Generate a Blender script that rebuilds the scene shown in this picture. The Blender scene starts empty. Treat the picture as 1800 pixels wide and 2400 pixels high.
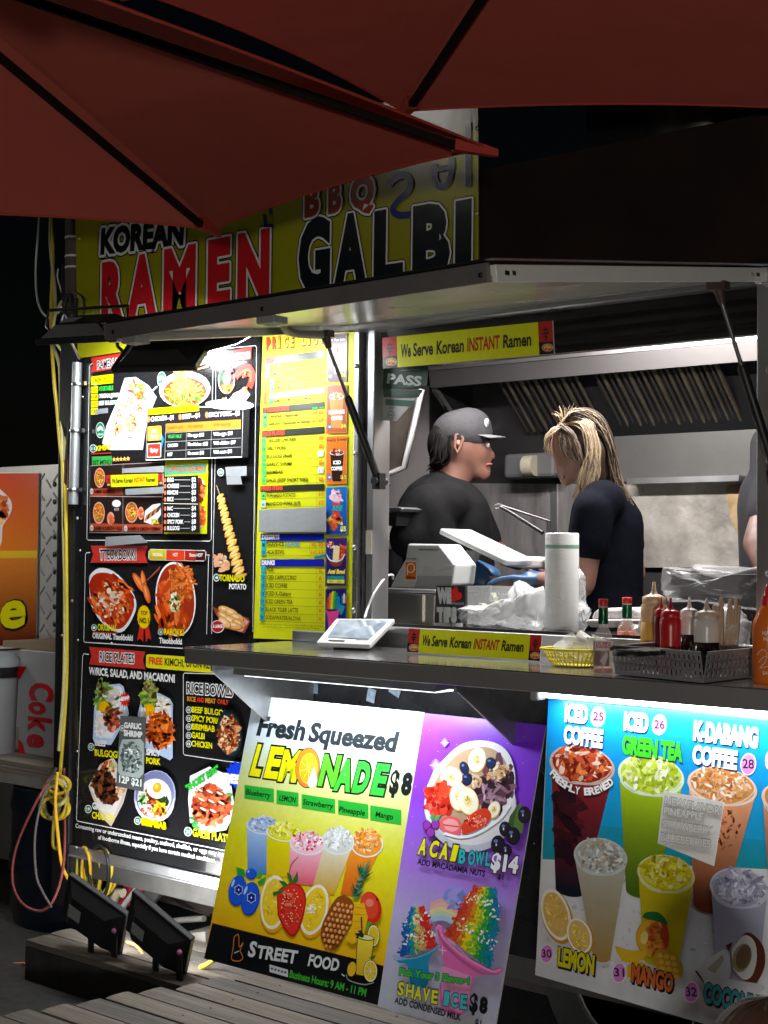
import bpy, bmesh, math, random
from mathutils import Vector, Matrix, Euler
V3 = Vector
random.seed(7)
sc = bpy.context.scene
COL = sc.collection
# ---------------------------------------------------------------- camera
FOC, YAW, PIT, ROL = 3400.0, -0.7003, 0.0291, 0.0098
CAM = V3((0, -3.5, 1.5))
_f = V3((math.sin(YAW)*math.cos(PIT), math.cos(YAW)*math.cos(PIT), math.sin(PIT)))
_r = _f.cross(V3((0, 0, 1))).normalized(); _u = _r.cross(_f)
_c, _s = math.cos(ROL), math.sin(ROL)
RT = _r*_c + _u*_s; UP = _u*_c - _r*_s; FW = _f
cd = bpy.data.cameras.new('camera'); cam = bpy.data.objects.new('camera', cd); COL.objects.link(cam)
cd.sensor_fit = 'VERTICAL'; cd.sensor_height = 24.0; cd.lens = 24.0*FOC/2400.0
cd.clip_start = 0.05; cd.clip_end = 400
cam.matrix_world = Matrix(((RT.x, UP.x, -FW.x, CAM.x), (RT.y, UP.y, -FW.y, CAM.y), (RT.z, UP.z, -FW.z, CAM.z), (0, 0, 0, 1)))
sc.camera = cam
# ---------------------------------------------------------------- world, moonlight, exposure
w = bpy.data.worlds.new('World'); sc.world = w; w.use_nodes = True
nt = w.node_tree; bg = nt.nodes['Background']; sky = nt.nodes.new('ShaderNodeTexSky')
sky.sky_type = 'NISHITA'; sky.sun_disc = False
sky.sun_elevation = math.radians(8); sky.sun_rotation = math.radians(200)
nt.links.new(sky.outputs[0], bg.inputs[0]); bg.inputs[1].default_value = 0.0006
sl = bpy.data.lights.new('moonlight', 'SUN'); sl.energy = 0.004; sl.angle = math.radians(0.5); sl.color = (.8, .87, 1)
so = bpy.data.objects.new('moonlight', sl); COL.objects.link(so); so.rotation_euler = Euler((math.radians(50), 0, math.radians(-30)))
sc.view_settings.view_transform = 'Standard'; sc.view_settings.look = 'None'
sc.view_settings.exposure = 0.0; sc.view_settings.gamma = 1.0; sc.view_settings.use_curve_mapping = False
sc.render.engine = 'CYCLES'
sc.cycles.max_bounces = 7; sc.cycles.transparent_max_bounces = 12; sc.cycles.caustics_reflective = False; sc.cycles.caustics_refractive = False
sc.cycles.sample_clamp_indirect = 4.0

def area(name, loc, target, sx, sy, power, color=(1, 1, 1), spread=180):
    l = bpy.data.lights.new(name, 'AREA'); l.shape = 'RECTANGLE'; l.size = sx; l.size_y = sy
    l.energy = power; l.color = color; l.spread = math.radians(spread)
    o = bpy.data.objects.new(name, l); COL.objects.link(o); o.location = loc
    o.rotation_euler = (V3(target)-V3(loc)).to_track_quat('-Z', 'Y').to_euler()
    return o

# ---------------------------------------------------------------- pixel rays (1800 x 2400 frame) onto real planes
def ray(x, y): return RT*((x-900)/FOC) - UP*((y-1200)/FOC) + FW
def onP(x, y, o, n):
    d = ray(x, y); return CAM + d*((V3(o)-CAM).dot(V3(n))/d.dot(V3(n)))
def onY(x, y, Y=0.0): return onP(x, y, (0, Y, 0), (0, 1, 0))
def onZ(x, y, Z): return onP(x, y, (0, 0, Z), (0, 0, 1))
def onX(x, y, X): return onP(x, y, (X, 0, 0), (1, 0, 0))
def onD(x, y, D): return CAM + ray(x, y)*D

# ---------------------------------------------------------------- materials
def lin(c):
    if isinstance(c, str):
        c = c.lstrip('#'); c = tuple(int(c[i:i+2], 16)/255 for i in (0, 2, 4))
        return tuple(x/12.92 if x <= .04045 else ((x+.055)/1.055)**2.4 for x in c)
    return tuple(c)
_mats = {}
def mat(name, col=(.5, .5, .5), rough=.5, metal=0.0, var=.0, vscale=8, bump=0.0, bscale=60, trans=0.0, ior=1.45, alpha=1.0,
        emit=None, estr=0.0, coat=0.0, sub=0.0, col2=None, stretch=(1, 1, 1), aniso=0.0, rvar=0.0, spec=.5):
    if name in _mats: return _mats[name]
    m = bpy.data.materials.new(name); m.use_nodes = True; t = m.node_tree; b = t.nodes['Principled BSDF']
    c = lin(col); b.inputs['Base Color'].default_value = (*c, 1); b.inputs['Roughness'].default_value = rough
    b.inputs['Metallic'].default_value = metal; b.inputs['IOR'].default_value = ior; b.inputs['Alpha'].default_value = alpha
    b.inputs['Transmission Weight'].default_value = trans; b.inputs['Coat Weight'].default_value = coat
    b.inputs['Specular IOR Level'].default_value = spec
    if sub: b.inputs['Subsurface Weight'].default_value = sub; b.inputs['Subsurface Scale'].default_value = .02
    if emit: b.inputs['Emission Color'].default_value = (*lin(emit), 1); b.inputs['Emission Strength'].default_value = estr
    if var or bump or rvar:
        tc = t.nodes.new('ShaderNodeTexCoord'); mp = t.nodes.new('ShaderNodeMapping'); t.links.new(tc.outputs['Object'], mp.inputs[0])
        mp.inputs['Scale'].default_value = stretch
    if var:
        n = t.nodes.new('ShaderNodeTexNoise'); n.inputs['Scale'].default_value = vscale; n.inputs['Detail'].default_value = 6; n.inputs['Roughness'].default_value = .65
        t.links.new(mp.outputs[0], n.inputs[0])
        r = t.nodes.new('ShaderNodeValToRGB'); r.color_ramp.elements[0].position = .3; r.color_ramp.elements[1].position = .72
        c2 = lin(col2) if col2 else tuple(x*(1-var) for x in c)
        r.color_ramp.elements[0].color = (*c2, 1); r.color_ramp.elements[1].color = (*c, 1)
        t.links.new(n.outputs[0], r.inputs[0]); t.links.new(r.outputs[0], b.inputs['Base Color'])
    if rvar:
        n3 = t.nodes.new('ShaderNodeTexNoise'); n3.inputs['Scale'].default_value = vscale*1.7; n3.inputs['Detail'].default_value = 5
        t.links.new(mp.outputs[0], n3.inputs[0]); mr = t.nodes.new('ShaderNodeMapRange')
        mr.inputs['From Min'].default_value = .3; mr.inputs['From Max'].default_value = .7
        mr.inputs['To Min'].default_value = max(0, rough-rvar); mr.inputs['To Max'].default_value = rough+rvar
        t.links.new(n3.outputs[0], mr.inputs[0]); t.links.new(mr.outputs[0], b.inputs['Roughness'])
    if bump:
        n2 = t.nodes.new('ShaderNodeTexNoise'); n2.inputs['Scale'].default_value = bscale; n2.inputs['Detail'].default_value = 4
        t.links.new(mp.outputs[0], n2.inputs[0]); bp = t.nodes.new('ShaderNodeBump'); bp.inputs['Strength'].default_value = bump
        bp.inputs['Distance'].default_value = .01
        t.links.new(n2.outputs[0], bp.inputs['Height']); t.links.new(bp.outputs[0], b.inputs['Normal'])
    _mats[name] = m; return m
def print_mat(name, rough=.3, coat=.0, spec=.5, mott=.06):
    if name in _mats: return _mats[name]
    m = bpy.data.materials.new(name); m.use_nodes = True; t = m.node_tree; b = t.nodes['Principled BSDF']
    a = t.nodes.new('ShaderNodeAttribute'); a.attribute_name = 'Col'
    n = t.nodes.new('ShaderNodeTexNoise'); n.inputs['Scale'].default_value = 45; n.inputs['Detail'].default_value = 5
    tc = t.nodes.new('ShaderNodeTexCoord'); t.links.new(tc.outputs['Object'], n.inputs[0])
    mr = t.nodes.new('ShaderNodeMapRange'); mr.inputs['To Min'].default_value = 1-mott*2; mr.inputs['To Max'].default_value = 1+mott
    t.links.new(n.outputs[0], mr.inputs[0])
    vm = t.nodes.new('ShaderNodeVectorMath'); vm.operation = 'SCALE'; t.links.new(a.outputs['Color'], vm.inputs[0]); t.links.new(mr.outputs[0], vm.inputs['Scale'])
    t.links.new(vm.outputs[0], b.inputs['Base Color']); b.inputs['Roughness'].default_value = rough
    b.inputs['Coat Weight'].default_value = coat; b.inputs['Specular IOR Level'].default_value = spec
    n2 = t.nodes.new('ShaderNodeTexNoise'); n2.inputs['Scale'].default_value = 5; t.links.new(tc.outputs['Object'], n2.inputs[0])
    bp = t.nodes.new('ShaderNodeBump'); bp.inputs['Strength'].default_value = .25; bp.inputs['Distance'].default_value = .01
    t.links.new(n2.outputs[0], bp.inputs['Height']); t.links.new(bp.outputs[0], b.inputs['Normal'])
    _mats[name] = m; return m

# ---------------------------------------------------------------- mesh builder
class MB:
    def __init__(s): s.v = []; s.f = []; s.c = []; s.sm = []
    def add(s, vs, fs, col=None, smooth=False):
        k = len(s.v); s.v += [tuple(p) for p in vs]
        for f in fs: s.f.append([i+k for i in f]); s.c.append(col); s.sm.append(smooth)
    def box(s, c, size, rot=None, col=None):
        hx, hy, hz = (q/2 for q in size); c = V3(c)
        P = [V3((x, y, z)) for x in (-hx, hx) for y in (-hy, hy) for z in (-hz, hz)]
        if rot is not None: P = [rot @ p for p in P]
        s.add([c+p for p in P], [(0, 1, 3, 2), (4, 6, 7, 5), (0, 4, 5, 1), (2, 3, 7, 6), (0, 2, 6, 4), (1, 5, 7, 3)], col)
        return s
    def b2(s, a, b, col=None):
        return s.box([(a[i]+b[i])/2 for i in range(3)], [abs(b[i]-a[i]) for i in range(3)], None, col)
    def prism(s, poly, ext, col=None):
        ext = V3(ext); n = len(poly); P = [V3(p) for p in poly]
        s.add(P+[p+ext for p in P], [list(range(n-1, -1, -1)), list(range(n, 2*n))] + [(i, (i+1) % n, n+(i+1) % n, n+i) for i in range(n)], col); return s
    def tube(s, pts, r, n=8, col=None, cap=True):
        pts = [V3(p) for p in pts]; m = len(pts); rs = r if isinstance(r, (list, tuple)) else [r]*m
        t0 = (pts[1]-pts[0]).normalized(); a = t0.orthogonal().normalized(); vs = []
        for i, p in enumerate(pts):
            t = (pts[min(i+1, m-1)]-pts[max(i-1, 0)])
            t = t.normalized() if t.length > 1e-9 else t0
            a = (a - t*a.dot(t)); a = a.normalized() if a.length > 1e-6 else t.orthogonal().normalized()
            b = t.cross(a)
            for k in range(n): q = 2*math.pi*k/n; vs.append(p+(a*math.cos(q)+b*math.sin(q))*rs[i])
        fs = [(i*n+k, i*n+(k+1) % n, (i+1)*n+(k+1) % n, (i+1)*n+k) for i in range(m-1) for k in range(n)]
        s.add(vs, fs, col, True)
        if cap: s.add(vs[:n], [list(range(n-1, -1, -1))], col); s.add(vs[-n:], [list(range(n))], col)
        return s
    def lathe(s, prof, c=(0, 0, 0), n=24, col=None, axis=(0, 0, 1), cap=True):
        ax = V3(axis).normalized(); a = ax.orthogonal().normalized(); b = ax.cross(a); c = V3(c); vs = []
        for r, h in prof:
            for k in range(n): q = 2*math.pi*k/n; vs.append(c+ax*h+(a*math.cos(q)+b*math.sin(q))*r)
        m = len(prof)
        s.add(vs, [(i*n+k, i*n+(k+1) % n, (i+1)*n+(k+1) % n, (i+1)*n+k) for i in range(m-1) for k in range(n)], col, True)
        if cap:
            if prof[0][0] > 1e-5: s.add(vs[:n], [list(range(n-1, -1, -1))], col)
            if prof[-1][0] > 1e-5: s.add(vs[-n:], [list(range(n))], col)
        return s
    def cyl(s, p0, p1, r, n=16, col=None): return s.tube([p0, p1], r, n, col)
    def grid(s, fn, nu, nv, col=None, smooth=True, closed=False):
        vs = [fn(i/nu, j/nv) for j in range(nv+1) for i in range(nu+1)]
        s.add(vs, [(j*(nu+1)+i, j*(nu+1)+i+1, (j+1)*(nu+1)+i+1, (j+1)*(nu+1)+i) for j in range(nv) for i in range(nu)], col, smooth); return s
    def build(s, name, m, parent=None, bevel=0.0, solid=0.0, subd=0, o=None):
        me = bpy.data.meshes.new(name); off = V3(o) if o is not None else (V3(parent.location) if parent is not None and parent.get('_abs') else V3((0, 0, 0)))
        me.from_pydata([tuple(V3(p)-off) for p in s.v], [], s.f); me.polygons.foreach_set('use_smooth', s.sm)
        if any(c is not None for c in s.c):
            at = me.color_attributes.new('Col', 'FLOAT_COLOR', 'CORNER'); buf = []
            for p, c in zip(me.polygons, s.c):
                if c is None: c = (.5, .5, .5)
                if isinstance(c, list):
                    for q in c: buf += [*q, 1.0]
                else: buf += [*c, 1.0]*p.loop_total
            at.data.foreach_set('color', buf)
        me.materials.append(m); me.update()
        ob = bpy.data.objects.new(name, me); COL.objects.link(ob)
        if parent is not None: ob.parent = parent
        elif o is not None: ob.location = o
        if solid: md = ob.modifiers.new('s', 'SOLIDIFY'); md.thickness = solid; md.offset = 0
        if bevel: md = ob.modifiers.new('b', 'BEVEL'); md.width = bevel; md.segments = 2; md.limit_method = 'ANGLE'
        if subd: md = ob.modifiers.new('d', 'SUBSURF'); md.levels = subd; md.render_levels = subd
        return ob
def tag(o, label, cat, group=None):
    o['label'] = label; o['category'] = cat
    if group: o['group'] = group
    return o
def thing(name, label, cat, loc=(0, 0, 0), group=None, local=False):
    """an Empty at the thing's base; children are given in world coordinates (local=False) or in its own frame"""
    o = bpy.data.objects.new(name, None); COL.objects.link(o); o.location = loc; o.empty_display_size = .05
    if not local: o['_abs'] = 1
    return tag(o, label, cat, group)
def struct(o, kind='structure', label=None):
    o['kind'] = kind
    if label: o['label'] = label
    return o
def copy_tree(o, parent=None):
    c = o.copy(); COL.objects.link(c)
    if parent is not None: c.parent = parent
    for ch in list(o.children): copy_tree(ch, c)
    return c
def Rz(a): return Matrix.Rotation(a, 3, 'Z')
def Rx(a): return Matrix.Rotation(a, 3, 'X')
def Ry(a): return Matrix.Rotation(a, 3, 'Y')
def catmull(P, k=6):
    P = [V3(p) for p in P]; Q = [P[0]*2-P[1]]+P+[P[-1]*2-P[-2]]; out = []
    for i in range(1, len(Q)-2):
        for j in range(k):
            t = j/k; a, b, c, d = Q[i-1:i+3]
            out.append(.5*((2*b)+(c-a)*t+(2*a-5*b+4*c-d)*t*t+(3*b-a-3*c+d)*t**3))
    out.append(P[-1]); return out
def noise1(x, s=0): return math.sin(x*1.7+s)*.5+math.sin(x*3.9+s*2.1)*.3+math.sin(x*8.3+s*.7)*.2

# ---------------------------------------------------------------- lettering: Blender's built-in font turned into flat mesh
_glyph = {}
def glyphs(s, bold):
    key = (s, round(bold, 3))
    if key in _glyph: return _glyph[key]
    cu = bpy.data.curves.new('t', 'FONT'); cu.body = s; cu.size = 1.0; cu.offset = bold; cu.resolution_u = 3; cu.fill_mode = 'FRONT'
    ob = bpy.data.objects.new('t', cu); COL.objects.link(ob)
    dg = bpy.context.evaluated_depsgraph_get(); me = bpy.data.meshes.new_from_object(ob.evaluated_get(dg))
    vs = [(v.co.x, v.co.y) for v in me.vertices]; fs = [tuple(p.vertices) for p in me.polygons]
    COL.objects.unlink(ob); bpy.data.objects.remove(ob); bpy.data.curves.remove(cu); bpy.data.meshes.remove(me)
    _glyph[key] = (vs, fs); return _glyph[key]
CAPH = max(v[1] for v in glyphs('H', 0)[0])

class Print:
    """flat print on a plane through o with axes U (right), V (up); artwork is given by where it shows in the photo"""
    def __init__(s, o, U, V, lift=.0015):
        s.o = V3(o); s.U = V3(U).normalized(); s.V = V3(V).normalized(); s.N = s.U.cross(s.V).normalized()
        s.z = lift; s.mb = MB(); s.dz = 1e-5; s.t = (0, 0, 1)
    def uv(s, x, y):
        ox, oy, k = s.t; p = onP(ox+x/k, oy+y/k, s.o, s.N)-s.o; return V3((p.dot(s.U), p.dot(s.V)))
    def P(s, u, v): return s.o+s.U*u+s.V*v+s.N*s.z
    def uvpoly(s, pts, col):
        s.z += s.dz
        if isinstance(col, list): col = [lin(c) for c in col]
        else: col = lin(col)
        a = sum(pts[i][0]*pts[(i+1) % len(pts)][1]-pts[(i+1) % len(pts)][0]*pts[i][1] for i in range(len(pts)))
        if a < 0:
            pts = pts[::-1]
            if isinstance(col, list): col = col[::-1]
        s.mb.add([s.P(p[0], p[1]) for p in pts], [list(range(len(pts)))], col)
    def poly(s, pts, col): s.uvpoly([s.uv(*p) for p in pts], col)
    def bar(s, x0, y0, x1, y1, h, col, h1=None, rnd=0):
        if h1 is None: h1 = h
        q = [(x0, y0), (x1, y1), (x1, y1+h1), (x0, y0+h)]
        if rnd:
            o = []
            for i in range(4):
                a, b, c = V3(q[i-1]), V3(q[i]), V3(q[(i+1) % 4])
                p1 = b+(a-b).normalized()*rnd; p2 = b+(c-b).normalized()*rnd
                o += [p1, (p1+p2)/2*.45+b*.55, p2] if rnd > 3 else [p1, p2]
            q = [(p[0], p[1]) for p in o]
        s.poly(q, col)
    def ell(s, x, y, rx, ry, col, rot=0, n=22, a0=0, a1=360):
        c, d = math.cos(math.radians(rot)), math.sin(math.radians(rot)); full = a1-a0 >= 360; m = n if full else n+1
        pts = []
        for k in range(m):
            q = math.radians(a0+(a1-a0)*k/n); ex, ey = rx*math.cos(q), ry*math.sin(q)
            pts.append((x+ex*c-ey*d, y+ex*d+ey*c))
        s.poly(pts, col)
    def ring(s, x, y, rx, ry, w_, col, col2, rot=0): s.ell(x, y, rx, ry, col, rot); s.ell(x, y, rx-w_, ry-w_, col2, rot)
    def line(s, pts, wd, col, closed=False):
        P = [s.uv(*p) for p in pts]; sc_ = (s.uv(pts[0][0]+1, pts[0][1])-s.uv(*pts[0])).length+(s.uv(pts[0][0], pts[0][1]+1)-s.uv(*pts[0])).length
        hw = wd*sc_/4
        if closed: P.append(P[0])
        L = []; Rr = []
        for i, p in enumerate(P):
            a = P[max(i-1, 0)]; b = P[min(i+1, len(P)-1)]
            if closed and i in (0, len(P)-1): a = P[-2]; b = P[1]
            t = V3((b[0]-a[0], b[1]-a[1], 0))
            t = t.normalized() if t.length > 1e-9 else V3((1, 0, 0)); n = (-t[1], t[0])
            L.append((p[0]+n[0]*hw, p[1]+n[1]*hw)); Rr.append((p[0]-n[0]*hw, p[1]-n[1]*hw))
        s.z += s.dz; k = len(P)
        s.mb.add([s.P(*q) for q in L]+[s.P(*q) for q in Rr], [(i, i+k, i+1+k, i+1) for i in range(k-1)], lin(col))
    def rrect(s, x0, y0, x1, y1, x2, y2, x3, y3, wd, col):
        s.line([(x0, y0), (x1, y1), (x2, y2), (x3, y3)], wd, col, True)
    def text(s, body, x0, y0, x1, y1, h, col, bold=.02, out=None, ow=.05, shear=0.0, sh=None, arc=0.0, ragged=0.0, halo=False):
        """baseline from (x0,y0) to (x1,y1) and capital height h, all in photo pixels"""
        p0, p1 = s.uv(x0, y0), s.uv(x1, y1); pt = s.uv(x0, y0-h); H = (pt-p0).length; L = (p1-p0).length
        e1 = (p1-p0)/L; e2 = V3((-e1[1], e1[0]))
        vs, fs = glyphs(body, bold)
        if not vs: return
        xa = min(v[0] for v in vs); xb = max(v[0] for v in vs); sx = L/(xb-xa); sy = H/(CAPH+2*bold)
        def put(vs, fs, c, du=0, dv=0):
            s.z += s.dz; out_ = []
            for (x, y) in vs:
                a = (x-xa)*sx; b = (y+bold)*sy
                if arc: b += arc*H*(1-(2*a/L-1)**2)
                if ragged: b *= 1+ragged*math.sin(x*2.3)
                a += b*shear
                q = p0+e1*(a+du)+e2*(b+dv); out_.append(s.P(q[0], q[1]))
            s.mb.add(out_, fs, lin(c))
        if sh: v2, f2 = glyphs(body, bold+(ow if out else 0)); put(v2, f2, sh, H*.07, -H*.1)
        if out and halo:
            r_ = ow*H/CAPH
            for q_ in range(10): put(vs, fs, out, r_*math.cos(q_*.628), r_*math.sin(q_*.628))
        elif out: v2, f2 = glyphs(body, bold+ow); put(v2, f2, out)
        put(vs, fs, col)
    def scatter(s, x, y, rx, ry, n, size, cols, el=(1, 2.2), rot=0, seed=1, ang=None, sides=7):
        rg = random.Random(seed); z0 = s.z; cr, sr = math.cos(math.radians(rot)), math.sin(math.radians(rot))
        for i in range(n):
            a = rg.random()*6.283; r = math.sqrt(rg.random()); ex, ey = rx*r*math.cos(a), ry*r*math.sin(a)
            px, py = x+ex*cr-ey*sr, y+ex*sr+ey*cr
            sz = size*(.5+rg.random()); e = rg.uniform(*el); th = rg.random()*180 if ang is None else ang+rg.uniform(-25, 25)
            s.z = z0+s.dz*(i % 10)
            c = lin(rg.choice(cols)); k = rg.uniform(.75, 1.2); c = tuple(min(1, q*k) for q in c)
            s.ell(px, py, sz*e, sz/e**.5, c, th, sides)
        s.z = z0+s.dz*11
    def noodles(s, x, y, rx, ry, n, wd, cols, ln=12, seed=1, rot=0, curl=1.2):
        rg = random.Random(seed); z0 = s.z; cr, sr = math.cos(math.radians(rot)), math.sin(math.radians(rot))
        for i in range(n):
            a = rg.random()*6.283; r = math.sqrt(rg.random())*.9; ex, ey = rx*r*math.cos(a), ry*r*math.sin(a)
            px, py = x+ex*cr-ey*sr, y+ex*sr+ey*cr; th = rg.random()*6.28; k = rg.uniform(-curl, curl); pts = []
            for j in range(5):
                pts.append((px, py)); px += math.cos(th)*ln/4; py += math.sin(th)*ln/4; th += k/2
            s.z = z0+s.dz*(i % 10); c = lin(rg.choice(cols)); q = rg.uniform(.7, 1.2); s.line(pts, wd, tuple(min(1, u*q) for u in c))
        s.z = z0+s.dz*11
    def grad(s, pts, colT, colB, n=10):
        """quad tl,tr,br,bl printed with a vertical gradient"""
        tl, tr, br, bl = [s.uv(*p) for p in pts]; s.z += s.dz
        cT, cB = lin(colT), lin(colB)
        def c(t): return tuple(cT[i]*(1-t)+cB[i]*t for i in range(3))
        for i in range(n):
            t0, t1 = i/n, (i+1)/n
            q = [bl*t1+tl*(1-t1), br*t1+tr*(1-t1), br*t0+tr*(1-t0), bl*t0+tl*(1-t0)]
            s.mb.add([s.P(p[0], p[1]) for p in q], [(0, 1, 2, 3)], [c(t1), c(t1), c(t0), c(t0)])
    def build(s, name, parent, m=None):
        return s.mb.build(name, m or print_mat('glossy_print', .28), parent, o=None if parent is not None else s.o)
def remesh(name, prims, m, parent=None, voxel=.012, sm=6, o=None, cols=None):
    """one continuous body surface grown from overlapping tapered limbs and ellipsoids"""
    mb = MB()
    for p in prims:
        if p[0] == 'c':
            a, b, r0, r1 = V3(p[1]), V3(p[2]), p[3], p[4]; L = (b-a).length; ax = (b-a)/L if L > 1e-6 else V3((0, 0, 1)); pr = []
            for k in range(5): q = -math.pi/2+math.pi/2*k/4; pr.append((max(1e-6, r0*math.cos(q)), r0*math.sin(q)))
            for k in range(5): q = math.pi/2*k/4; pr.append((max(1e-6, r1*math.cos(q)), L+r1*math.sin(q)))
            mb.lathe(pr, a, 14, axis=ax, cap=False)
        else:
            c, rr = V3(p[1]), p[2]; R_ = p[3] if len(p) > 3 else Matrix.Identity(3); vs = []; n = 16; mm = 10
            for j in range(mm+1):
                ph = math.pi*j/mm
                for k in range(n): q = 2*math.pi*k/n; vs.append(c+R_ @ V3((rr[0]*math.sin(ph)*math.cos(q), rr[1]*math.sin(ph)*math.sin(q), rr[2]*math.cos(ph))))
            mb.add(vs, [(j*n+k, (j+1)*n+k, (j+1)*n+(k+1) % n, j*n+(k+1) % n) for j in range(mm) for k in range(n)], None, True)
    ob = mb.build(name, m, parent, o=o)
    md = ob.modifiers.new('r', 'REMESH'); md.mode = 'VOXEL'; md.voxel_size = voxel; md.use_smooth_shade = True
    if sm: md = ob.modifiers.new('s', 'SMOOTH'); md.iterations = sm; md.factor = .5
    dg = bpy.context.evaluated_depsgraph_get(); me = bpy.data.meshes.new_from_object(ob.evaluated_get(dg))
    ob.modifiers.clear(); old = ob.data; ob.data = me; bpy.data.meshes.remove(old)
    me.polygons.foreach_set('use_smooth', [True]*len(me.polygons))
    return ob
# ================================================================ materials used all over
ALU = mat('brushed_aluminium', (.55, .56, .57), .33, .9, var=.14, vscale=5, bump=.015, bscale=60, stretch=(1, 1, .5), rvar=.07)
ALUM = mat('mill_aluminium', (.62, .63, .64), .38, .9, var=.15, vscale=30, bump=.04, bscale=50)
STEEL = mat('stainless_steel', (.58, .57, .56), .24, 1.0, var=.1, vscale=9, bump=.06, bscale=14, stretch=(1, 1, .25), rvar=.08)
STEELD = mat('greasy_stainless', (.40, .38, .38), .38, .5, var=.6, vscale=4, bump=.6, bscale=5, stretch=(3, 3, .6), rvar=.1)
BLACK = mat('black_plastic', (.012, .012, .013), .45, var=.3, vscale=30)
DARKM = mat('dark_painted_metal', (.022, .022, .024), .35, .3, var=.4, vscale=12, bump=.05)
WALLM = mat('black_wall_panel', (.02, .021, .025), .28, .2, var=.5, vscale=4, bump=.04, bscale=8, rvar=.1)
WHITEP = mat('white_plastic', (.72, .73, .72), .35, var=.08, vscale=6)
GREYP = mat('grey_plastic', (.3, .31, .31), .45, var=.1)
DIMPANEL = mat('interior_panel', (.5, .46, .45), .42, .2, var=.12, vscale=3, bump=.03, bscale=5)
TAPE = mat('silver_duct_tape', (.4, .42, .44), .42, .35, var=.12, vscale=40, bump=.25, bscale=25)
TUBE_ON = mat('lit_led_diffuser', (1, 1, 1), .5, emit=(1, 1, 1), estr=14)
LED_ON = mat('lit_led_array', (1, 1, 1), .5, emit=(.95, .98, 1), estr=30)
SCREWM = mat('screw_heads', (.6, .6, .6), .3, 1)

# ================================================================ ground
g = MB(); g.add([(-60, -60, 0), (60, -60, 0), (60, 60, 0), (-60, 60, 0)], [(0, 1, 2, 3)])
struct(g.build('ground', mat('worn_asphalt', (.055, .053, .05), .85, var=.55, vscale=22, bump=.6, bscale=160)))

# ================================================================ the food truck
WX0, WX1, WZ0, WZ1 = -2.982, -1.672, 1.268, 2.205       # window opening
truck = thing('food_truck', 'black food truck body with a wide serving window and steel kitchen inside', 'food truck', (-2.5, 0, 0))
ROOFZ = 2.62
b = MB()
b.b2((-4.53, 0, .34), (WX0-.05, .05, ROOFZ)); b.b2((WX1+.09, 0, .34), (1.6, .05, ROOFZ))
b.b2((WX0-.05, 0, .34), (WX1+.09, .05, WZ0-.085)); b.b2((WX0-.05, 0, WZ1+.05), (WX1+.09, .05, ROOFZ))
b.build('side_wall', WALLM, truck)
b = MB(); b.b2((-4.6, -.012, .14), (-4.50, .06, ROOFZ)); b.build('corner_post', DARKM, truck, bevel=.004)
b = MB(); b.b2((-4.6, .06, .28), (-4.54, 1.52, ROOFZ)); b.build('end_wall', WALLM, truck)
b = MB(); b.b2((-4.6, 0, ROOFZ), (1.6, 1.6, ROOFZ+.04)); b.build('roof', mat('brown_roof_fascia', (.02, .012, .009), .8, var=.4, spec=.1), truck)
b = MB(); b.b2((-2.58, -.02, 2.27), (1.6, -.002, 2.64)); b.build('fascia_board', mat('brown_fascia', (.020, .012, .009), .8, var=.5, vscale=3, spec=.1), truck)
b = MB(); b.b2((-4.5, .002, .272), (1.6, .04, .342)); b.build('skirt', mat('grey_skirt_steel', (.10, .096, .088), .6, .4, var=.4, vscale=10, bump=.1, bscale=30), truck)
b = MB(); b.b2((-4.49, -.014, .345), (-3.3, -.002, .380)); b.b2((-4.49, -.020, .340), (-3.3, -.002, .346)); b.build('trim_strip', ALUM, truck, bevel=.002)
# window frame
for nm, x0, x1, y0, y1, mm in (('window_post', -3.056, -3.035, -.03, .0, ALU), ('window_channel', -3.033, -3.008, -.010, -.001, DARKM), ('window_post', -3.006, -2.978, -.02, .06, ALU), ('window_post', WX1, WX1+.07, -.03, .06, ALU)):
    b = MB(); b.b2((x0, y0, 1.22), (x1, y1, 2.235)); b.build(nm, mm, truck, bevel=.003)
b = MB(); b.b2((-3.12, -.006, 1.22), (-3.06, -.001, 2.235)); b.build('cover_strip', mat('dull_aluminium', (.3, .3, .3), .5, .7, var=.2), truck)
for i, (yy, zz) in enumerate(((.012, 2.203), (.055, 2.178), (.098, 2.153), (.141, 2.128))):
    b = MB(); b.b2((WX0, yy, zz-.022), (WX1, yy+.03, zz+.02)); b.b2((WX0, yy-.004, zz-.022), (WX1, yy-.001, zz-.017)); b.build('window_track', mat('track_metal', (.08, .078, .075), .25, .9, var=.2), truck)
b = MB(); b.b2((-3.05, -.035, 2.208), (WX1+.07, .03, 2.235)); b.build('window_header', ALU, truck, bevel=.003)
b = MB(); b.b2((WX0, -.03, 1.255), (WX1, .09, 1.275)); b.build('window_sill', ALU, truck, bevel=.003)
b = MB(); b.b2((WX0, -.012, 1.272), (WX1, -.004, 1.284)); b.build('sill_seal', BLACK, truck)
b = MB(); b.b2((WX0, -.012, 1.19), (WX1, -.001, 1.254)); b.build('sill_panel', ALU, truck)
for x, z in ((-3.046, 2.1), (-3.046, 1.82), (-3.046, 1.52), (-3.046, 1.32), (WX1+.035, 1.98), (WX1+.035, 1.46), (WX1+.035, 1.75)):
    b = MB(); b.lathe([(.009, 0), (.009, .003), (.005, .006), (0, .0065)], (x, -.03, z), 10, axis=(0, -1, 0)); b.build('screw', SCREWM, truck)
for p in ((158, 1130), (188, 1215), (176, 1408), (152, 1490), (150, 1720), (160, 1590), (186, 1985)):
    q = onY(*p); b = MB(); b.lathe([(.006, 0), (.006, .003), (0, .005)], (q.x, -.013, q.z), 8, axis=(0, -1, 0)); b.build('screw', SCREWM, truck)
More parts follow.
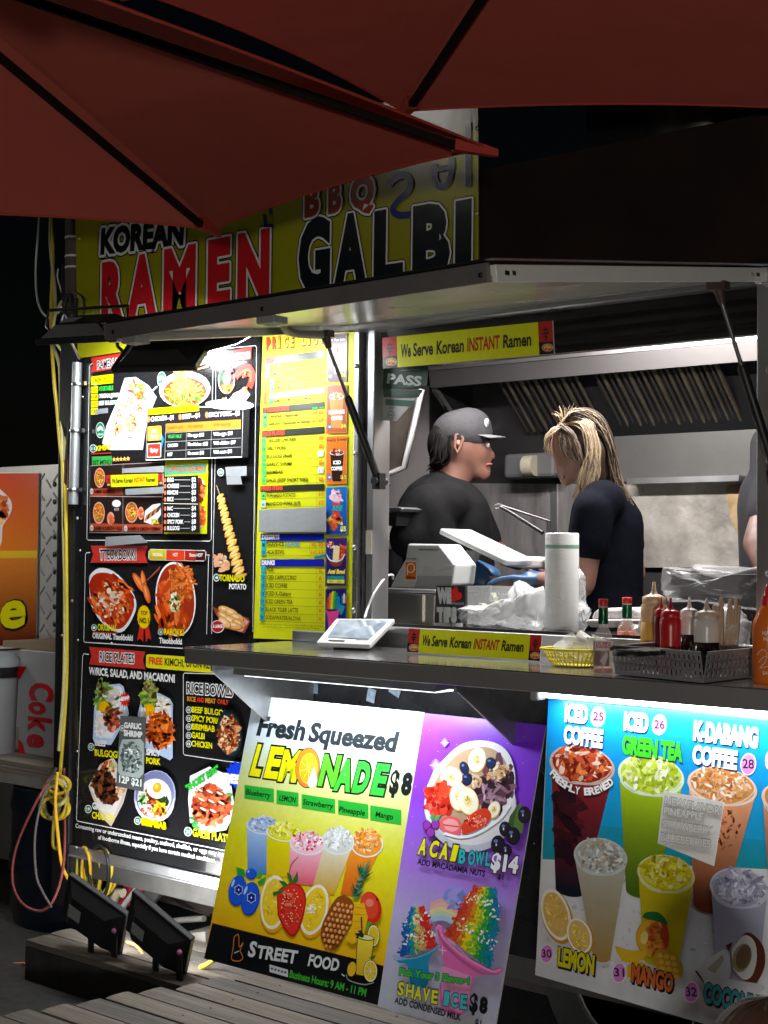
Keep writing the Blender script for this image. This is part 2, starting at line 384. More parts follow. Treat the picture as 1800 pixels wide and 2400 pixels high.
# sliding window sash parked at the left, seen behind the open bay
b = MB(); X0 = onY(878, 1100, .06).x
for bx in ((X0, .05, 1.285, X0+.026, .075, 2.13), (X0+.026, .052, 1.285, X0+.05, .073, 1.30)): b.b2(bx[:3], bx[3:])
b.build('window_sash', ALU, truck, bevel=.002)
b = MB(); b.b2((-3.004, -.024, 1.50), (-2.98, -.0205, 1.575)); b.build('sash_tape_patch', mat('peeling_tape', (.42, .38, .31), .7, var=.4), truck)
# interior
b = MB(); b.b2((-4.53, .06, .28), (1.5, 1.52, .3)); b.build('floor', DARKM, truck)
b = MB(); b.b2((-4.53, .06, 2.42), (1.5, 1.52, 2.45)); b.build('ceiling', mat('ceiling_sheet', (.35, .34, .33), .5, var=.1), truck)
b = MB(); b.b2((-4.53, 1.5, .3), (1.5, 1.53, 2.42)); b.build('back_wall', mat('dark_back_wall', (.035, .034, .035), .45, .2, var=.4, vscale=4), truck)
YB = 1.49
def panel(pts, name, m, y=YB, th=.01):
    mb = MB(); mb.prism([onY(px, py, y) for px, py in pts], (0, th, 0)); return mb.build(name, m, truck)
panel([(830, 860), (1003, 905), (1003, 1330), (830, 1330)], 'wall_panel', mat('pale_wall_panel', (.40, .37, .37), .5, .1, var=.08, vscale=2))
panel([(1008, 1132), (1294, 1134), (1294, 1440), (1008, 1440)], 'wall_panel', STEELD, YB-.006)
panel([(1301, 1134), (1480, 1135), (1480, 1440), (1301, 1440)], 'wall_panel', STEELD, YB-.006)
panel([(1290, 1134), (1305, 1134), (1305, 1440), (1290, 1440)], 'panel_seam', ALU, YB-.012)
panel([(1440, 1012), (1784, 1002), (1784, 1118), (1440, 1130)], 'wall_panel', mat('smoked_steel', (.15, .15, .145), .42, .4, var=.3, vscale=3), YB-.006)
panel([(1470, 1138), (1736, 1127), (1736, 1330), (1470, 1330)], 'splashback', mat('crumpled_splashback', (.70, .66, .60), .35, .5, var=.5, vscale=4, bump=1.0, bscale=7, col2=(.24, .22, .2), rvar=.12), YB-.014)
panel([(1700, 1140), (1735, 1132), (1733, 1265), (1712, 1215)], 'grease_stain', mat('grease_stain', (.24, .15, .06), .5, .3, var=.5, vscale=25, col2=(.45, .33, .18)), YB-.016, .002)
mb = MB(); a, c = onY(1478, 1128, YB-.06), onY(1740, 1118, YB-.06); mb.b2((a.x, YB-.09, a.z-.012), (c.x, YB-.015, c.z+.006)); mb.build('wall_shelf', ALU, truck)
# hood
HY = 1.2; hb, hm, ht = 2.192, 2.262, 2.335
b = MB(); xl = onY(1004, 907, HY).x
b.prism([(xl, HY, hm), (xl, HY, ht), (xl, HY+.02, ht+.02), (xl, HY+.05, ht+.02), (xl, HY+.05, hm)], (2.6, 0, 0)); b.build('hood_front', mat('hood_steel', (.66, .62, .62), .32, .85, var=.06, vscale=3, rvar=.05), truck)
b = MB(); b.prism([(xl, HY+.012, hb), (xl, HY+.002, hm-.002), (xl, HY+.03, hm-.002), (xl, HY+.03, hb)], (2.6, 0, 0)); b.build('hood_lower_lip', mat('hood_lip_steel', (.4, .38, .38), .36, .85, var=.08, vscale=5), truck)
b = MB(); b.prism([(xl, HY+.03, hb), (xl, HY+.03, ht+.02), (xl, 1.49, ht+.02), (xl, 1.49, 1.96), (xl, 1.46, 1.96)], (.012, 0, 0)); b.build('hood_end', DARKM, truck)
b = MB(); b.prism([(xl-.004, HY+.03, hb-.012), (xl-.004, HY+.03, hb+.014), (xl-.004, 1.49, 1.99), (xl-.004, 1.49, 1.964)], (.02, 0, 0)); b.build('hood_edge_rail', ALU, truck)
b = MB(); b.b2((xl, HY+.05, ht+.01), (.8, 1.49, ht+.02)); b.build('hood_top', DARKM, truck)
b = MB(); b.prism([(xl+.4, 1.30, 2.22), (xl+.4, 1.31, 2.235), (xl+.4, 1.49, 2.0), (xl+.4, 1.485, 1.975)], (2.9, 0, 0)); b.build('filter_bank_back', mat('filter_dark', (.03, .03, .033), .4, .6), truck)
BAF = mat('baffle_filter_metal', (.55, .47, .36), .30, .9, var=.7, vscale=6)  # alternate baffles use this paler metal: highlight streaks put into the colour
proto = None
for i in range(34):
    x = onY(1163+16.5*i*(1-.002*i), 905-1.5*i, 1.24).x
    if i in (12, 13): continue
    b = MB(); w_ = .017+.003*math.sin(i*5)
    b.tube([(x, 1.225, 2.235), (x, 1.465, 2.013)], w_*(.30, .46)[i % 2], 10); b.prism([(x-w_, 1.232, 2.24), (x-w_*.8, 1.229, 2.234), (x-w_*.7, 1.232, 2.236)], (0, .24, -.222)); b.build('baffle', (mat('baffle_dark', (.12, .11, .10), .4, .8), BAF)[i % 2], truck)
# exhaust can on the roof
b = MB(); q = onY(1650, 400, .45); b.lathe([(.19, 0), (.19, .28), (.2, .285), (.2, .3), (0, .3)], (q.x, .45, ROOFZ+.03), 28); b.build('roof_vent', mat('vent_metal', (.07, .072, .072), .35, .8, var=.3), truck)
b = MB(); b.b2((-2.4, .3, ROOFZ+.04), (-1.8, .9, ROOFZ+.34)); b.build('roof_box', mat('roof_box_dark', (.006, .007, .009), .8, spec=.1), truck)
# assumed ceiling lamp in the kitchen, out of view, lit
b = MB(); b.b2((-3.2, .33, 2.39), (-1.7, .47, 2.418)); lampb = b.build('assumed_ceiling_lamp', WHITEP, truck)
b = MB(); b.b2((-3.18, .35, 2.384), (-1.72, .45, 2.389)); b.build('diffuser', mat('assumed_kitchen_lamp_on', (1, 1, 1), .5, emit=(1, .95, .93), estr=3), truck)
area('assumed_kitchen_light', (-2.45, .40, 2.38), (-2.45, .62, 1.0), 1.4, .1, 82, (1, .95, .92))
# wheel under the counter
def wheel(parent, c):
    x, y, z = c
    b = MB(); b.lathe([(.2, 0), (.31, .0), (.335, .03), (.335, .17), (.31, .2), (.2, .2)], (x, y, z), 40, axis=(0, 1, 0)); t = b.build('tyre', mat('tyre_rubber', (.02, .02, .02), .8, bump=.2), parent)
    b = MB(); b.lathe([(.2, .0), (.205, -.008), (.195, .0), (.185, .04), (.12, .05), (.1, .03), (.055, .028), (.05, .0), (.035, -.01), (0, -.01)], (x, y, z), 36, axis=(0, 1, 0)); b.build('rim', mat('dusty_rim', (.2, .19, .17), .5, .6, var=.4), parent)
    for k in range(8):
        q = k*math.pi/4+.3; b = MB(); b.lathe([(.011, 0), (.011, -.015), (0, -.018)], (x+.085*math.cos(q), y+.035, z+.085*math.sin(q)), 6, axis=(0, 1, 0)); b.build('wheel_nut', SCREWM, parent)
q = onY(1475, 2385, .07); wheel(truck, (q.x+.02, .07, .33))
# the dark chassis beam and rusty pipes below the truck
b = MB(); b.b2((-4.4, .3, .14), (1.4, .38, .26)); b.b2((-3.5, .04, .2), (-3.2, .1, .27)); b.build('chassis_beam', mat('rusty_chassis', (.05, .035, .028), .7, var=.6), truck)
b = MB(); b.b2((-4.5, .9, 0), (1.4, .96, .3)); b.build('far_skirt', mat('far_skirt', (.02, .02, .02), .8), truck)

# ================================================================ awning hatch
aw = thing('awning_hatch', 'open aluminium awning hatch propped above the serving window', 'awning', (-2.4, -.5, 2.14))
A0, A1, B0, B1 = V3((-3.078, -.03, 2.222)), V3((-1.655, -.03, 2.214)), V3((-3.037, -1.04, 2.066)), V3((-1.784, -1.04, 2.077))
ex = (A1-A0).normalized(); ey = (B0-A0).normalized(); up = V3((0, -.14, .99))
b = MB(); b.prism([A0+up*.01, A1+up*.01, B1+up*.01, B0+up*.01], up*.022); b.build('hatch_skin', mat('polished_aluminium', (.86, .88, .82), .24, .25, bump=.2, bscale=2.2, var=.08, vscale=2, rvar=.05), aw)
def beam(p, q, wv, hv, name, m, parent, ends=None):
    mb = MB(); mb.prism([p, p+V3(wv), p+V3(wv)+V3(hv), p+V3(hv)], V3(q)-V3(p)); return mb.build(name, m, parent, bevel=.002)
beam(B0-up*.004, B1-up*.004, (0, -.012, -.002), up*.042, 'front_flange', mat('shaded_flange', (.16, .155, .155), .45, .3, var=.2), aw)  # flange facing away from the lamps: shade put into its dark colour
beam(B0+up*.038, B1+up*.038, (0, -.02, 0), up*.005, 'front_lip', DARKM, aw)
beam(B1-up*.004+V3((.002, 0, 0)), A1-up*.004+V3((.002, 0, 0)), (.012, 0, 0), up*.036, 'side_flange', mat('lit_flange', (.85, .86, .82), .4, .3, var=.1), aw)  # same flange aluminium, its lit side put into a paler colour
beam(B1+up*.038+V3((.0, -.02, 0)), A1+up*.038, (.02, 0, 0), up*.004, 'drip_lip', ALUM, aw)
beam(A0-V3((.0, 0, .012)), B0-up*.012, (.035, 0, 0), up*.022, 'side_rail', ALU, aw)
beam(A0-V3((0, .04, .014)), A1-V3((0, .04, .014)), (0, .035, .005), up*.022, 'hinge_rail', ALU, aw)
b = MB(); q0, q1 = A0+V3((0, -.085, -.006)), A1+V3((0, -.085, -.006)); b.prism([q0, q0+V3((0, .03, .004)), q0+V3((0, .03, .014)), q0+V3((0, 0, .01))], q1-q0); b.build('inner_rail', ALUM, aw)
for t_, r_ in ((.985, 0), (.47, 0), (.03, 0)):
    p = B0.lerp(B1, t_)+V3((0, -.0125, .012)); b = MB(); b.lathe([(.0065, 0), (.0065, .002), (0, .003)], p, 10, axis=(0, -1, 0)); b.build('bolt_hole', BLACK, aw)
for t_, mm in ((.03, BLACK), (.05, SCREWM), (.93, SCREWM), (.955, BLACK)):
    p = B1.lerp(A1, t_)+V3((.0145, 0, .014)); b = MB(); b.box(p, (.003, .014, .009)); b.build('bolt_hole' if mm is BLACK else 'bolt', mm, aw)
for i, pp in enumerate(((B0.lerp(B1, .07)), (B0.lerp(B1, .47)))):
    b = MB(); b.box(pp+V3((0, .02, -.012)), (.06, .05, .018)); b.build('latch', GREYP, aw, bevel=.003)
# bent crank bracket under the hatch
p = [onP(x, y, A0, up) for x, y in ((665, 735), (668, 752), (672, 772))]
b = MB(); s0 = onY(668, 742, -.45); b.box(s0, (.1, .06, .03)); b.tube(catmull([s0+V3((0, 0, -.01)), onY(666, 765, -.42), onY(690, 781, -.36), onY(755, 785, -.26)], 5), .013, 8); b.build('conduit_elbow', mat('dull_conduit', (.28, .27, .24), .5, .6, var=.2), aw)
# gas struts
for (pt, yt), (pb, yb) in ((((762, 792), -.24), ((888, 1128), -.05)), (((1683, 682), -.22), ((1818, 1110), -.05))):
    T = onY(pt[0], pt[1], yt); Bm = onY(pb[0], pb[1], yb); d = (Bm-T)
    M1 = T+d*.42
    b = MB(); b.cyl(T, M1, .0055, 10); rod = b.build('strut_rod', mat('chrome_rod', (.5, .5, .5), .2, 1.0), aw)
    b = MB(); b.tube([M1-d.normalized()*.01, M1, Bm-d*.02], [.008, .0125, .0125], 12); b.build('strut_cylinder', BLACK, aw)
    b = MB(); b.box(T+V3((0, 0, .012)), (.05, .03, .02)); b.tube([T+V3((0, 0, .01)), T+d*.07], [.017, .009], 8); b.build('strut_mount', mat('rusty_mount', (.09, .06, .05), .5, .5), aw)
    b = MB(); b.box(Bm, (.03, .03, .05)); b.cyl(Bm+V3((0, -.025, 0)), Bm+V3((0, .03, 0)), .013, 10); b.build('strut_mount', BLACK, aw)

# ================================================================ serving shelf
SZ = 1.212; c0 = onZ(434, 1516, SZ); SX0 = c0.x; SY = c0.y
shelf = thing('serving_shelf', 'long stainless serving shelf folded out below the window', 'shelf', (-2.4, SY/2, SZ))
b = MB(); b.b2((SX0, SY, SZ-.012), (1.5, -.001, SZ)); b.build('shelf_top', mat('shelf_steel', (.55, .55, .54), .13, .85, bump=.08, bscale=3, var=.06, rvar=.06), shelf)
b = MB(); b.b2((SX0, SY-.002, SZ-.05), (1.5, SY+.01, SZ-.003)); b.build('front_lip', mat('lip_steel', (.42, .42, .42), .28, .55, bump=.15, bscale=3, var=.15, vscale=3), shelf, bevel=.002)
b = MB(); b.b2((SX0-.002, SY, SZ-.05), (SX0+.01, -.002, SZ-.003)); b.build('end_lip', ALU, shelf)
b = MB(); b.b2((SX0, -.03, SZ+.001), (-3.1, -.004, SZ+.035)); b.build('rear_upstand', ALU, shelf, bevel=.003)
def bracket(x, top_y, drop):
    mb = MB(); mb.prism([(x, -.004, SZ-.014), (x, top_y, SZ-.014), (x, top_y, SZ-.07), (x, -.06, SZ-drop), (x, -.004, SZ-drop)], (.006, 0, 0))
    return mb.build('bracket', mat('bracket_steel', (.36, .36, .36), .42, .85, var=.3, vscale=18, bump=.08), shelf)
xb2 = onY(1290, 1640, -.03).x
bracket(SX0+.07, SY+.04, .36); bracket(xb2, SY+.03, .33)
# LED fitting that lights the lemonade board
f0 = onZ(560, 1592, SZ-.075); lf = thing('shelf_light_fitting', 'slim grey metal light fitting hung under the shelf above the lemonade board', 'light fitting', (-2.9, -.33, SZ-.06), 'light fittings under the shelf')
xa_, xb_ = -3.2, xb2-.12
b = MB(); b.prism([(xa_, -.40, SZ-.052), (xa_, -.27, SZ-.052), (xa_, -.285, SZ-.075), (xa_, -.41, SZ-.082)], (xb_-xa_, 0, 0)); b.build('housing', ALU, lf)
b = MB(); b.b2((xa_+.02, -.38, SZ-.088), (xb_-.02, -.30, SZ-.0835)); b.build('diffuser', mat('dim_led_diffuser', (1, 1, 1), .5, emit=(.92, .96, 1), estr=2), lf)
area('under_shelf_light', ((xa_+xb_)/2, -.36, SZ-.092), ((xa_+xb_)/2, -.30, .4), xb_-xa_-.1, .06, 7.0, (.88, .94, 1))
# lit tube above the drinks board
t0, t1 = onY(1272, 1611, -.47), onY(1800, 1668, -.47)
lf = thing('shelf_tube_light', 'glowing white LED tube under the shelf above the blue drinks board', 'light fitting', t0, 'light fittings under the shelf')
zt = onY(1400, 1636, -.455).z
tx0 = onY(1268, 1616, -.46).x
b = MB(); b.b2((tx0-.02, -.485, zt+.010), (.9, -.425, zt+.022)); b.build('housing', GREYP, lf, bevel=.004)
b = MB(); b.tube([(tx0, -.455, zt), (.88, -.455, zt)], .0095, 12); b.build('tube', TUBE_ON, lf)
b = MB(); b.box((tx0-.012, -.455, zt), (.025, .04, .035)); b.build('end_cap', GREYP, lf, bevel=.006)
area('tube_light', ((tx0+.88)/2, -.45, zt-.02), ((tx0+.88)/2, -.38, .3), .88-tx0, .03, 9, (.95, .98, 1))
# ================================================================ floodlights under the awning
def floodlight(name_label, grp, w_=.26, h_=.2):
    t = thing('floodlight', name_label, 'floodlight', (0, 0, 0), grp, local=True)
    b = MB(); b.b2((-w_/2, 0, -h_/2), (w_/2, .022, h_/2)); b.build('rim', BLACK, t, bevel=.004)
    b = MB(); n = 9
    b.add([(-w_*.44, .022, -h_*.44), (w_*.44, .022, -h_*.44), (w_*.44, .022, h_*.44), (-w_*.44, .022, h_*.44), (-w_*.28, .058, -h_*.3), (w_*.28, .058, -h_*.3), (w_*.28, .058, h_*.3), (-w_*.28, .058, h_*.3)],
          [(0, 1, 5, 4), (1, 2, 6, 5), (2, 3, 7, 6), (3, 0, 4, 7), (4, 5, 6, 7)])
    b.build('housing', BLACK, t)
    b = MB(); b.b2((w_*.1, .0585, -h_*.12), (w_*.3, .060, h_*.14)); b.build('rating_label', mat('grey_label', (.33, .34, .36), .6, var=.2, vscale=60), t)
    b = MB(); b.b2((-w_*.44, -.002, -h_*.44), (w_*.44, -.0005, h_*.44)); b.build('lens', LED_ON, t)
    return t
def aim(t, loc, target, roll=0):
    """front (-Y) of the lamp looks at target"""
    d = (V3(target)-V3(loc)).normalized(); q = d.to_track_quat('-Y', 'Z'); t.location = loc; t.rotation_euler = (q.to_matrix() @ Ry(roll)).to_euler()
# three under the hatch
spots = ((onY(208, 786, -.30), (-4.2, .1, 1.3), 'black floodlight furthest left, beside the cable bundle at the awning end', .30, 4),
         (onY(388, 832, -.34), (-3.8, .1, 1.55), 'large black floodlight in the middle, hanging in front of the ramen board heading', .30, 3.6),
         (onY(562, 792, -.28), (-3.2, .1, 1.5), 'small black floodlight nearest the price list, tucked under the awning edge', .22, 1.0))
for loc, tg, lab, w_, pw in spots:
    t = floodlight(lab, 'floodlights over the menu boards', w_, w_*.72); aim(t, loc, tg)
    b = MB(); b.tube([(-w_*.5, .02, 0), (-w_*.54, .04, 0), (-w_*.54, .09, w_*.1), (w_*.54, .09, w_*.1), (w_*.54, .04, 0), (w_*.5, .02, 0)], .006, 6); b.build('yoke', DARKM, t)
    d = (V3(tg)-V3(loc)).normalized(); area('flood_beam', V3(loc)+d*.012, V3(tg), w_*.8, w_*.55, pw, (.93, .97, 1))
b = MB(); b.tube([onY(166, 800, -.26), onY(186, 840, -.05)], .005, 6); b.tube([onY(215, 772, -.3), onY(390, 800, -.36), onY(560, 782, -.3)], .008, 6)
tag(b.build('mounting_bar', ALUM), 'thin metal bar carrying the floodlights under the awning', 'bracket')
# two standing on the plank step
YF = -.40
for i, (feet, mid, lab) in enumerate((((( 213, 2232), (268, 2244)), (212, 2150), 'black floodlight standing on the plank step, nearer the water barrel'),
                                      (((365, 2274), (421, 2297)), (355, 2205), 'black floodlight standing on the plank step, nearer the lemonade board'))):
    a = onZ(*feet[0], .141); c = onZ(*feet[1], .141)
    t = floodlight(lab, 'floodlights standing on the plank step', .26, .21)
    ctr = (a+c)/2+V3((-.03, -.0, .135)); aim(t, ctr, ctr+V3((-.1, .9, .35)) if i == 0 else ctr+V3((.0, .9, .42)), math.radians((-28, -34)[i]))
    for q in (a, c):
        mb = MB(); mb.prism([q+V3((-.012, -.004, 0)), q+V3((.014, -.004, 0)), q+V3((.008, 0, .1)), q+V3((-.018, 0, .1))], (0, .006, 0)); o = mb.build('leg', BLACK); o.parent = t; o.matrix_parent_inverse = (Matrix.Translation(t.location) @ t.rotation_euler.to_matrix().to_4x4()).inverted()
    mb = MB(); q = c+V3((.012, -.012, .095)); mb.lathe([(.004, 0), (.004, .008), (.008, .009), (.009, .015), (.0, .017)], q, 8, axis=(.6, -.6, .1)); o = mb.build('knob', mat('pink_knob', (.55, .15, .3), .4)); o.parent = t
    o.matrix_parent_inverse = (Matrix.Translation(t.location) @ t.rotation_euler.to_matrix().to_4x4()).inverted()
    area('step_flood_beam', ctr+V3((.03, .05, .05)), (-3.3, -.25, .45) if i else (-3.7, 0, .5), .2, .15, (.8, 2.0)[i], (1, .99, .95))

# ================================================================ plank steps
WOOD = [mat('weathered_plank_%s' % k, c, .75, var=.5, vscale=5, bump=.35, bscale=20, stretch=(.35, 6, 6), rvar=.1) for k, c in (('a', (.17, .145, .122)), ('b', (.20, .168, .135)), ('c', (.14, .125, .112)), ('d', (.22, .185, .15)))]
def plank(parent, x0, x1, y0, y1, z, th=.022, i=0):
    rg = random.Random(i*7+1); mb = MB(); n = 10
    mb.grid(lambda u, v: V3((x0+(x1-x0)*u, (y0+.002)*(1-v)+(y1-.002)*v, z+.0016*math.sin(i*3+u*9)*1.0-(.0022 if v in (0, 1) else 0))), n, 4)
    mb.b2((x0, y0+.002, z-th), (x1, y1-.002, z-.0025))
    o = mb.build('plank', WOOD[i % 4], parent); return o
st = thing('plank_step', 'low weathered plank step carrying two floodlights in front of the truck', 'step', (-3.7, -.2, 0))
zs = .14; yy = -.385; xl_ = -4.25
for i, wd in enumerate((.105, .095, .095, .09)):
    plank(st, xl_+(.004, -.006, .01, 0)[i], -2.6, yy, yy+wd, zs, i=i); yy += wd+.006
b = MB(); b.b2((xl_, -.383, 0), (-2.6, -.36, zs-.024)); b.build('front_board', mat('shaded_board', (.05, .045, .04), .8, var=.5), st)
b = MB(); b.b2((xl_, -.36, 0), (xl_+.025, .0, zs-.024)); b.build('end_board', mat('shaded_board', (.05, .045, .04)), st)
dk = thing('wooden_deck', 'wide weathered wooden deck of long grey planks in the foreground', 'deck', (-2.4, -1.2, 0))
zd = .25; yy = -.405
L0, L1 = onZ(590, 2278, zd), onZ(29, 2369, zd)
ws = [.085, .088, .085, .09, .085, .09, .09, .085, .1, .09, .1, .1]
for i, wd in enumerate(ws):
    t_ = min(1.0, (-.405-yy)/.7); xe = L0.x+(L1.x-L0.x)*t_+random.Random(i).uniform(-.018, .018)
    plank(dk, xe, .6, yy-wd, yy, zd, .03, i=i+5); yy -= wd+.005
for i in range(6):
    for k in range(7):
        q = V3((L0.x+.16+k*.42+.01*math.sin(i*3+k), -.45-i*.092+.012*(k % 2), zd+.0012)); b = MB(); b.lathe([(.004, 0), (.0035, .0012), (0, .0014)], q, 8); b.build('nail_head', mat('nail_metal', (.07, .06, .055), .5, .6), dk)
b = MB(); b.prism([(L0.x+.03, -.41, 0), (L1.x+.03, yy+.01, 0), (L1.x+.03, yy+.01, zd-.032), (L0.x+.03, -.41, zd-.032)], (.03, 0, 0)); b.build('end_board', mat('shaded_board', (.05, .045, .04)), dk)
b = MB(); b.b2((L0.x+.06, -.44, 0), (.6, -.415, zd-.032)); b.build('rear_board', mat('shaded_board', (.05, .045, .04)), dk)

# ================================================================ umbrellas
RED = mat('red_umbrella_cloth', (.36, .035, .02), .85, var=.12, vscale=3, bump=.15, bscale=260)
REDM = RED
def cloth():
    m = bpy.data.materials.new('red_canopy_cloth'); m.use_nodes = True; t = m.node_tree; b_ = t.nodes['Principled BSDF']
    b_.inputs['Base Color'].default_value = (.55, .10, .07, 1); b_.inputs['Roughness'].default_value = .9
    tr = t.nodes.new('ShaderNodeBsdfTranslucent'); tr.inputs[0].default_value = (.42, .06, .045, 1); mx = t.nodes.new('ShaderNodeMixShader'); mx.inputs[0].default_value = .35
    n = t.nodes.new('ShaderNodeTexNoise'); n.inputs['Scale'].default_value = 900; bp = t.nodes.new('ShaderNodeBump'); bp.inputs['Strength'].default_value = .3; bp.inputs['Distance'].default_value = .001; n3 = t.nodes.new('ShaderNodeTexNoise'); n3.inputs['Scale'].default_value = 5; n3.inputs['Detail'].default_value = 3; bq = t.nodes.new('ShaderNodeBump'); bq.inputs['Strength'].default_value = .35; bq.inputs['Distance'].default_value = .02; t.links.new(n3.outputs[0], bq.inputs['Height']); t.links.new(bq.outputs[0], bp.inputs['Normal'])
    t.links.new(n.outputs[0], bp.inputs['Height']); t.links.new(bp.outputs[0], b_.inputs['Normal'])
    t.links.new(b_.outputs[0], mx.inputs[1]); t.links.new(tr.outputs[0], mx.inputs[2]); t.links.new(mx.outputs[0], t.nodes['Material Output'].inputs[0]); return m
CL = cloth()
def umbrella(H, tips, label, pole=True):
    H = V3(H); t = thing('market_umbrella', label, 'umbrella', (H.x, H.y, 0), 'red umbrellas over the tables')
    tips = [V3(q) for q in tips]; N = len(tips)
    for k in range(N):
        P, Q = tips[k], tips[(k+1) % N]
        def fn(u, v, P=P, Q=Q):
            u_ = max(v, .03); e = P*(1-u)+Q*u; c = (e-H)
            pin = 1-.014*4*u*(1-u)*v; p = H+c*v*pin; s_ = math.sin(math.pi*v)*.035
            p.z += s_*.4*(1)+.008*4*u*(1-u)*v
            return p
        mb = MB(); mb.grid(fn, 12, 14); mb.build('canopy_panel', CL, t, solid=.0)
        hem = [fn(i/12, 1.0) for i in range(13)]; mb = MB(); mb.tube([h+(H-h).normalized()*.004 for h in hem], .0035, 5); mb.build('hem', REDM, t)
        T = tips[k]; d = (H-T).normalized(); sd = V3((-d.y, d.x, 0)).normalized()
        p0 = T+d*.07-V3((0, 0, .012)); p1 = H+V3((0, 0, -.03)); mb = MB(); mb.prism([p0-sd*.0065, p0+sd*.0065, p0+sd*.0065-V3((0, 0, .018)), p0-sd*.0065-V3((0, 0, .018))], p1-p0); mb.build('rib', mat('dark_rib_wood', (.010, .006, .005), .9, spec=.1), t)
        mb = MB(); e0 = T-d*.02; e1 = T+d*.085
        mb.add([e0-sd*.006+V3((0, 0, .002)), e0+sd*.006+V3((0, 0, .002)), e1+sd*.020-V3((0, 0, .004)), e1-sd*.020-V3((0, 0, .004)), e0-sd*.006-V3((0, 0, .012)), e0+sd*.006-V3((0, 0, .012)), e1+sd*.013-V3((0, 0, .034)), e1-sd*.013-V3((0, 0, .034))],
               [(3, 2, 1, 0), (4, 5, 6, 7), (0, 1, 5, 4), (1, 2, 6, 5), (3, 0, 4, 7)]); mb.build('rib_pocket', RED, t, solid=.002)
    pw = mat('pole_wood', (.05, .03, .02), .5)
    if pole: q = V3((H.x, H.y, 0)); b = MB(); b.cyl(q, H+V3((0, 0, .05)), .019, 12); b.build('pole', pw, t)
    else:
        q = V3((H.x+1.75, H.y-1.2, 0)); b = MB(); b.cyl(q, q+V3((0, 0, 2.9)), .03, 12); b.build('pole', pw, t)
        b = MB(); b.tube(catmull([q+V3((0, 0, 2.7)), q+V3((-.4, .28, 3.3)), H+V3((0, 0, .32)), H], 5), .022, 10); b.build('arm', pw, t)
    b = MB(); b.lathe([(.05, -.09), (.05, -.03), (.02, -.02)], H, 12); b.build('hub', BLACK, t)
    b = MB(); b.lathe([(.26, 0), (.26, .05), (.2, .055), (.03, .06), (.03, .3)], q, 24); b.build('base', mat('base_iron', (.04, .04, .04), .6), t)
    return t
zu = 2.4; H1 = V3((-2.653, -1.986, 2.75)); A_, B_, C_, F_ = onZ(505, 538, zu), onZ(1146, 347, zu), onZ(-60, -104, zu), onZ(-420, 500, zu)
def opp(H, p): return V3((2*H.x-p.x, 2*H.y-p.y, p.z))
umbrella(H1, [A_, B_, C_, opp(H1, A_), opp(H1, B_), F_], 'red market umbrella at upper left, its two tips over the yellow banner')
zu2 = 2.6; T_, L_ = onZ(942, 262, zu2), onZ(300, -24, zu2); R_ = T_+(onZ(1800, 262, zu2)-T_)*1.2; H2 = V3((-1.16, -1.42, 2.92))
umbrella(H2, [T_, R_, opp(H2, L_), opp(H2, T_), opp(H2, R_), L_], 'red market umbrella at upper right, tip touching the banner top', pole=False)

# ================================================================ assumed lamp post behind the seating, lit, and added fill globe
lp = thing('assumed_yard_lamp', 'assumed pole lamp behind the umbrellas, outside the picture', 'street lamp', (-5.2, -3.2, 0))
b = MB(); b.cyl((-5.2, -3.2, 0), (-5.2, -3.2, 4.1), .04, 12); b.build('post', DARKM, lp)
b = MB(); b.box((-5.2, -3.1, 4.13), (.3, .4, .05)); b.build('lamp_head', DARKM, lp)
b = MB(); b.box((-5.2, -3.1, 4.1), (.22, .3, .008)); b.build('lens', mat('assumed_yard_lamp_on', (1, 1, 1), .5, emit=(1, .96, .9), estr=12), lp)
area('assumed_yard_light', (-5.2, -3.1, 4.08), (-3.6, -1.6, 0), .3, .3, 12, (1, .95, .88))
# globe lamp added behind the camera as unseen fill light
fs = thing('added_unseen_lamp', 'round globe lamp on a pole, added behind the camera as fill light', 'lamp', (1.3, -5.2, 0))
b = MB(); b.cyl((1.3, -5.2, 0), (1.3, -5.2, 1.0), .03, 10); b.build('post', DARKM, fs)
b = MB(); b.lathe([(.001, 0), (.08, .03), (.12, .12), (.08, .21), (.001, .24)], (1.3, -5.2, 1.0), 20); b.build('globe', mat('globe_on', (1, 1, 1), .5, emit=(1, .93, .85), estr=5), fs)
ll = bpy.data.lights.new('globe_fill_light', 'POINT'); ll.energy = 330; ll.color = (1, .95, .88); ll.shadow_soft_size = .12
lo = bpy.data.objects.new('globe_fill_light', ll); COL.objects.link(lo); lo.location = (1.3, -5.2, 1.32)

nl = thing('added_unseen_lamp', 'assumed lamp of the neighbouring stall, added unseen out of frame to the left', 'lamp', (-6.6, -.35, 2.2))  # assumed unseen lamp, added to brighten the stall sign, carton and bin
b = MB(); b.box((-6.6, -.35, 2.22), (.4, .14, .04)); b.build('housing', DARKM, nl)
b = MB(); b.box((-6.6, -.35, 2.196), (.36, .1, .006)); b.build('lens', mat('assumed_stall_lamp_on', (1, 1, 1), .5, emit=(1, .95, .88), estr=12), nl)
b = MB(); b.cyl((-6.6, -.28, 2.24), (-6.6, .76, 2.3), .012, 8); b.cyl((-6.6, .76, 0), (-6.6, .76, 2.31), .02, 8); b.build('bracket_arm', DARKM, nl)
area('assumed_stall_light', (-6.6, -.36, 2.18), (-5.6, .6, 1.2), .36, .1, 14, (1, .95, .88))
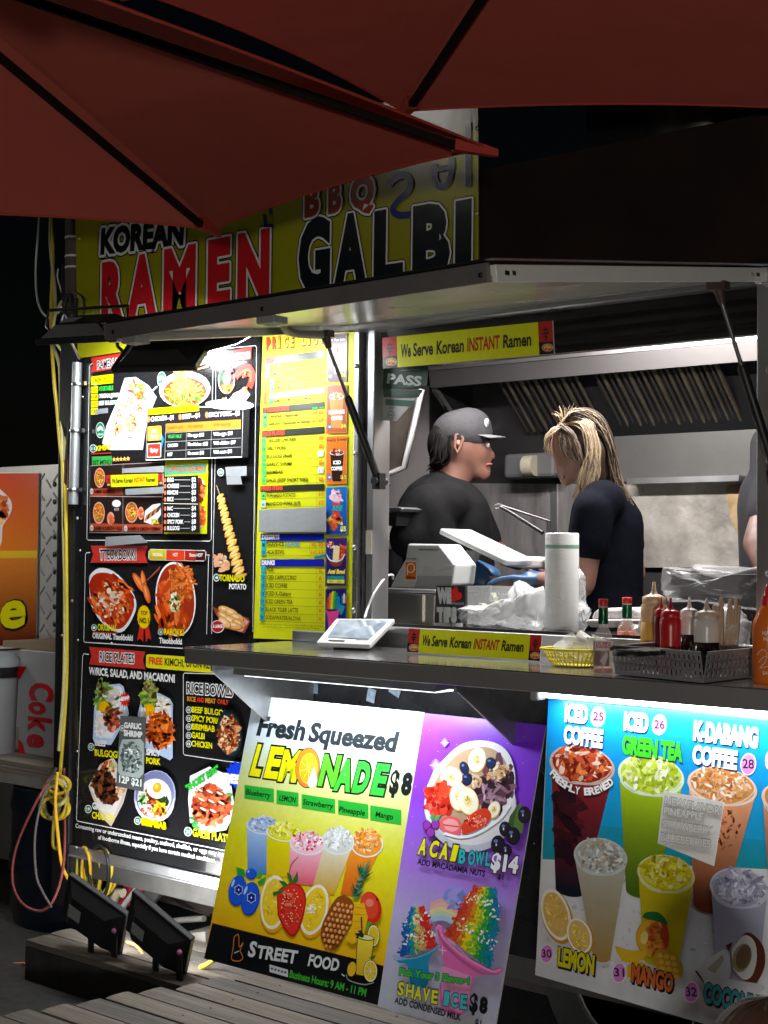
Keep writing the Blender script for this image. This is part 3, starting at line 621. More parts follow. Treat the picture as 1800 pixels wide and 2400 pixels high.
# ================================================================ flat printed boards
def board(nm, label, cat, corners, y=None, plane=None, th=.004, m=None, col=None, grp=None):
    """a thin board whose four corners (tl,tr,br,bl) are looked up on its plane"""
    if plane is None: o = V3((onY(*corners[0], y).x, y, 0)); U, V = V3((1, 0, 0)), V3((0, 0, 1)); n = V3((0, 1, 0))
    else: o, U, V = plane; o = V3(o); U, V = V3(U).normalized(), V3(V).normalized(); n = U.cross(V)
    P = [onP(c[0], c[1], o, n) for c in corners]; base = (P[2]+P[3])/2
    t = thing(nm, label, cat, base, grp); N = U.cross(V); N = N if N.dot(CAM-base) > 0 else -N
    mb = MB(); mb.prism(P[::-1], -N*th); mb.build('board_sheet', m or mat('board_'+nm, col or (.02, .02, .02), .25, var=.1, vscale=5, coat=.3), t)
    pr = Print(base, U, V); return t, pr
YEL, BLK, WHT, REDC, GRN, ORG = '#e8e000', '#101112', '#f4f4f0', '#d8281c', '#2fae3a', '#e8702a'
# ---------------------------------------------------------------- yellow banner on the upper wall
bt, P = board('banner', 'big yellow banner with red and black lettering above the awning', 'banner', [(176, 470), (1120, 170), (1121, 700), (182, 840)], -.03, m=mat('yellow_vinyl', lin('#8e8c10'), .2, var=.12, vscale=3, bump=.25, bscale=5, stretch=(1, 1, .3)))
P.z = .002
P.t = (100, 500, 2.07375)
def olt(P, s, x0, y0, x1, y1, h, c, b=.03, **k):
    r = .030*170/max(60, h-40); P.text(s, x0+9, y0-9, x1-9, y1-9, h-20, BLK, .06, out=BLK, ow=r*2.3, halo=True); P.text(s, x0+9, y0-9, x1-9, y1-9, h-20, c, .06, out='#d0d0cc', ow=r*1.5, halo=True)
olt(P, 'KOREAN', 272, 213, 695, 165, 150, '#14181c', .03)
for i, (ch, x0, x1) in enumerate((('R', 283, 400), ('A', 405, 560), ('M', 585, 745), ('E', 800, 915), ('N', 945, 1105))):
    f = lambda x: 560-.145*(x-283)
    olt(P, ch, x0-6, f(x0), x1+8, f(x1), 330+(x0-283)*.065, '#b81c22', .045)
P.t = (700, 200, 2.37)
for ch, x0, x1 in (('G', -5, 178), ('A', 190, 385), ('L', 415, 585), ('B', 630, 845), ('I', 868, 965)):
    f = lambda x: 1180-.135*(x+5)
    olt(P, ch, x0-5, f(x0), x1+7, f(x1), 436-x0*.01, '#0c1218', .05)
for ch, x0, x1 in (('B', 28, 128), ('B', 160, 250), ('Q', 282, 432)):
    f = lambda x: 750-.16*(x-28)
    olt(P, ch, x0, f(x0), x1, f(x1), 205, '#8c3018', .05)
BL = '#16206c'
P.line(catmull([(510, 555), (540, 520), (590, 500), (625, 530), (615, 590), (560, 640), (528, 690), (560, 722), (625, 720)], 5), 34, BL)
P.line(catmull([(758, 440), (765, 520), (790, 565), (835, 545), (855, 470), (855, 400)], 5), 32, BL); P.line([(765, 470), (850, 455)], 26, BL)
P.line([(946, 205), (946, 400), (948, 565)], 34, BL)
P.t = (100, 500, 2.07375)
P.line([(1082, 5), (1085, 62), (1125, 60)], 14, BL); P.line([(990, -10), (992, -40)], 10, BL); P.line([(1110, -40), (1112, 5)], 10, BL); P.line([(880, 60), (880, 30)], 12, BL)
P.line([(312, 408), (335, 470), (338, 510)], 4, '#a8a8a0'); P.line([(252, 465), (246, 515)], 5, '#c0c0b0')
P.build('lettering', bt, print_mat('vinyl_print', .2, spec=.35))
for px, py in ((1117, 300), (1117, 500), (186, 560), (186, 760)):
    q = onY(px, py, -.034); b = MB(); b.lathe([(.006, 0), (.004, .003), (0, .004)], q, 8, axis=(0, -1, 0)); b.build('grommet', SCREWM, bt)

# ---------------------------------------------------------------- black menu board
mt_, P = board('menu_board', 'tall black menu board with food pictures on the truck side left of the price list', 'menu board', [(199, 740), (612, 690), (594, 2066), (174, 1982)], -.006, m=mat('black_board_gloss', (.012, .012, .013), .16, coat=.6, bump=.08, bscale=3))
W2 = '#e8e8e8'
def frame(pts, w_=5): P.line(pts, w_, W2)
P.t = (150, 780, 3.318)
frame([(225, 235), (200, 260), (185, 1290), (180, 1600), (190, 1612), (1135, 1620), (1148, 1605), (1155, 700), (1160, 160), (1145, 138), (900, 165)])
frame([(1150, 2340), (1165, 1560), (1180, 900), (1183, 150), (1195, 128), (1490, 100), (1500, 115), (1488, 900), (1478, 1600), (1470, 2325)], 4)
def chip(x0, y0, x1, y1, h, c, rnd=4): P.bar(x0, y0, x1, y1, h, c, rnd=rnd)
def ribbon(x0, y0, x1, y1, h, c='#c8332a'):
    P.poly([(x0, y0), (x1, y1), (x1-18, y1+h*.5), (x1, y1+h), (x0, y0+h), (x0+18, y0+h*.5)], c)
def wtext(s, x0, y0, x1, y1, h, c='#101014', o='#f4f4f4', b=.02, ow=.07, **k): P.text(s, x0, y0, x1, y1, h, c, b, out=o, ow=ow, **k)
def numdot(x, y, r, s, bg='#2c6a52', fg='#ffffff'):
    P.ell(x, y, r*.85, r, '#e0e8e4'); P.ell(x, y, r*.7, r*.82, bg); P.text(s, x-r*.4, y+r*.35, x+r*.4, y+r*.35, r*.7, fg, .03)
ribbon(210, 192, 600, 128, 118); wtext('RAMEN & KIMBAP', 262, 284, 572, 232, 62)
chip(212, 340, 385, 320, 70, YEL); P.text('NON SPICY', 245, 388, 355, 375, 32, '#3a3a10', .02)
for i, (a, t_, c, x1) in enumerate((('11-A', 'VEGETABLE', '#38c838', 385), ('11-B', 'ORIGINAL[SPAM', W2, 425), ('11-C', 'BEEF BULGOGI', W2, 412), ('11-', '', W2, 300))):
    y = 455+i*56; chip(212, y-35, 266, y-38, 50, YEL); P.text(a, 217, y+2, 260, y-1, 26, '#505010', .02)
    if t_: P.text(t_, 272, y-2, x1, y-10, 34, c, .035)
chip(246, 596, 345, 585, 38, '#8a9094')
# kimbap plate
P.poly([(475, 352), (560, 345), (660, 410), (722, 500), (645, 700), (615, 910), (360, 912), (300, 860), (330, 730), (420, 520)], '#cfd4dc')
P.poly([(480, 365), (555, 358), (650, 420), (700, 500), (620, 690), (590, 880), (380, 890), (330, 850), (360, 730), (440, 530)], '#e4e6ea')
P.scatter(560, 440, 60, 60, 40, 13, ['#d88a3a', '#e8c060', '#3c8a3c', '#c8402a'], seed=3)
P.scatter(610, 500, 30, 50, 26, 12, ['#d0502a', '#2c7a30', '#e89040'], seed=31)
for (x, y, rx, ry, k) in ((515, 525, 42, 62, 1), (600, 580, 44, 66, 6), (470, 590, 36, 56, 2), (440, 650, 36, 60, 3), (425, 745, 42, 92, 4), (525, 705, 62, 112, 5)):
    P.ell(x, y, rx, ry, '#141a16', 8); P.ell(x, y, rx*.95, ry*.95, '#f0ece4', 8); P.scatter(x, y, rx*.62, ry*.62, 38, 11, ['#e8743a', '#f0a058', '#d84a2a', '#f0c860', '#8ab050', '#f4e0c0'], seed=k); P.scatter(x, y, rx*.9, ry*.9, 26, 5, ['#ffffff', '#e8e4dc'], seed=k+20)
P.line([(730, 415), (545, 585)], 7, '#b8bcc0'); P.line([(735, 425), (548, 592)], 4, '#606468'); P.line([(650, 690), (515, 830)], 6, '#a0a4a8')
def vegan(x, y):
    P.ell(x, y, 34, 62, '#e0f0e4'); P.ell(x, y, 31, 57, '#187048'); P.ell(x-10, y-10, 12, 22, '#d0f0d8', 30); P.ell(x+10, y-14, 10, 24, '#d0f0d8', -30); P.text('VEGAN', x-20, y+42, x+20, y+40, 16, '#d8f0e0', .03)
vegan(765, 365); vegan(287, 757)
numdot(232, 900, 32, '11'); P.text('KIMBAP', 258, 922, 368, 908, 42, YEL, .04); P.line([(218, 942), (370, 935)], 7, '#c82820')
# ramen bowl
chip(918, 90, 1110, 70, 110, YEL); P.text('SHIN RAMYUN', 930, 165, 1098, 145, 55, '#e8c8c0', .04); P.text('SHIN', 740, 292, 850, 278, 48, YEL, .04); P.text('RAMEN', 780, 268, 900, 256, 40, YEL, .04); P.text('(INSTANT)', 915, 262, 1028, 246, 34, W2, .05); P.line([(735, 298), (1035, 268)], 7, '#d03020')
P.ell(945, 440, 200, 140, '#e6e9ee', -4); P.ell(945, 435, 188, 128, '#d8dce4', -4); P.ell(945, 462, 168, 112, '#b02c10', -4); P.ell(945, 468, 160, 105, '#d04a18', -4)
P.noodles(945, 470, 140, 85, 190, 8, ['#f0c850', '#e8b040', '#f4dc78', '#d89030'], ln=46, seed=4); P.noodles(925, 350, 36, 70, 80, 8, ['#f4e070', '#ecc850', '#e0b040'], ln=60, seed=5, curl=.3)
P.scatter(945, 520, 120, 40, 60, 9, ['#d8401c', '#3c8a2c', '#f0a050'], seed=8)
P.line([(975, 285), (1135, 222)], 11, '#d8a050'); P.line([(980, 300), (1135, 262)], 11, '#b87c38')
# chef's picks
P.poly([(1215, 160), (1465, 108), (1462, 205), (1212, 240)], '#c8352a'); wtext("CHEF'S PICKS", 1222, 222, 1450, 196, 44)
P.ell(1270, 367, 66, 108, '#e8e4dc'); P.ell(1270, 367, 58, 98, '#202018')
P.scatter(1245, 350, 26, 70, 40, 12, ['#2c5a30', '#184020'], seed=1); P.scatter(1298, 340, 24, 60, 36, 12, ['#7a2050', '#3c1828', '#d05030'], seed=2); P.scatter(1272, 430, 34, 30, 36, 12, ['#e07030', '#f09040'], seed=3); P.ell(1272, 355, 28, 48, '#f8f0f0'); P.ell(1272, 345, 14, 24, '#f0b0b0')
P.line(catmull([(1340, 345), (1390, 290), (1440, 275), (1470, 320), (1465, 380), (1448, 425)], 4), 52, '#c82c18'); P.line(catmull([(1350, 340), (1400, 300), (1445, 290), (1462, 330), (1455, 385)], 4), 16, '#e85a38')
P.scatter(1410, 330, 50, 20, 30, 6, ['#f07850', '#901808'], seed=9)
P.poly([(1230, 595), (1330, 470), (1420, 430), (1455, 480), (1400, 560), (1300, 600)], '#d8dade')
for k in range(9): P.ell(1270+k*17, 580-k*17, 17, 30, '#18201c', 30); P.ell(1268+k*17, 580-k*17, 13, 25, ['#e8e0d0', '#f0e8d8'][k % 2], 30); P.ell(1268+k*17, 580-k*17, 6, 12, '#d8843a', 30)
P.scatter(1250, 545, 24, 36, 24, 9, ['#e07838', '#f0a060', '#f0e0d0'], seed=12); P.scatter(1420, 440, 16, 30, 16, 8, ['#d06030', '#f09050'], seed=14)
P.t = (150, 1050, 3.318)
# set menu
chip(225, 68, 380, 62, 88, '#3aa848'); P.text('SET MENU', 232, 138, 372, 130, 38, '#0c2010', .02)
def star(x, y, r, c):
    pts = []
    for k in range(10): q = math.pi*k/5-math.pi/2; rr = r if k % 2 == 0 else r*.42; pts.append((x+rr*math.cos(q)*.9, y+rr*math.sin(q)))
    P.poly(pts, c)
for k in range(5): star(398+k*27, 90-k*1.5, 22, '#e89020'); star(398+k*27, 89-k*1.5, 14, '#ffe890')
P.poly([(210, 140), (780, 110), (775, 662), (208, 658)], '#281c1a'); P.line([(210, 140), (780, 110), (772, 662), (208, 658)], 4, '#a09090', True)
P.line([(468, 120), (466, 655)], 3, '#b0a098'); P.line([(208, 376), (776, 380)], 4, '#c0b0a8')
for (x0, y0, x1, y1) in ((212, 318, 464, 308), (212, 585, 464, 590), (470, 590, 770, 594)): P.bar(x0, y0, x1, y1, 58, '#b04a30')
def pot(x, y, rx=42, ry=78):
    P.ell(x, y, rx, ry, '#e0a088'); P.ell(x, y, rx*.84, ry*.84, '#8a2c10'); P.ell(x, y, rx*.78, ry*.78, '#d86a20'); P.noodles(x, y, rx*.6, ry*.6, 34, 5, ['#f0c850', '#f4dc78', '#e8a030'], ln=24, seed=int(x)); P.scatter(x, y, rx*.6, ry*.6, 14, 6, ['#c83018', '#50902c'], seed=int(x)+3)
pot(286, 232); pot(280, 505, 46, 86); pot(535, 500, 50, 82)
P.ell(373, 548, 29, 50, '#e0a890'); P.scatter(373, 548, 22, 38, 30, 8, ['#d04020', '#e87840'], seed=5); P.ell(608, 508, 24, 50, '#e0a890'); P.scatter(608, 508, 18, 38, 26, 8, ['#d04020', '#e87840'], seed=6)
P.ell(418, 432, 34, 28, '#f0f0f4'); P.text('RICE', 402, 488, 436, 486, 18, '#d0d0d0', .02)
P.poly([(640, 490), (700, 440), (760, 430), (765, 520), (700, 600), (632, 575)], '#d8dce4')
for k in range(6): P.ell(655+k*18, 540-k*13, 10, 34, ['#c87838', '#3c2a20'][k % 2], 30)
P.text('FULL', 690, 592, 750, 588, 34, YEL, .04, out='#302810', ow=.05)
for s_, x0, x1, y in (('RAMEN & KIMCHI', 243, 400, 352), ('RAMEN & KIMCHI + RICE', 243, 462, 638), ('RAMEN & KIMCHI + KIMBAP', 510, 762, 642)): P.text(s_, x0, y, x1, y, 28, '#1c0c08', .03)
for x, y, s_ in ((226, 338, '10'), (226, 622, '14'), (490, 626, '16')): P.ell(x, y, 13, 24, '#c8c8c8'); P.text(s_, x-7, y+9, x+7, y+9, 17, '#202020', .02)
# toppings and side menu print
P.grad([(795, 98), (1132, 95), (1122, 668), (790, 668)], '#d8d800', '#c8d010', 2)
P.bar(797, 140, 1118, 122, 72, '#2aa890'); P.text('TOPPINGS & SIDE MENU', 808, 192, 1108, 180, 44, '#c84820', .03)
P.ell(1060, 330, 48, 105, '#d8dce0'); P.scatter(1060, 330, 40, 92, 90, 13, ['#b83018', '#e06030', '#e89858', '#702010'], seed=44)
P.ell(1065, 540, 46, 90, '#d0b0a0'); P.scatter(1065, 540, 38, 80, 60, 13, ['#e07030', '#d85820', '#f09050'], seed=45)
# tteokbokki
ribbon(218, 760, 660, 762, 132); wtext('TTEOKBOKKI', 288, 868, 572, 868, 78)
frame([(215, 812), (185, 815), (178, 830), (165, 1500), (172, 1510), (935, 1558)])
frame([(1118, 832), (1140, 832), (1135, 850), (1120, 1448)])
P.poly([(668, 805), (685, 785), (1105, 795), (1118, 810), (1112, 872), (1095, 882), (680, 872), (665, 855)], '#d8d8d0')
P.grad([(674, 792), (804, 793), (802, 872), (672, 868)], '#d0c820', '#b8a020', 3); P.bar(806, 793, 948, 796, 80, '#d84020'); P.bar(951, 797, 1035, 799, 78, '#b02818'); P.bar(1035, 799, 1110, 802, 74, '#401410')
P.text('ORIGINAL', 695, 842, 780, 843, 27, '#f0f0e0', .03); P.text('HOT', 858, 843, 896, 843, 27, '#f4e8e0', .03); P.text('Extra HOT', 988, 845, 1090, 847, 27, '#f4f4f4', .03)
P.poly(catmull([(205, 1040), (215, 985), (290, 932), (400, 960), (500, 1060), (570, 1180), (560, 1290), (480, 1420), (400, 1425), (290, 1340), (215, 1210)], 3), '#e8eaf0')
P.poly(catmull([(205, 1060), (240, 990), (320, 968), (420, 1000), (500, 1090), (555, 1190), (540, 1290), (470, 1395), (390, 1400), (300, 1320), (225, 1200)], 3), '#b02810')
P.scatter(380, 1180, 140, 165, 170, 20, ['#d84818', '#e86828', '#c03810', '#f08030', '#a82008'], el=(1.2, 3), rot=25, seed=21, ang=50)
P.scatter(380, 1180, 120, 150, 60, 9, ['#f0c0a0', '#f4d8c0', '#f09060'], seed=22); P.scatter(350, 1160, 60, 60, 14, 16, ['#f0d8c0', '#e8c0a0'], el=(1, 2), seed=23)
def tteok(x, y, rx, ry, rot): P.ell(x, y, rx, ry, '#c85018', rot); P.ell(x-3, y-3, rx*.8, ry*.8, '#e87430', rot); P.ell(x-7, y-12, rx*.3, ry*.6, '#f8a060', rot)
tteok(598, 1050, 28, 92, -32); tteok(632, 1045, 20, 95, -8); tteok(655, 1130, 24, 80, -14)
P.line([(760, 925), (625, 1060)], 5, '#c06040'); P.line([(755, 945), (610, 1070)], 5, '#8a3020')
P.poly([(600, 1385), (632, 1395), (628, 1510), (605, 1480), (580, 1500)], '#c82c20'); P.poly([(640, 1395), (672, 1385), (690, 1490), (665, 1478), (650, 1512)], '#c82c20')
pts = []
for k in range(32): q = 2*math.pi*k/32; r = 1 if k % 2 else .94; pts.append((633+52*r*math.cos(q), 1314+94*r*math.sin(q)))
P.poly(pts, '#e8b800'); P.ell(633, 1314, 44, 82, '#f0d000'); P.text('TOP', 608, 1298, 662, 1300, 34, '#7a3010', .05); P.text('NO.1', 598, 1362, 672, 1366, 44, '#181008', .05)
P.ell(880, 1175, 156, 290, '#eceef2', -4, 36); P.ell(880, 1178, 145, 276, '#a03010', -4, 36)
P.noodles(915, 1060, 105, 150, 230, 11, ['#e87a30', '#d86018', '#f09048', '#c04c10'], ln=44, seed=51); P.scatter(850, 1310, 110, 120, 80, 20, ['#e06020', '#c84010', '#f08038', '#a83008'], el=(1.4, 3.4), seed=52, ang=80); P.scatter(790, 1110, 34, 70, 30, 20, ['#d04818', '#e86a2c'], seed=53)
P.scatter(872, 1200, 34, 70, 50, 10, ['#1c2418', '#e8e8a8', '#5a7a30', '#f4f0d0'], seed=54)
numdot(246, 1396, 26, '1'); P.text('ORIGINAL', 274, 1418, 425, 1425, 50, YEL, .03); P.line([(235, 1430), (430, 1442)], 6, '#c82820'); P.text('ORIGINAL Tteokbokki', 234, 1480, 548, 1500, 46, W2, .045)
numdot(765, 1430, 26, '2'); P.text('RABOKKI', 790, 1452, 945, 1460, 50, YEL, .03); P.text('Tteokbokki', 752, 1518, 930, 1528, 46, W2, .045)
# tornado potato
numdot(1232, 190, 30, '5')
P.line([(1198, 290), (1232, 385)], 7, '#a89878'); P.scatter(1250, 20, 40, 30, 30, 10, ['#402018', '#703828'], seed=71)
for k in range(24):
    y = 380+k*27; x = 1228+k*6.8+noise1(k)*4; rx = 34+k*.9; P.ell(x, y, rx, 17, '#8a5410', -24 if k % 2 else -40); P.ell(x-1, y-3, rx*.94, 14, ['#e8b050', '#f0c060', '#dca040'][k % 3], -24 if k % 2 else -40); P.ell(x-6, y-5, rx*.6, 7, '#f8dc90', -24 if k % 2 else -40)
P.scatter(1245, 895, 55, 55, 26, 19, ['#e0a880', '#d89870', '#f0c8a8'], seed=72)
numdot(1200, 1008, 30, '4'); P.text('TORNADO', 1222, 1035, 1418, 1042, 52, YEL, .04, out='#181808', ow=.04); P.text('POTATO', 1298, 1098, 1432, 1102, 44, W2, .05)
P.poly([(1160, 1225), (1235, 1262), (1445, 1320), (1462, 1350), (1420, 1440), (1270, 1400), (1200, 1300)], '#8a3c28'); P.poly([(1215, 1300), (1380, 1290), (1452, 1350), (1400, 1430), (1280, 1400)], '#e0a0a0')
for k, (x, y, r_) in enumerate(((1270, 1262, 20), (1320, 1285, 30), (1260, 1310, 30), (1360, 1320, 20), (1310, 1345, 28), (1375, 1365, 24), (1340, 1385, 14), (1265, 1360, 40))): P.ell(x, y, 60, 32, '#a86830', r_); P.ell(x-2, y-5, 54, 26, ['#e0a860', '#e8b878', '#d89c58'][k % 3], r_); P.ell(x-10, y-12, 26, 9, '#f4d8a8', r_)
P.ell(1210, 1388, 52, 50, '#e8d8d8'); P.ell(1210, 1388, 46, 44, '#a81820'); P.text('6 LARGE', 1172, 1398, 1250, 1398, 26, '#f4e8e8', .05)
# lower half
P.t = (150, 1480, 3.318)
ribbon(210, 118, 648, 155, 138); wtext('RICE PLATES', 292, 232, 562, 248, 74)
frame([(208, 178), (170, 172), (160, 190), (112, 1455), (120, 1472), (1262, 1700)])
P.poly([(655, 185), (670, 175), (1250, 215), (1250, 330), (665, 282), (652, 270)], '#e0d818'); P.text('FREE', 674, 254, 782, 262, 58, '#d84818', .05); P.text('KIMCHI, UPON REQUEST', 798, 263, 1290, 300, 58, '#202010', .03)
P.text('W/RICE, SALAD, AND MACARONI', 208, 334, 876, 398, 60, W2, .04)
def tray(pts, c='#c8d8ec'): P.poly(pts, c)
P.poly([(268, 430), (330, 415), (450, 405), (480, 430), (520, 640), (400, 850), (380, 882), (250, 862), (240, 830), (250, 600)], '#b4c8e4'); P.poly([(280, 445), (440, 420), (465, 440), (500, 640), (385, 830), (262, 815), (265, 600)], '#dfe6f0')
P.scatter(330, 520, 70, 110, 70, 16, ['#4c7c28', '#7a9a30', '#a8b850', '#58381c'], seed=81); P.scatter(310, 420, 36, 40, 24, 14, ['#6a4a30', '#7a9a40'], seed=82); P.ell(328, 585, 42, 44, '#f0b800'); P.scatter(410, 510, 50, 60, 50, 13, ['#f0ece0', '#e0d8c8'], seed=83)
P.scatter(305, 730, 44, 90, 80, 10, ['#f4f0ec', '#e8dcd8', '#f0e4e0'], seed=84); P.scatter(390, 670, 60, 100, 110, 14, ['#b04438', '#d06048', '#803020', '#e89080', '#70a040'], seed=85)
pts = []
for k in range(24): q = 2*math.pi*k/24; r = 1 if k % 2 else .6; pts.append((488+44*r*math.cos(q), 528+68*r*math.sin(q)))
P.poly(pts, '#d82820'); P.text('NEW!', 446, 545, 526, 530, 34, '#f8f8f8', .07)
P.poly([(640, 440), (760, 480), (840, 520), (862, 560), (862, 980), (840, 1000), (640, 900), (600, 800), (590, 640)], '#b0c4e4'); P.poly([(650, 455), (830, 535), (848, 570), (845, 900), (650, 860), (605, 650)], '#dce4f0')
P.scatter(680, 510, 60, 90, 70, 16, ['#4c7c28', '#8aa038', '#a8b850', '#48301c'], seed=91); P.scatter(680, 420, 30, 34, 24, 14, ['#7a5a40', '#98a850'], seed=92); P.ell(680, 608, 46, 46, '#f0b400'); P.scatter(790, 570, 40, 60, 50, 13, ['#f0e8d8', '#e4d8c8'], seed=93); P.scatter(640, 690, 36, 90, 50, 10, ['#f4f0f0', '#e4dce0'], seed=94)
P.scatter(765, 770, 92, 130, 200, 17, ['#c04c10', '#e06c20', '#983408', '#f08838', '#702404'], el=(1.4, 3.2), seed=95)
numdot(228, 896, 30, '17'); P.text('BEEF', 258, 885, 350, 895, 44, W2, .05); P.text('BULGOGI', 256, 965, 440, 985, 54, YEL, .03)
numdot(625, 950, 30, '18'); P.text('SPICY', 655, 958, 768, 972, 50, W2, .05); P.text('PORK', 655, 1025, 768, 1038, 50, YEL, .04)
frame([(1300, 332), (955, 322), (945, 335), (945, 945), (955, 958), (1290, 1008), (1400, 1020)])
wtext('RICE BOWLS', 972, 478, 1330, 508, 82); P.text('RICE', 974, 540, 1042, 546, 38, '#e09018', .04); P.text('AND', 1050, 548, 1106, 552, 38, '#d83818', .04); P.text('MEAT', 1116, 553, 1196, 560, 38, '#e8a020', .04); P.text('ONLY', 1210, 560, 1298, 570, 38, '#d84018', .04)
for k, (s_, x1) in enumerate((('BEEF BULGOGI', 1298), ('SPICY PORK', 1232), ('BIBIMBAB', 1190), ('GALBI', 1112), ('CHICKEN', 1170))): y = 628+k*66; numdot(988, y-20, 27, '12', '#505c60'); P.text(s_, 1010, y, x1, y+(x1-1010)*.115, 48, YEL, .035)
P.ell(1305, 790, 100, 185, '#0a1c20', -6); P.ell(1305, 795, 92, 170, '#143038', -6); P.scatter(1302, 800, 80, 140, 260, 12, ['#c86838', '#e8a070', '#a04820', '#f0c090', '#d8d0a0', '#7c3010'], seed=99)
P.poly([(300, 1030), (400, 975), (520, 1180), (480, 1330), (385, 1515), (310, 1440), (240, 1290), (208, 1200)], '#cfc4be'); P.poly([(310, 1050), (395, 1000), (495, 1180), (455, 1320), (380, 1480), (325, 1420), (262, 1290), (225, 1200)], '#e8dcd4')
P.scatter(360, 1060, 50, 55, 60, 12, ['#a0b060', '#e0a060', '#f0e0c8', '#c05030'], seed=101); P.scatter(340, 1210, 78, 130, 190, 17, ['#3c1c10', '#5a2c18', '#280f08', '#7a4024'], rot=-20, seed=102); P.scatter(455, 1240, 30, 30, 20, 10, ['#e8c8a0', '#d0a070'], seed=103)
numdot(207, 1378, 32, '19'); P.text('GRILLED', 238, 1378, 398, 1402, 54, W2, .05); P.text('CHICKEN', 236, 1450, 408, 1478, 54, YEL, .04)
P.ell(725, 1275, 162, 200, '#a8b0d8', 8); P.ell(725, 1330, 150, 150, '#eceef4', 0); P.ell(725, 1265, 150, 184, '#7078a0', 8); P.ell(722, 1290, 132, 150, '#e4e4e8', 8)
P.scatter(700, 1280, 60, 60, 50, 16, ['#802c1c', '#b04c30'], seed=111); P.scatter(635, 1310, 30, 50, 34, 12, ['#3c7a2c', '#b8d898'], seed=112); P.scatter(785, 1320, 40, 34, 30, 13, ['#28401c', '#1c3014'], seed=113); P.scatter(760, 1380, 46, 44, 60, 14, ['#f0b020', '#f8d040', '#e86028'], seed=114); P.scatter(660, 1380, 34, 34, 30, 12, ['#f0e8e0', '#b0543c'], seed=115)
P.ell(742, 1222, 78, 74, '#f8f8f4', 25); P.ell(745, 1212, 34, 40, '#f0a010', 20); P.ell(740, 1205, 14, 18, '#f8d060', 20)
numdot(592, 1468, 32, '22'); P.text('BIBIMBAB', 622, 1502, 815, 1540, 58, YEL, .04, out='#202008', ow=.04)
P.poly([(1000, 1120), (1150, 1048), (1310, 1120), (1350, 1400), (1280, 1540), (1110, 1570), (1000, 1480), (985, 1300)], '#e4e8ec'); P.scatter(1290, 1290, 30, 40, 24, 14, ['#2c8a3c', '#48a850'], seed=121); P.scatter(1050, 1480, 24, 50, 24, 14, ['#2c8a3c', '#48a850'], seed=122)
P.scatter(1165, 1350, 140, 150, 260, 18, ['#b04024', '#d06038', '#882c18', '#e88858', '#c85030'], seed=123)
for k in range(8): x, y = 1075+(k % 3)*78+(k//3)*14, 1230+(k//3)*75+(k % 3)*14; P.ell(x, y, 34, 13, '#702010', 28); P.ell(x, y-2, 28, 8, '#f0e4c8', 28)
P.text('"SHORT RIBS"', 978, 1245, 1232, 1082, 52, '#30c838', .045, out='#102810', ow=.05)
pts = []
for k in range(26): q = 2*math.pi*k/26; r = 1 if k % 2 else .75; pts.append((1360+90*r*math.cos(q), 1110+110*r*math.sin(q)))
P.poly(pts, '#1038d0'); P.text('BEST', 1268, 1172, 1450, 1196, 76, '#f4f4f8', .07)
numdot(985, 1552, 36, '21'); P.text('GALBI PLATE', 1020, 1588, 1310, 1640, 62, YEL, .03, out='#303010', ow=.05)
P.text('Consuming raw or undercooked meats, poultry, seafood, shellfish, or eggs may increase your risk', 110, 1522, 1500, 1795, 34, '#e0e0e0', .025)
P.text('of foodborne illness, especially if you have certain medical conditions.', 286, 1612, 1198, 1795, 34, '#e0e0e0', .025)
P.build('printed_menu', mt_)
for x, y in ((183, 1500), (181, 1760), (188, 1290), (560, 776), (262, 1508), (194, 930)):
    q = onY(x, y, -.01); b = MB(); b.lathe([(.005, 0), (.004, .003), (0, .004)], q, 8, axis=(0, -1, 0)); b.build('screw', SCREWM, mt_)

# cards and tape fixed over the menu board
def card(nm, label, cat, corners, y, col, grp=None, th=.003, m=None): return board(nm, label, cat, corners, y, col=lin(col), th=th, grp=grp, m=m)
def tape_piece(corners, y, label):
    t, p = card('tape_strip', label, 'tape', corners, y, '#8a9094', 'strips of silver tape on the boards', .0008, TAPE); return t
k5 = lambda x, y: (150+x/3.318, 780+y/3.318); k6 = lambda x, y: (150+x/3.318, 1050+y/3.318); k7 = lambda x, y: (150+x/3.318, 1480+y/3.318)
ct, P = card('price_card', 'black card of ramen topping prices, corners curling off the menu board', 'price card', [k5(648, 590), k5(1445, 560), k5(1428, 968), k5(638, 992)], -.032, '#0c0c0e', m=mat('black_card', (.014, .014, .015), .25, coat=.3))
P.t = (150, 780, 3.318)
P.line([(650, 592), (1395, 566), (1385, 965), (640, 990)], 6, '#f0f0f0', True)
P.ell(1290, 560, 190, 40, '#c8ccd4', 2)
P.bar(652, 592, 1052, 556, 48, YEL, 52); P.text('TOPPING PRICE FOR INSIDE THE RAMEN ONLY', 662, 628, 1040, 606, 26, '#4a4408', .02)
for x, s_, x1, y in ((662, 'CHICKEN---$4', 856, 690), (905, 'BEEF---$4', 1060, 672), (1112, 'SPICY PORK---$3', 1368, 656)): P.ell(x, y-18, 12, 24, '#e07848'); P.text(s_, x+16, y, x1, y-14, 36, '#f0f0f0', .04)
P.bar(798, 708, 1378, 674, 66, '#e87828', 70); P.text('Instant 1 pack', 808, 750, 930, 742, 24, '#5a2c10', .01); P.text('No toppings', 968, 740, 1082, 732, 24, '#5a2c10', .01); P.text('With toppings', 1165, 728, 1300, 718, 24, '#5a2c10', .01)
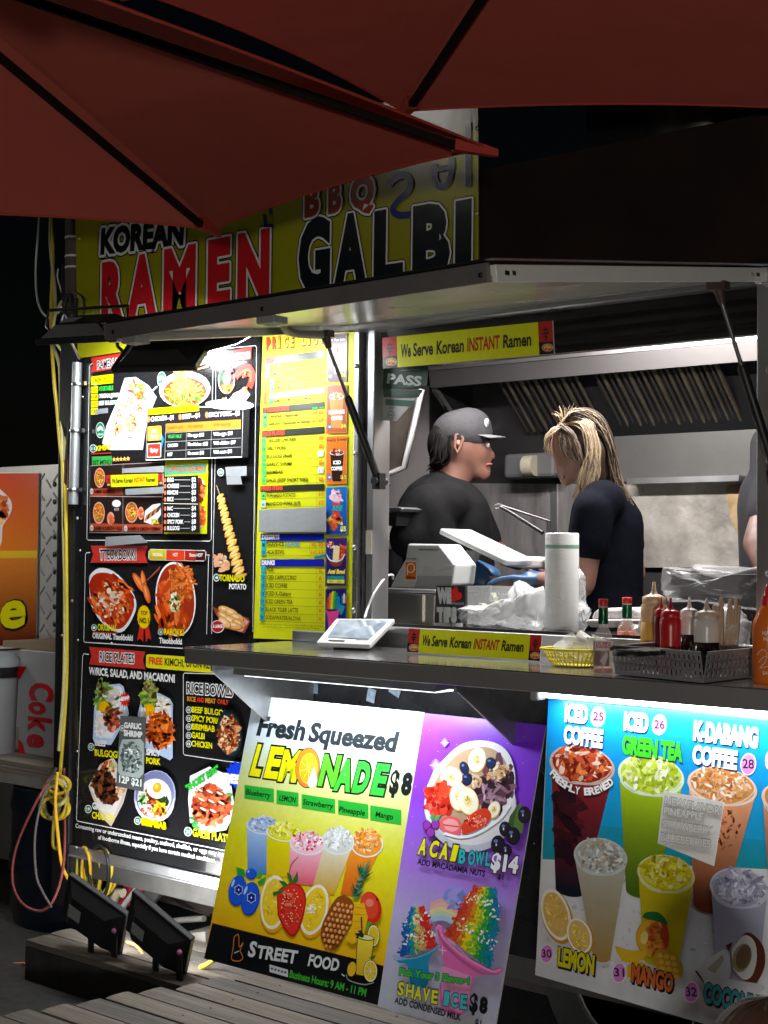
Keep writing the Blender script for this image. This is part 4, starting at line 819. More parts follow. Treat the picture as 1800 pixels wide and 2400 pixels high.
for r_ in range(3):
    y = 818+70*r_
    P.text(('VEGETABLE', 'CHICKEN', 'BEEF')[r_], 808, y+2, (915, 888, 846)[r_], y-2, 26, ('#38a048', '#e0e0e0', '#e0e0e0')[r_], .03)
    P.text(('No eggs :$13', 'No chicken : $13', 'No meat : $13')[r_], 966, y-8, (1090, 1120, 1090)[r_], y-12, 28, '#f0f0f0', .04); P.text(('With eggs : $13', 'With chicken : $17', 'With meat : $18')[r_], 1164, y-16, (1312, 1338, 1308)[r_], y-24, 28, '#f0f0f0', .04)
    P.line([(790, y-38), (1378, y-70 if r_ else y-72)], 3, '#909090')
P.line([(795, 710), (786, 980)], 3, '#a0a0a0'); P.line([(955, 775), (950, 975)], 3, '#909090'); P.line([(1150, 765), (1142, 968)], 3, '#909090')
P.bar(654, 730, 760, 722, 112, '#f0b030', rnd=8); P.text('Not', 686, 780, 728, 778, 30, '#f8f8f0', .04); P.text('Spicy', 672, 822, 738, 818, 30, '#f8f8f0', .04)
P.bar(650, 862, 758, 856, 112, '#f0e8e8', rnd=8); P.bar(655, 867, 752, 861, 100, '#e03020', rnd=8); P.text('Spicy', 672, 930, 734, 927, 34, '#f8f0f0', .04); P.poly([(760, 780), (782, 830), (762, 900)], '#1880c8')
P.build('printed_prices', ct)
sc_t, P = card('side_menu_card', 'narrow black card of side dish prices over the green side menu', 'price card', [k6(776, 222), k6(1040, 212), k6(1052, 660), k6(778, 655)], -.026, '#0c0c0e', m=mat('black_card', (.014, .014, .015)))
P.t = (150, 1050, 3.318)
for k, (s_, d, y) in enumerate((('EGG', '$2', 264), ('CHEESE', '$3', 312), ('KIMCHI', '$3', 362), ('RICE', '$3', 414), ('MAC', '$4', 486), ('CHICKEN', '$8', 538), ('SPICY PORK', '$8', 590), ('BULGOGI', '$9', 640))):
    P.ell(789, y-14, 10, 17, '#e07850'); w_ = {'EGG': 48, 'CHEESE': 90, 'KIMCHI': 82, 'RICE': 48, 'MAC': 42, 'CHICKEN': 92, 'SPICY PORK': 126, 'BULGOGI': 94}[s_]
    P.text(s_, 806, y, 806+w_, y, 33, '#f0f0f0', .04); P.text(d, 994, y, 1028, y, 36, '#f0f0f0', .03); P.line([(812+w_, y-16), (985, y-16)], 3, '#c0c0c0')
P.line([(778, 432), (1045, 436)], 4, '#e8e0c0'); P.build('printed_prices', sc_t)
def noodle_sign(label, corners, y, plane=None, scale=1, rest=False):
    """yellow strip with a red noodle packet print at both ends; corners tl,tr,br,bl in photo pixels"""
    t, P = board('ramen_sign', label, 'sign', corners, y, plane, .003, m=mat('sign_backing', (.6, .6, .58), .5), grp='yellow noodle signs')
    tl, tr, br, bl = [V3((c[0], c[1], 0)) for c in corners]
    def at(u, v): p = tl*(1-u)*(1-v)+tr*u*(1-v)+br*u*v+bl*(1-u)*v; return (p.x, p.y)
    def q(u0, v0, u1, v1, c): P.poly([at(u0, v0), at(u1, v0), at(u1, v1), at(u0, v1)], c)
    q(0, 0, 1, 1, '#d8dc10')
    for u0 in (0, .915):
        q(u0, 0, u0+.085, 1, '#b42828'); q(u0+.0, .62, u0+.085, 1, '#2c1414')
        P.line([at(u0+.028, .25), at(u0+.058, .25)], 2.2*scale, '#180808'); P.line([at(u0+.043, .16), at(u0+.043, .26)], 2.2*scale, '#180808'); P.line([at(u0+.024, .37), at(u0+.062, .37)], 2.2*scale, '#180808'); P.line([at(u0+.03, .46), at(u0+.056, .46)], 2.0*scale, '#180808'); P.line([at(u0+.043, .37), at(u0+.043, .6)], 2.2*scale, '#180808'); P.line([at(u0+.034, .28), at(u0+.038, .34)], 1.6*scale, '#180808'); P.line([at(u0+.053, .28), at(u0+.048, .34)], 1.6*scale, '#180808')
        c = at(u0+.05, .80); P.ell(c[0], c[1], 10*scale, 7*scale, '#c8a888'); P.ell(c[0], c[1], 8*scale, 5.4*scale, '#b04a28'); P.scatter(c[0], c[1], 6*scale, 4*scale, 18, 1.6*scale, ['#e8b868', '#d88838', '#f0d088'], seed=3)
    h = (at(.5, .70)[1]-at(.5, .28)[1])
    for s_, u0, u1, c in (('We', .105, .165, '#20281c'), ('Serve', .178, .295, '#20281c'), ('Korean', .315, .475, '#141a14'), ('INSTANT', .495, .685, '#b42018'), ('Ramen', .705, .87, '#10120e')):
        a, b_ = at(u0, .70), at(u1, .70); P.text(s_, a[0], a[1], b_[0], b_[1], h*(1.0 if s_ != 'Ramen' else 1.0), c, .03)
    P.build('printed_sign', t); return t
noodle_sign('small yellow noodle sign taped across the set menu pictures', [k6(328, 212), k6(770, 196), k6(772, 290), k6(330, 306)], -.026, scale=.42)
a = lambda x, y: (850+x/3.318, 720+y/3.318)
noodle_sign('yellow noodle sign fixed across the top of the window', [a(155, 240), a(1478, 104), a(1490, 362), a(160, 478)], -.025, scale=1.35)
bb_ = lambda x, y: (850+x/3.318, 1100+y/3.318)
s3 = onZ(955, 1530, SZ+.002).y; s4 = s3+.03
noodle_sign('yellow noodle sign leaning on the sill panel at the back of the shelf', [bb_(362, 1238), bb_(1395, 1290), bb_(1378, 1492), bb_(346, 1420)], None, (V3((-2.7, s3, SZ+.002)), V3((1, 0, 0)), V3((0, .02, .07))), scale=1.2)
gs, P = card('shrimp_card', 'grey taped-on garlic shrimp card hanging crooked over the rice plates', 'price card', [k7(438, 655), k7(635, 668), k7(612, 1245), k7(405, 1205)], -.026, '#4c5052', m=mat('grey_card', (.09, .095, .1), .4))
P.t = (150, 1480, 3.318)
P.poly([(455, 840), (600, 835), (625, 870), (622, 1100), (590, 1140), (440, 1120), (420, 1080), (435, 900)], '#a8b4b0'); P.scatter(525, 980, 78, 120, 170, 11, ['#3c4848', '#6c7c78', '#e0e8e4', '#90a09c', '#505c5c'], seed=7)
P.text('GARLIC', 470, 750, 604, 762, 46, '#f0f0f0', .05); P.text('SHRIMP', 468, 812, 612, 828, 48, '#f0f0f0', .05); numdot(455, 752, 24, '55', '#606868'); P.text('12P $21', 430, 1175, 605, 1208, 58, '#e8f0ec', .04, out='#303838', ow=.04); P.build('printed_card', gs)
for cs, y, lb in (([k6(450, 160), k6(778, 138), k6(778, 188), k6(452, 195)], -.031, 'silver tape strip above the small noodle sign'), ([k6(475, 320), k6(775, 300), k6(775, 352), k6(480, 365)], -.031, 'silver tape strip below the small noodle sign'),
                  ([k6(325, 692), k6(590, 678), k6(652, 735), k6(318, 765)], -.026, 'pale tape strip across the top of the red rice cake ribbon'), ([k6(1255, 148), k6(1420, 140), k6(1420, 215), k6(1262, 222)], -.026, 'upper tape strip covering the item above the tornado potato'),
                  ([k6(1262, 224), k6(1372, 218), k6(1385, 282), k6(1268, 284)], -.0275, 'lower tape strip covering the item above the tornado potato')): tape_piece(cs, y, lb)

# ---------------------------------------------------------------- yellow price list
kp = lambda x, y: (580+x/5.184, 760+y/5.184)
q4 = [onY(*c, -.012) for c in ((618, 700), (832, 700), (826, 1504), (594, 1497))]
pl, P = board('price_list', 'tall yellow price list poster between menu board and window', 'price list', [(619, 700), (833, 700), (824, 1504), (594, 1496)], -.022, th=.0025, m=mat('yellow_poster', lin('#d0d400'), .5, var=.05, vscale=4, bump=.12, bscale=4))
P.t = (580, 760, 5.184)
for i, (ch, c) in enumerate(zip('PRICE LIST', ['#d83820', '#e04828', '#e08830', '#e8a838', '#f0b840', '', '#f0c850', '#e8c050', '#e0b848', '#d8b040'])):
    if ch == ' ': continue
    x0 = 232+i*72; w_ = 46 if ch != 'I' else 26; f = 305-.11*(x0-232); P.text(ch, x0, f, x0+w_, f-5, 140, c, .045, sh='#6a3010', out='#7a3414', ow=.035)
def lst(hx, hy, hy1, hh, title, tc, bgc, tx1, rows, x0=162, x1=940):
    P.bar(x0+hx, hy, x1, hy1, hh, bgc); s_ = (hy1-hy)/(x1-x0-hx); P.text(title, x0+hx+14, hy+hh-18+s_*10, tx1, hy+hh-18+s_*(tx1-x0-hx), hh*.66, tc, .05)
lst(55, 408, 318, 88, 'RAMEN & KIMBAP', '#e04030', '#3c4234', 622, None)
def row(y, s_, num, name, x1, price, h=42, numc='#58c060', x0=185, sl=-.095, pc='#d86820', nx=190, tx=275, cellx=938):
    P.poly([(nx-18, y-66), (nx+38, y-66+sl*56), (nx+38, y+18+sl*56), (nx-18, y+20)], numc); P.text(num, nx-4, y, nx+26, y+sl*30, h*.8, '#184828', .02)
    P.text(name, tx, y+sl*(tx-x0), x1, y+sl*(x1-x0), h, '#303410', .02)
    P.line([(nx-18, y+20), (cellx, y+20+sl*(cellx-nx))], 3, '#707410')
    if price: P.text(price, cellx-66, y-2+sl*(cellx-x0), cellx-8, y-2+sl*(cellx-x0+50), h, pc, .03)
row(552, 0, '12', 'RAMEN', 415, '$13', nx=238, tx=285); row(640, 0, '11', 'KIMBAP', 425, '$14', nx=236, tx=283)
P.poly([(208, 682), (258, 678), (246, 975), (196, 985)], '#e07030')
for k, ch in enumerate('SET MENU'): P.text(ch, 220-k*1.6, 730+k*34, 240-k*1.6, 728+k*34, 24, '#601810', .02)
row(724, 0, '10', 'RAMEN & KIMCHI', 580, '$16', 34, nx=290, tx=330, sl=-.09); row(802, 0, '14', 'RAMEN & KIMCHI + RICE', 678, '$17', 34, nx=288, tx=330, sl=-.09)
P.poly([(270, 845), (945, 762), (940, 835), (268, 912)], '#a0a49c'); row(962, 0, '16', 'RAMEN & KIMCHI FULL KIMBAP', 785, '$25', 34, nx=282, tx=322, sl=-.085)
lst(30, 1012, 942, 80, 'TTEOKBOKKI', '#e04030', '#34382c', 505, None)
P.poly([(788, 1012), (862, 1002), (850, 1042), (805, 1048)], '#2ca048'); P.poly([(875, 1008), (938, 1000), (938, 1016), (878, 1022)], '#2ca048')
row(1150, 0, '1', 'ORIGINAL Tteokbokki', 620, '$25', nx=208, tx=262, sl=-.075); P.text('$18', 792, 1098, 848, 1094, 40, '#d86820', .03); row(1240, 0, '2', 'RABOKKI Tteokbokki w/ Ramen', 762, '$29', nx=206, tx=260, sl=-.07); P.text('$21', 790, 1192, 848, 1188, 40, '#d86820', .03)
P.line([(778, 1060), (768, 1236)], 3, '#707410'); P.line([(860, 1052), (856, 1228)], 3, '#707410')
lst(20, 1296, 1242, 84, 'RICE PLATES', '#e04030', '#303428', 455, None)
for k, (n, s_, x1, pr_) in enumerate((('19', 'GRILLED CHICKEN', 595, '$21'), ('18', 'SPICY PORK', 482, '$21'), ('17', 'BULGOGI (Beef)', 545, ''), ('55', 'GARLIC SHRIMP', 550, '$21'), ('22', 'BIBIMBAB', 435, ''), ('21', 'GALBI (BEEF SHORT RIBS)', 740, '$26'))):
    y = 1440+k*96; row(y, 0, n, s_, x1, pr_, 46, nx=192, tx=246-k*2, sl=-.05+k*.006)
P.line([(860, 1340), (848, 1930)], 3, '#707410')
for y in (1535, 1735): P.bar(862, y, 930, y-4, 75, '#d8dcdc'); P.text('$18' if y < 1600 else '$ 5', 872, y+55, 920, y+52, 34, '#a0a4a4', .02)
lst(0, 1968, 1940, 74, 'FRIED ITEMS', '#e04030', '#2a2c24', 436, None)
row(2105, 0, '4', 'TORNADO POTATO', 588, '$12', 46, nx=188, tx=236, sl=-.025)
P.t = (580, 1140, 5.184)
row(238, 0, '6', 'MANDOO PORK (6.P)', 650, '$12', 46, '#a8d8d8', nx=188, tx=236, sl=-.02)
P.line([(850, 60), (848, 250)], 3, '#707410')
lst(5, 575, 570, 90, 'DESSERTS', '#f0f0f8', '#1420a0', 395, None)
CY = '#2aa8b8'
row(728, 0, '1', 'SHAVE ICE', 450, '$9', 48, CY, nx=192, tx=245, sl=.0); P.text('3 FLAVORS', 462, 728, 640, 730, 46, '#1890b8', .05, shear=.15); P.text('$8', 782, 724, 828, 724, 40, '#d86820', .03); row(822, 0, '2', 'ACAI BOWL', 458, '$16', 48, CY, nx=192, tx=245, sl=.0); P.text('$14', 775, 818, 832, 818, 40, '#d86820', .03)
P.line([(765, 668), (762, 850)], 3, '#606410'); P.line([(840, 668), (838, 850)], 3, '#606410')
P.poly([(815, 855), (960, 815), (968, 850), (825, 880)], '#188898'); P.poly([(855, 665), (935, 635), (935, 655), (870, 680)], '#188898')
lst(5, 885, 884, 90, 'DRINKS', '#f0f0f8', '#1420a0', 340, None)
for k, (n, s_, x1, p_) in enumerate((('', 'ADE', 320, '$5'), ('26', 'ICED CAPPUCCINO', 602, '$5'), ('25', 'ICED COFFEE', 492, '$5'), ('28', 'ICED K-Dabang', 538, '$6'), ('27', 'ICED GREEN TEA', 556, '$5'), ('29', 'BLACK TIGER LATTE', 624, '$6'), ('24', 'SODA/WATER/ALOHA', 655, '$2'))):
    row(1032+k*97, 0, n or ' ', s_, x1, '', 50, CY, nx=190-k*2.4, tx=243-k*2.4, sl=.012+k*.004); y = 1040+k*98; P.text(p_, 874, y, 910, y, 42, '#d86820', .03)
P.line([(850, 972), (856, 1655)], 3, '#606410')
P.text('Consuming raw or undercooked meats, poultry, seafood, shellfish, or eggs may increase', 155, 1682, 930, 1708, 22, '#6a6c10', .0); P.text('your risk of foodborne illness, especially if you have certain medical conditions', 195, 1712, 882, 1736, 22, '#6a6c10', .0)
# picture column on the right
P.t = (580, 760, 5.184)
def pcell(x0, y0, x1, y1, c, c2=None, bd='#e8c8b0'):
    P.grad([(x0, y0), (x1, y0-8), (x1-5, y1-5), (x0-8, y1)], c, c2 or c, 4); P.line([(x0+8, y0+8), (x1-8, y0), (x1-12, y1-14), (x0+2, y1-8)], 3, bd, True)
def cup(x, y, w_, h, body, top, ice=None, wb=.72, seed=1, lid='#e8e8ec'):
    P.poly([(x-w_/2, y), (x+w_/2, y), (x+w_/2*wb, y+h*.93), (x+w_/2*wb*.8, y+h), (x-w_/2*wb*.8, y+h), (x-w_/2*wb, y+h*.93)], body)
    P.ell(x, y, w_/2*1.06, w_*.22, lid); P.ell(x, y-2, w_/2*.96, w_*.18, top)
    if ice: P.scatter(x, y-w_*.05, w_*.42, w_*.2, 40, w_*.07, ice, el=(1, 2), seed=seed)
pcell(982, 120, 1220, 700, '#3a1a24', '#5a2838'); P.text('Black Tiger Latte', 985, 212, 1198, 195, 30, '#f0f0f0', .02)
P.poly([(1052, 270), (1122, 262), (1108, 600), (1062, 606)], '#d8c8c8'); P.scatter(1085, 320, 30, 50, 40, 12, ['#e05818', '#f08030', '#a02810'], seed=2); P.scatter(1085, 480, 22, 110, 50, 10, ['#f0f0f0', '#502020', '#f4e8e8'], seed=3); P.text('$6', 1140, 640, 1205, 635, 48, YEL, .04, out='#302010')
P.ell(1015, 632, 24, 34, '#1878c8'); P.text('29', 1002, 645, 1030, 644, 22, '#ffffff', .04)
pcell(972, 742, 1224, 1330, '#a84c20', '#b85a28'); cup(1090, 880, 172, 380, '#d89050', '#e8b078', ['#f0c898', '#c87838', '#f4e0c0'], seed=5); P.text('K-DABANG', 998, 1098, 1188, 1088, 52, '#f4f4f4', .06, sh='#301808'); P.text('COFFEE', 1028, 1170, 1165, 1165, 50, '#f4f4f4', .06, sh='#301808'); P.text('$6', 1140, 1258, 1210, 1254, 48, '#e8e040', .04, out='#302010'); P.ell(1007, 1245, 24, 34, '#1878c8'); P.text('28', 994, 1257, 1020, 1257, 22, '#ffffff', .04)
pcell(965, 1360, 1222, 1945, '#e07a20', '#d87020'); P.text('Freshly Brewed', 978, 1432, 1216, 1415, 40, '#3c1c10', .02); cup(1098, 1560, 165, 350, '#2c1410', '#5a2418', ['#c05030', '#803020', '#e8c0b0'], seed=6); P.text('ICED', 1050, 1705, 1145, 1702, 48, '#f4f4f4', .06, sh='#201008'); P.text('COFFEE', 1025, 1778, 1165, 1776, 48, '#f4f4f4', .06, sh='#201008'); P.text('$5', 1140, 1880, 1215, 1876, 48, '#e8d860', .04, out='#302010'); P.ell(1006, 1858, 24, 34, '#1878c8'); P.text('25', 993, 1870, 1020, 1870, 22, '#ffffff', .04)
P.t = (580, 1140, 5.184)
pcell(965, 12, 1224, 590, '#1c70c8', '#1840a0', '#80a8e8'); P.scatter(1088, 130, 62, 70, 50, 20, ['#f0b8c8', '#e8a0b8', '#f8d8e0'], seed=7); P.poly([(1040, 200), (1140, 200), (1130, 400), (1050, 400)], '#d83830'); P.text('ADE', 1025, 300, 1160, 305, 76, '#20a0b0', .07, shear=.2, out='#104060'); P.scatter(1070, 420, 80, 50, 50, 20, ['#e8d060', '#d84030', '#f0a040', '#b05030'], seed=8); P.scatter(1065, 490, 30, 40, 20, 16, ['#d86030', '#c04828'], seed=9); P.text('$5', 1135, 545, 1208, 548, 62, '#f0f0a0', .05, out='#182040')
pcell(962, 628, 1222, 1215, '#38206c', '#281050', '#b0a0d8'); P.ell(1088, 870, 92, 105, '#7a4030'); P.ell(1088, 800, 108, 100, '#20205c'); P.scatter(1025, 800, 45, 65, 50, 12, ['#1c2c80', '#3048a8', '#182060'], seed=10); P.scatter(1155, 790, 40, 70, 50, 16, ['#d03020', '#e86040'], seed=11)
for k in range(8): P.ell(1095-k*1.5, 740+k*23, 42, 22, '#b8945c', 5); P.ell(1095-k*1.5, 737+k*23, 38, 18, '#f0dca8', 5)
P.line(catmull([(975, 830), (1010, 890), (1088, 915), (1160, 885), (1198, 820)], 4), 12, '#e8e8ec'); P.scatter(1020, 710, 44, 34, 30, 12, ['#f0f0f0', '#d8a8a0', '#c04020'], seed=12)
P.text('Acai Bowl', 985, 1062, 1192, 1066, 60, '#f0e858', .06, shear=.2, out='#281848'); P.bar(982, 1085, 1190, 1088, 42, '#1890a0'); P.bar(980, 1130, 1190, 1134, 45, '#e8e048'); P.text('$14      $16', 1008, 1165, 1150, 1168, 24, '#504810', .02)
pcell(960, 1245, 1220, 1900, '#181c60', '#202878', '#8088c8')
def shaved(x, y, w_, h, cols, seed, lean=0):
    n = len(cols)
    for k, c in enumerate(cols):
        u = (k+.5)/n-.5; hh = h*math.sqrt(max(.05, 1-(u*1.75)**2)); xx = x+u*w_
        P.poly([(xx-w_/n*.62, y+abs(u)*0), (xx-w_/n*.6+lean*.5, y-hh*.6), (xx-w_/n*.35+lean, y-hh), (xx+w_/n*.35+lean, y-hh), (xx+w_/n*.6+lean*.5, y-hh*.6), (xx+w_/n*.62, y)], c)
        P.scatter(xx+lean*.5, y-hh*.5, w_/n*.6, hh*.5, 26, w_*.045, [c, c, '#ffffff' if k % 3 == 9 else c], seed=seed+k)
shaved(1050, 1490, 150, 220, ['#d03828', '#e07828', '#e8d020', '#48b030', '#188878', '#1888b8'], 40, 15); P.poly([(955, 1495), (1010, 1520), (1100, 1510), (1148, 1462), (1118, 1560), (1090, 1750), (1000, 1750), (985, 1560)], '#e04890'); shaved(1190, 1420, 60, 120, ['#1890c0', '#c8d8e0', '#d85830'], 50); P.poly([(1125, 1430), (1160, 1440), (1200, 1460), (1165, 1560), (1140, 1560)], '#1898b0')
P.line([(110, 0), (118, 1790), (1240, 1880)], 3, '#b0b010')
P.build('printed_prices', pl)
for k in range(3):
    y0 = 268+k*88; tape_piece([kp(140, y0+2280-300), kp(955, y0+2245-300), kp(955, y0+2345-300), kp(140, y0+2375-300)], -.026-.001*k, ('top', 'middle', 'bottom')[k]+' band of silver tape across the yellow price list') if 0 else None
kq = lambda x, y: (580+x/5.184, 1140+y/5.184)
for k, (a_, b_) in enumerate((((138, 285, 955, 250), (138, 370, 955, 348)), ((138, 362, 955, 340), (138, 462, 955, 440)), ((138, 455, 955, 434), (138, 556, 955, 548)))):
    tape_piece([kq(a_[0], a_[1]), kq(a_[2], a_[3]), kq(b_[2], b_[3]), kq(b_[0], b_[1])], -.034-.0008*k, ('top', 'middle', 'bottom')[k]+' band of silver tape across the yellow price list')
# ================================================================ lemonade board leaning under the shelf
VL = V3((0, .2, .79)).normalized(); OL = V3((-3.317, -.4, .251))
lb, P = board('lemonade_board', 'large leaning board advertising lemonade on yellow and acai bowl on purple', 'sign board', [(596, 1632), (1279, 1701), (1155, 2440), (480, 2245)], None, (OL, V3((1, 0, 0)), VL), .005, m=mat('foam_board_edge', (.7, .7, .68), .5))
P.t = (480, 1580, 3.19)
# left half: pale top with lamp glow in the colour, yellow to orange, black foot
def G4(pts, a, b_, n=8): P.grad(pts, a, b_, n)
Lx = lambda y: 370-(y-165)*116*3.19/613/3.19*1.0   # left edge in this zoom: drops 116 px over 613 px
def edgeL(y): return 370-(y-165)*(116/613)
def edgeM(y): return 1643-(y-292)*((995-887)/(2356-1672))
segs = [(160, 430, '#dfe8ee', '#c4d2de'), (430, 720, '#c4d2de', '#c8d290'), (720, 1150, '#c8d290', '#dcdc20'), (1150, 1700, '#dcdc20', '#e8c410'), (1700, 2060, '#e8c410', '#e08a14')]
for y0, y1, c0, c1 in segs:
    f = lambda y: y+ (127 if y < 300 else 127+(y-300)*.13)
    P.grad([(edgeL(y0), y0), (edgeM(f(y0)), f(y0)), (edgeM(f(y1)), f(y1)), (edgeL(y1), y1)], c0, c1, 4)
P.t = (480, 1900, 3.19)
P.poly([(60, 840), (1340, 1160), (1298, 1455), (-4, 1106)], '#0e1114')
# purple half
P.t = (880, 1640, 3.95)
def pq(y0l, y0r, y1l, y1r, c0, c1):
    el = lambda y: 455-(y-125)*(109/684.); er = lambda y: 1580-(y-235)*(124/739.)*1.0
    P.grad([(el(y0l), y0l), (er(y0r), y0r), (er(y1r), y1r), (el(y1l), y1l)], c0, c1, 6)
pq(125, 235, 900, 1090, '#7c2ce0', '#8038d0'); pq(900, 1090, 1500, 1730, '#8038d0', '#a070d8'); pq(1500, 1730, 2000, 2250, '#a070d8', '#b8b0dc'); pq(2000, 2250, 2840, 3200, '#b8b0dc', '#b8bcc4')
P.z += 1e-5
P.t = (480, 1580, 3.19)
P.text('Fresh', 385, 460, 738, 502, 148, '#22282c', .045, shear=.1); P.text('Squeezed', 768, 506, 1425, 588, 148, '#22282c', .045, shear=.1)
P.ell(1412, 405, 84, 105, '#e8e49c', 0, 30, 190, 365); P.ell(1412, 408, 76, 96, '#f8f8e0', 0, 30, 190, 365); P.ell(1412, 412, 66, 84, '#f0e870', 0, 30, 190, 365)
for k in range(6): q = math.radians(200+k*29); P.line([(1412, 415), (1412+66*math.cos(q), 415+82*math.sin(q))], 4, '#fafae8')
for ch, x0, x1, c, by in (('L', 325, 420, '#e4dc10', 772), ('E', 430, 550, '#e4dc10', 790), ('M', 535, 690, '#d8dc14', 815), ('N', 835, 985, '#58c82c', 850), ('A', 950, 1095, '#40c438', 885), ('D', 1088, 1215, '#38b83c', 900), ('E', 1228, 1345, '#34b840', 915)):
    P.text(ch, x0, by-2, x1, by+12, 262, '#14180c', .11, shear=.12); P.text(ch, x0+9, by-14, x1-9, by-2, 236, c, .05, shear=.12)
P.ell(772, 700, 92, 152, '#181810', 4, 34); P.ell(772, 700, 88, 146, '#e88028', 4, 34); P.ell(778, 706, 68, 116, '#f0c040', 4, 30); P.ell(778, 706, 62, 108, '#f0a818', 4, 30)
for k in range(9): q = math.radians(k*40+10); P.line([(778, 706), (778+60*math.cos(q), 706+105*math.sin(q))], 5, '#f4d060')
P.poly(catmull([(822, 685), (790, 760), (770, 810), (790, 848), (825, 840), (840, 790), (830, 730)], 4), '#dcdcc8'); P.ell(815, 795, 10, 18, '#ffffff')
P.text('$', 1375, 895, 1445, 902, 178, '#14181c', .05); P.text('8', 1462, 902, 1540, 912, 170, '#14181c', .06)
for s_, x0, y0, x1, y1, h, tx0, tx1, ty in (('Blueberry', 300, 828, 520, 858, 102, 308, 492, 900), ('LEMON', 540, 866, 704, 888, 104, 558, 678, 945), ('Strawberry', 728, 898, 978, 936, 106, 735, 960, 975), ('Pineapple', 1000, 940, 1226, 975, 108, 1005, 1198, 1030), ('Mango', 1240, 980, 1472, 1016, 112, 1278, 1410, 1068)):
    P.bar(x0, y0, x1, y1, h, '#26a834', rnd=5); P.text(s_, tx0, ty, tx1, ty+(tx1-tx0)*.16, 42, '#0c1810', .025)
P.t = (480, 1900, 3.19)
# drinks
def cup2(x, y, rx, ry, x2, y2, rx2, body, body2, ices, rim='#e0e8ec', seed=1, n=150, sz=9):
    P.grad([(x-rx, y), (x+rx, y+8), (x2+rx2, y2), (x2-rx2, y2-14)], body, body2, 6)
    P.ell(x, y, rx*1.04, ry, rim, 6, 26); P.ell(x, y-2, rx*.96, ry*.92, ices[0], 6, 26)
    P.scatter(x, y-ry*.3, rx*.86, ry*.85, n, sz, ices, el=(1, 2), seed=seed)
cup2(435, 115, 118, 62, 400, 480, 74, '#a8c8ec', '#4c80d0', ['#a8bce4', '#c4d4f0', '#8ca4d8', '#e4ecf8'], seed=1); cup2(592, 165, 124, 66, 545, 500, 80, '#dcd408', '#e0c010', ['#e0dc20', '#ecec50', '#c8c410', '#f0f090'], seed=2)
cup2(1215, 250, 118, 100, 1080, 640, 62, '#f09828', '#e06818', ['#f09830', '#f8b860', '#e88018', '#f8d0a0'], seed=5); cup2(998, 235, 120, 96, 885, 630, 84, '#dcdcc8', '#d8a818', ['#d4d8d4', '#e8ecec', '#b8bcb4', '#f4f4f4'], seed=4); cup2(770, 250, 128, 84, 725, 560, 88, '#f4bcd0', '#e85c70', ['#f0c4d0', '#f8dce4', '#e8a0b4', '#d83848', '#fff0f4'], seed=3)
# berries
P.poly([(240, 420), (300, 440), (310, 490), (250, 490)], '#2c9c38'); P.poly([(395, 470), (440, 445), (430, 500), (395, 500)], '#3cac40'); P.poly([(400, 530), (465, 490), (450, 545), (415, 560)], '#2c9c38')
for x, y, rx, ry in ((352, 475, 42, 40), (250, 600, 68, 116), (345, 660, 70, 128)):
    P.ell(x, y, rx, ry, '#0c3cb0', 8, 28); P.ell(x-3, y-5, rx*.93, ry*.94, '#1c58d8', 8, 28); P.ell(x-rx*.5, y-ry*.5, rx*.14, ry*.26, '#b0d0f8', 20)
    if ry > 50:
        pts = [(x+rx*.12+(rx*.55 if k % 2 else rx*.42)*math.cos(k*.524), y-ry*.35*(0.2)+(ry*.36 if k % 2 else ry*.27)*math.sin(k*.524)) for k in range(12)]
        P.poly(pts, '#d0e0f8'); P.poly([((a_-x-rx*.12)*.86+x+rx*.12, (b_-y+ry*.07)*.86+y-ry*.07) for a_, b_ in pts], '#102888'); P.ell(x+rx*.12, y-ry*.07, 5, 8, '#f0f4ff')
def citrus(x, y, rx, ry, rot=0, rind='#e0a018', fl='#f0cc28'):
    P.ell(x+rx*.05, y+ry*.05, rx, ry, rind, rot, 32); P.ell(x-rx*.02, y-ry*.02, rx*.93, ry*.94, '#f4f0d8', rot, 32); P.ell(x-rx*.03, y-ry*.02, rx*.78, ry*.82, fl, rot, 30); P.scatter(x-rx*.03, y-ry*.02, rx*.65, ry*.7, 40, rx*.08, [fl, '#f4dc60', '#e8bc18'], el=(1, 3), seed=int(x), rot=rot)
citrus(520, 690, 106, 216, 5); citrus(825, 745, 108, 205, 14); P.scatter(800, 735, 50, 24, 20, 10, ['#f8f4e0', '#f0e8b0'], rot=-35, seed=6)
P.poly(catmull([(545, 650), (560, 590), (640, 545), (720, 560), (762, 640), (755, 740), (720, 870), (665, 945), (600, 890), (550, 780)], 4), '#b01c14'); P.poly(catmull([(552, 655), (570, 600), (640, 555), (712, 570), (750, 640), (745, 735), (712, 850), (665, 925), (610, 880), (562, 780)], 4), '#dc3024')
P.scatter(630, 650, 50, 60, 20, 12, ['#e85848', '#f07860', '#d02818'], seed=17); P.scatter(655, 730, 82, 150, 90, 3.6, ['#f0c880', '#781008', '#f8d8a0'], el=(1, 1.6), seed=18)
for pts in ([(640, 545), (620, 460), (650, 480), (665, 530)], [(655, 540), (700, 450), (705, 520), (680, 545)], [(600, 580), (560, 520), (605, 530), (630, 560)], [(600, 590), (515, 610), (520, 640), (590, 610)]): P.poly(pts, '#28702c')
P.line(catmull([(635, 470), (655, 400), (705, 345)], 4), 5, '#703030')
P.poly(catmull([(955, 700), (1010, 640), (1085, 650), (1125, 720), (1100, 830), (1040, 960), (985, 1040), (920, 1020), (872, 940), (890, 830)], 4), '#8c4818')
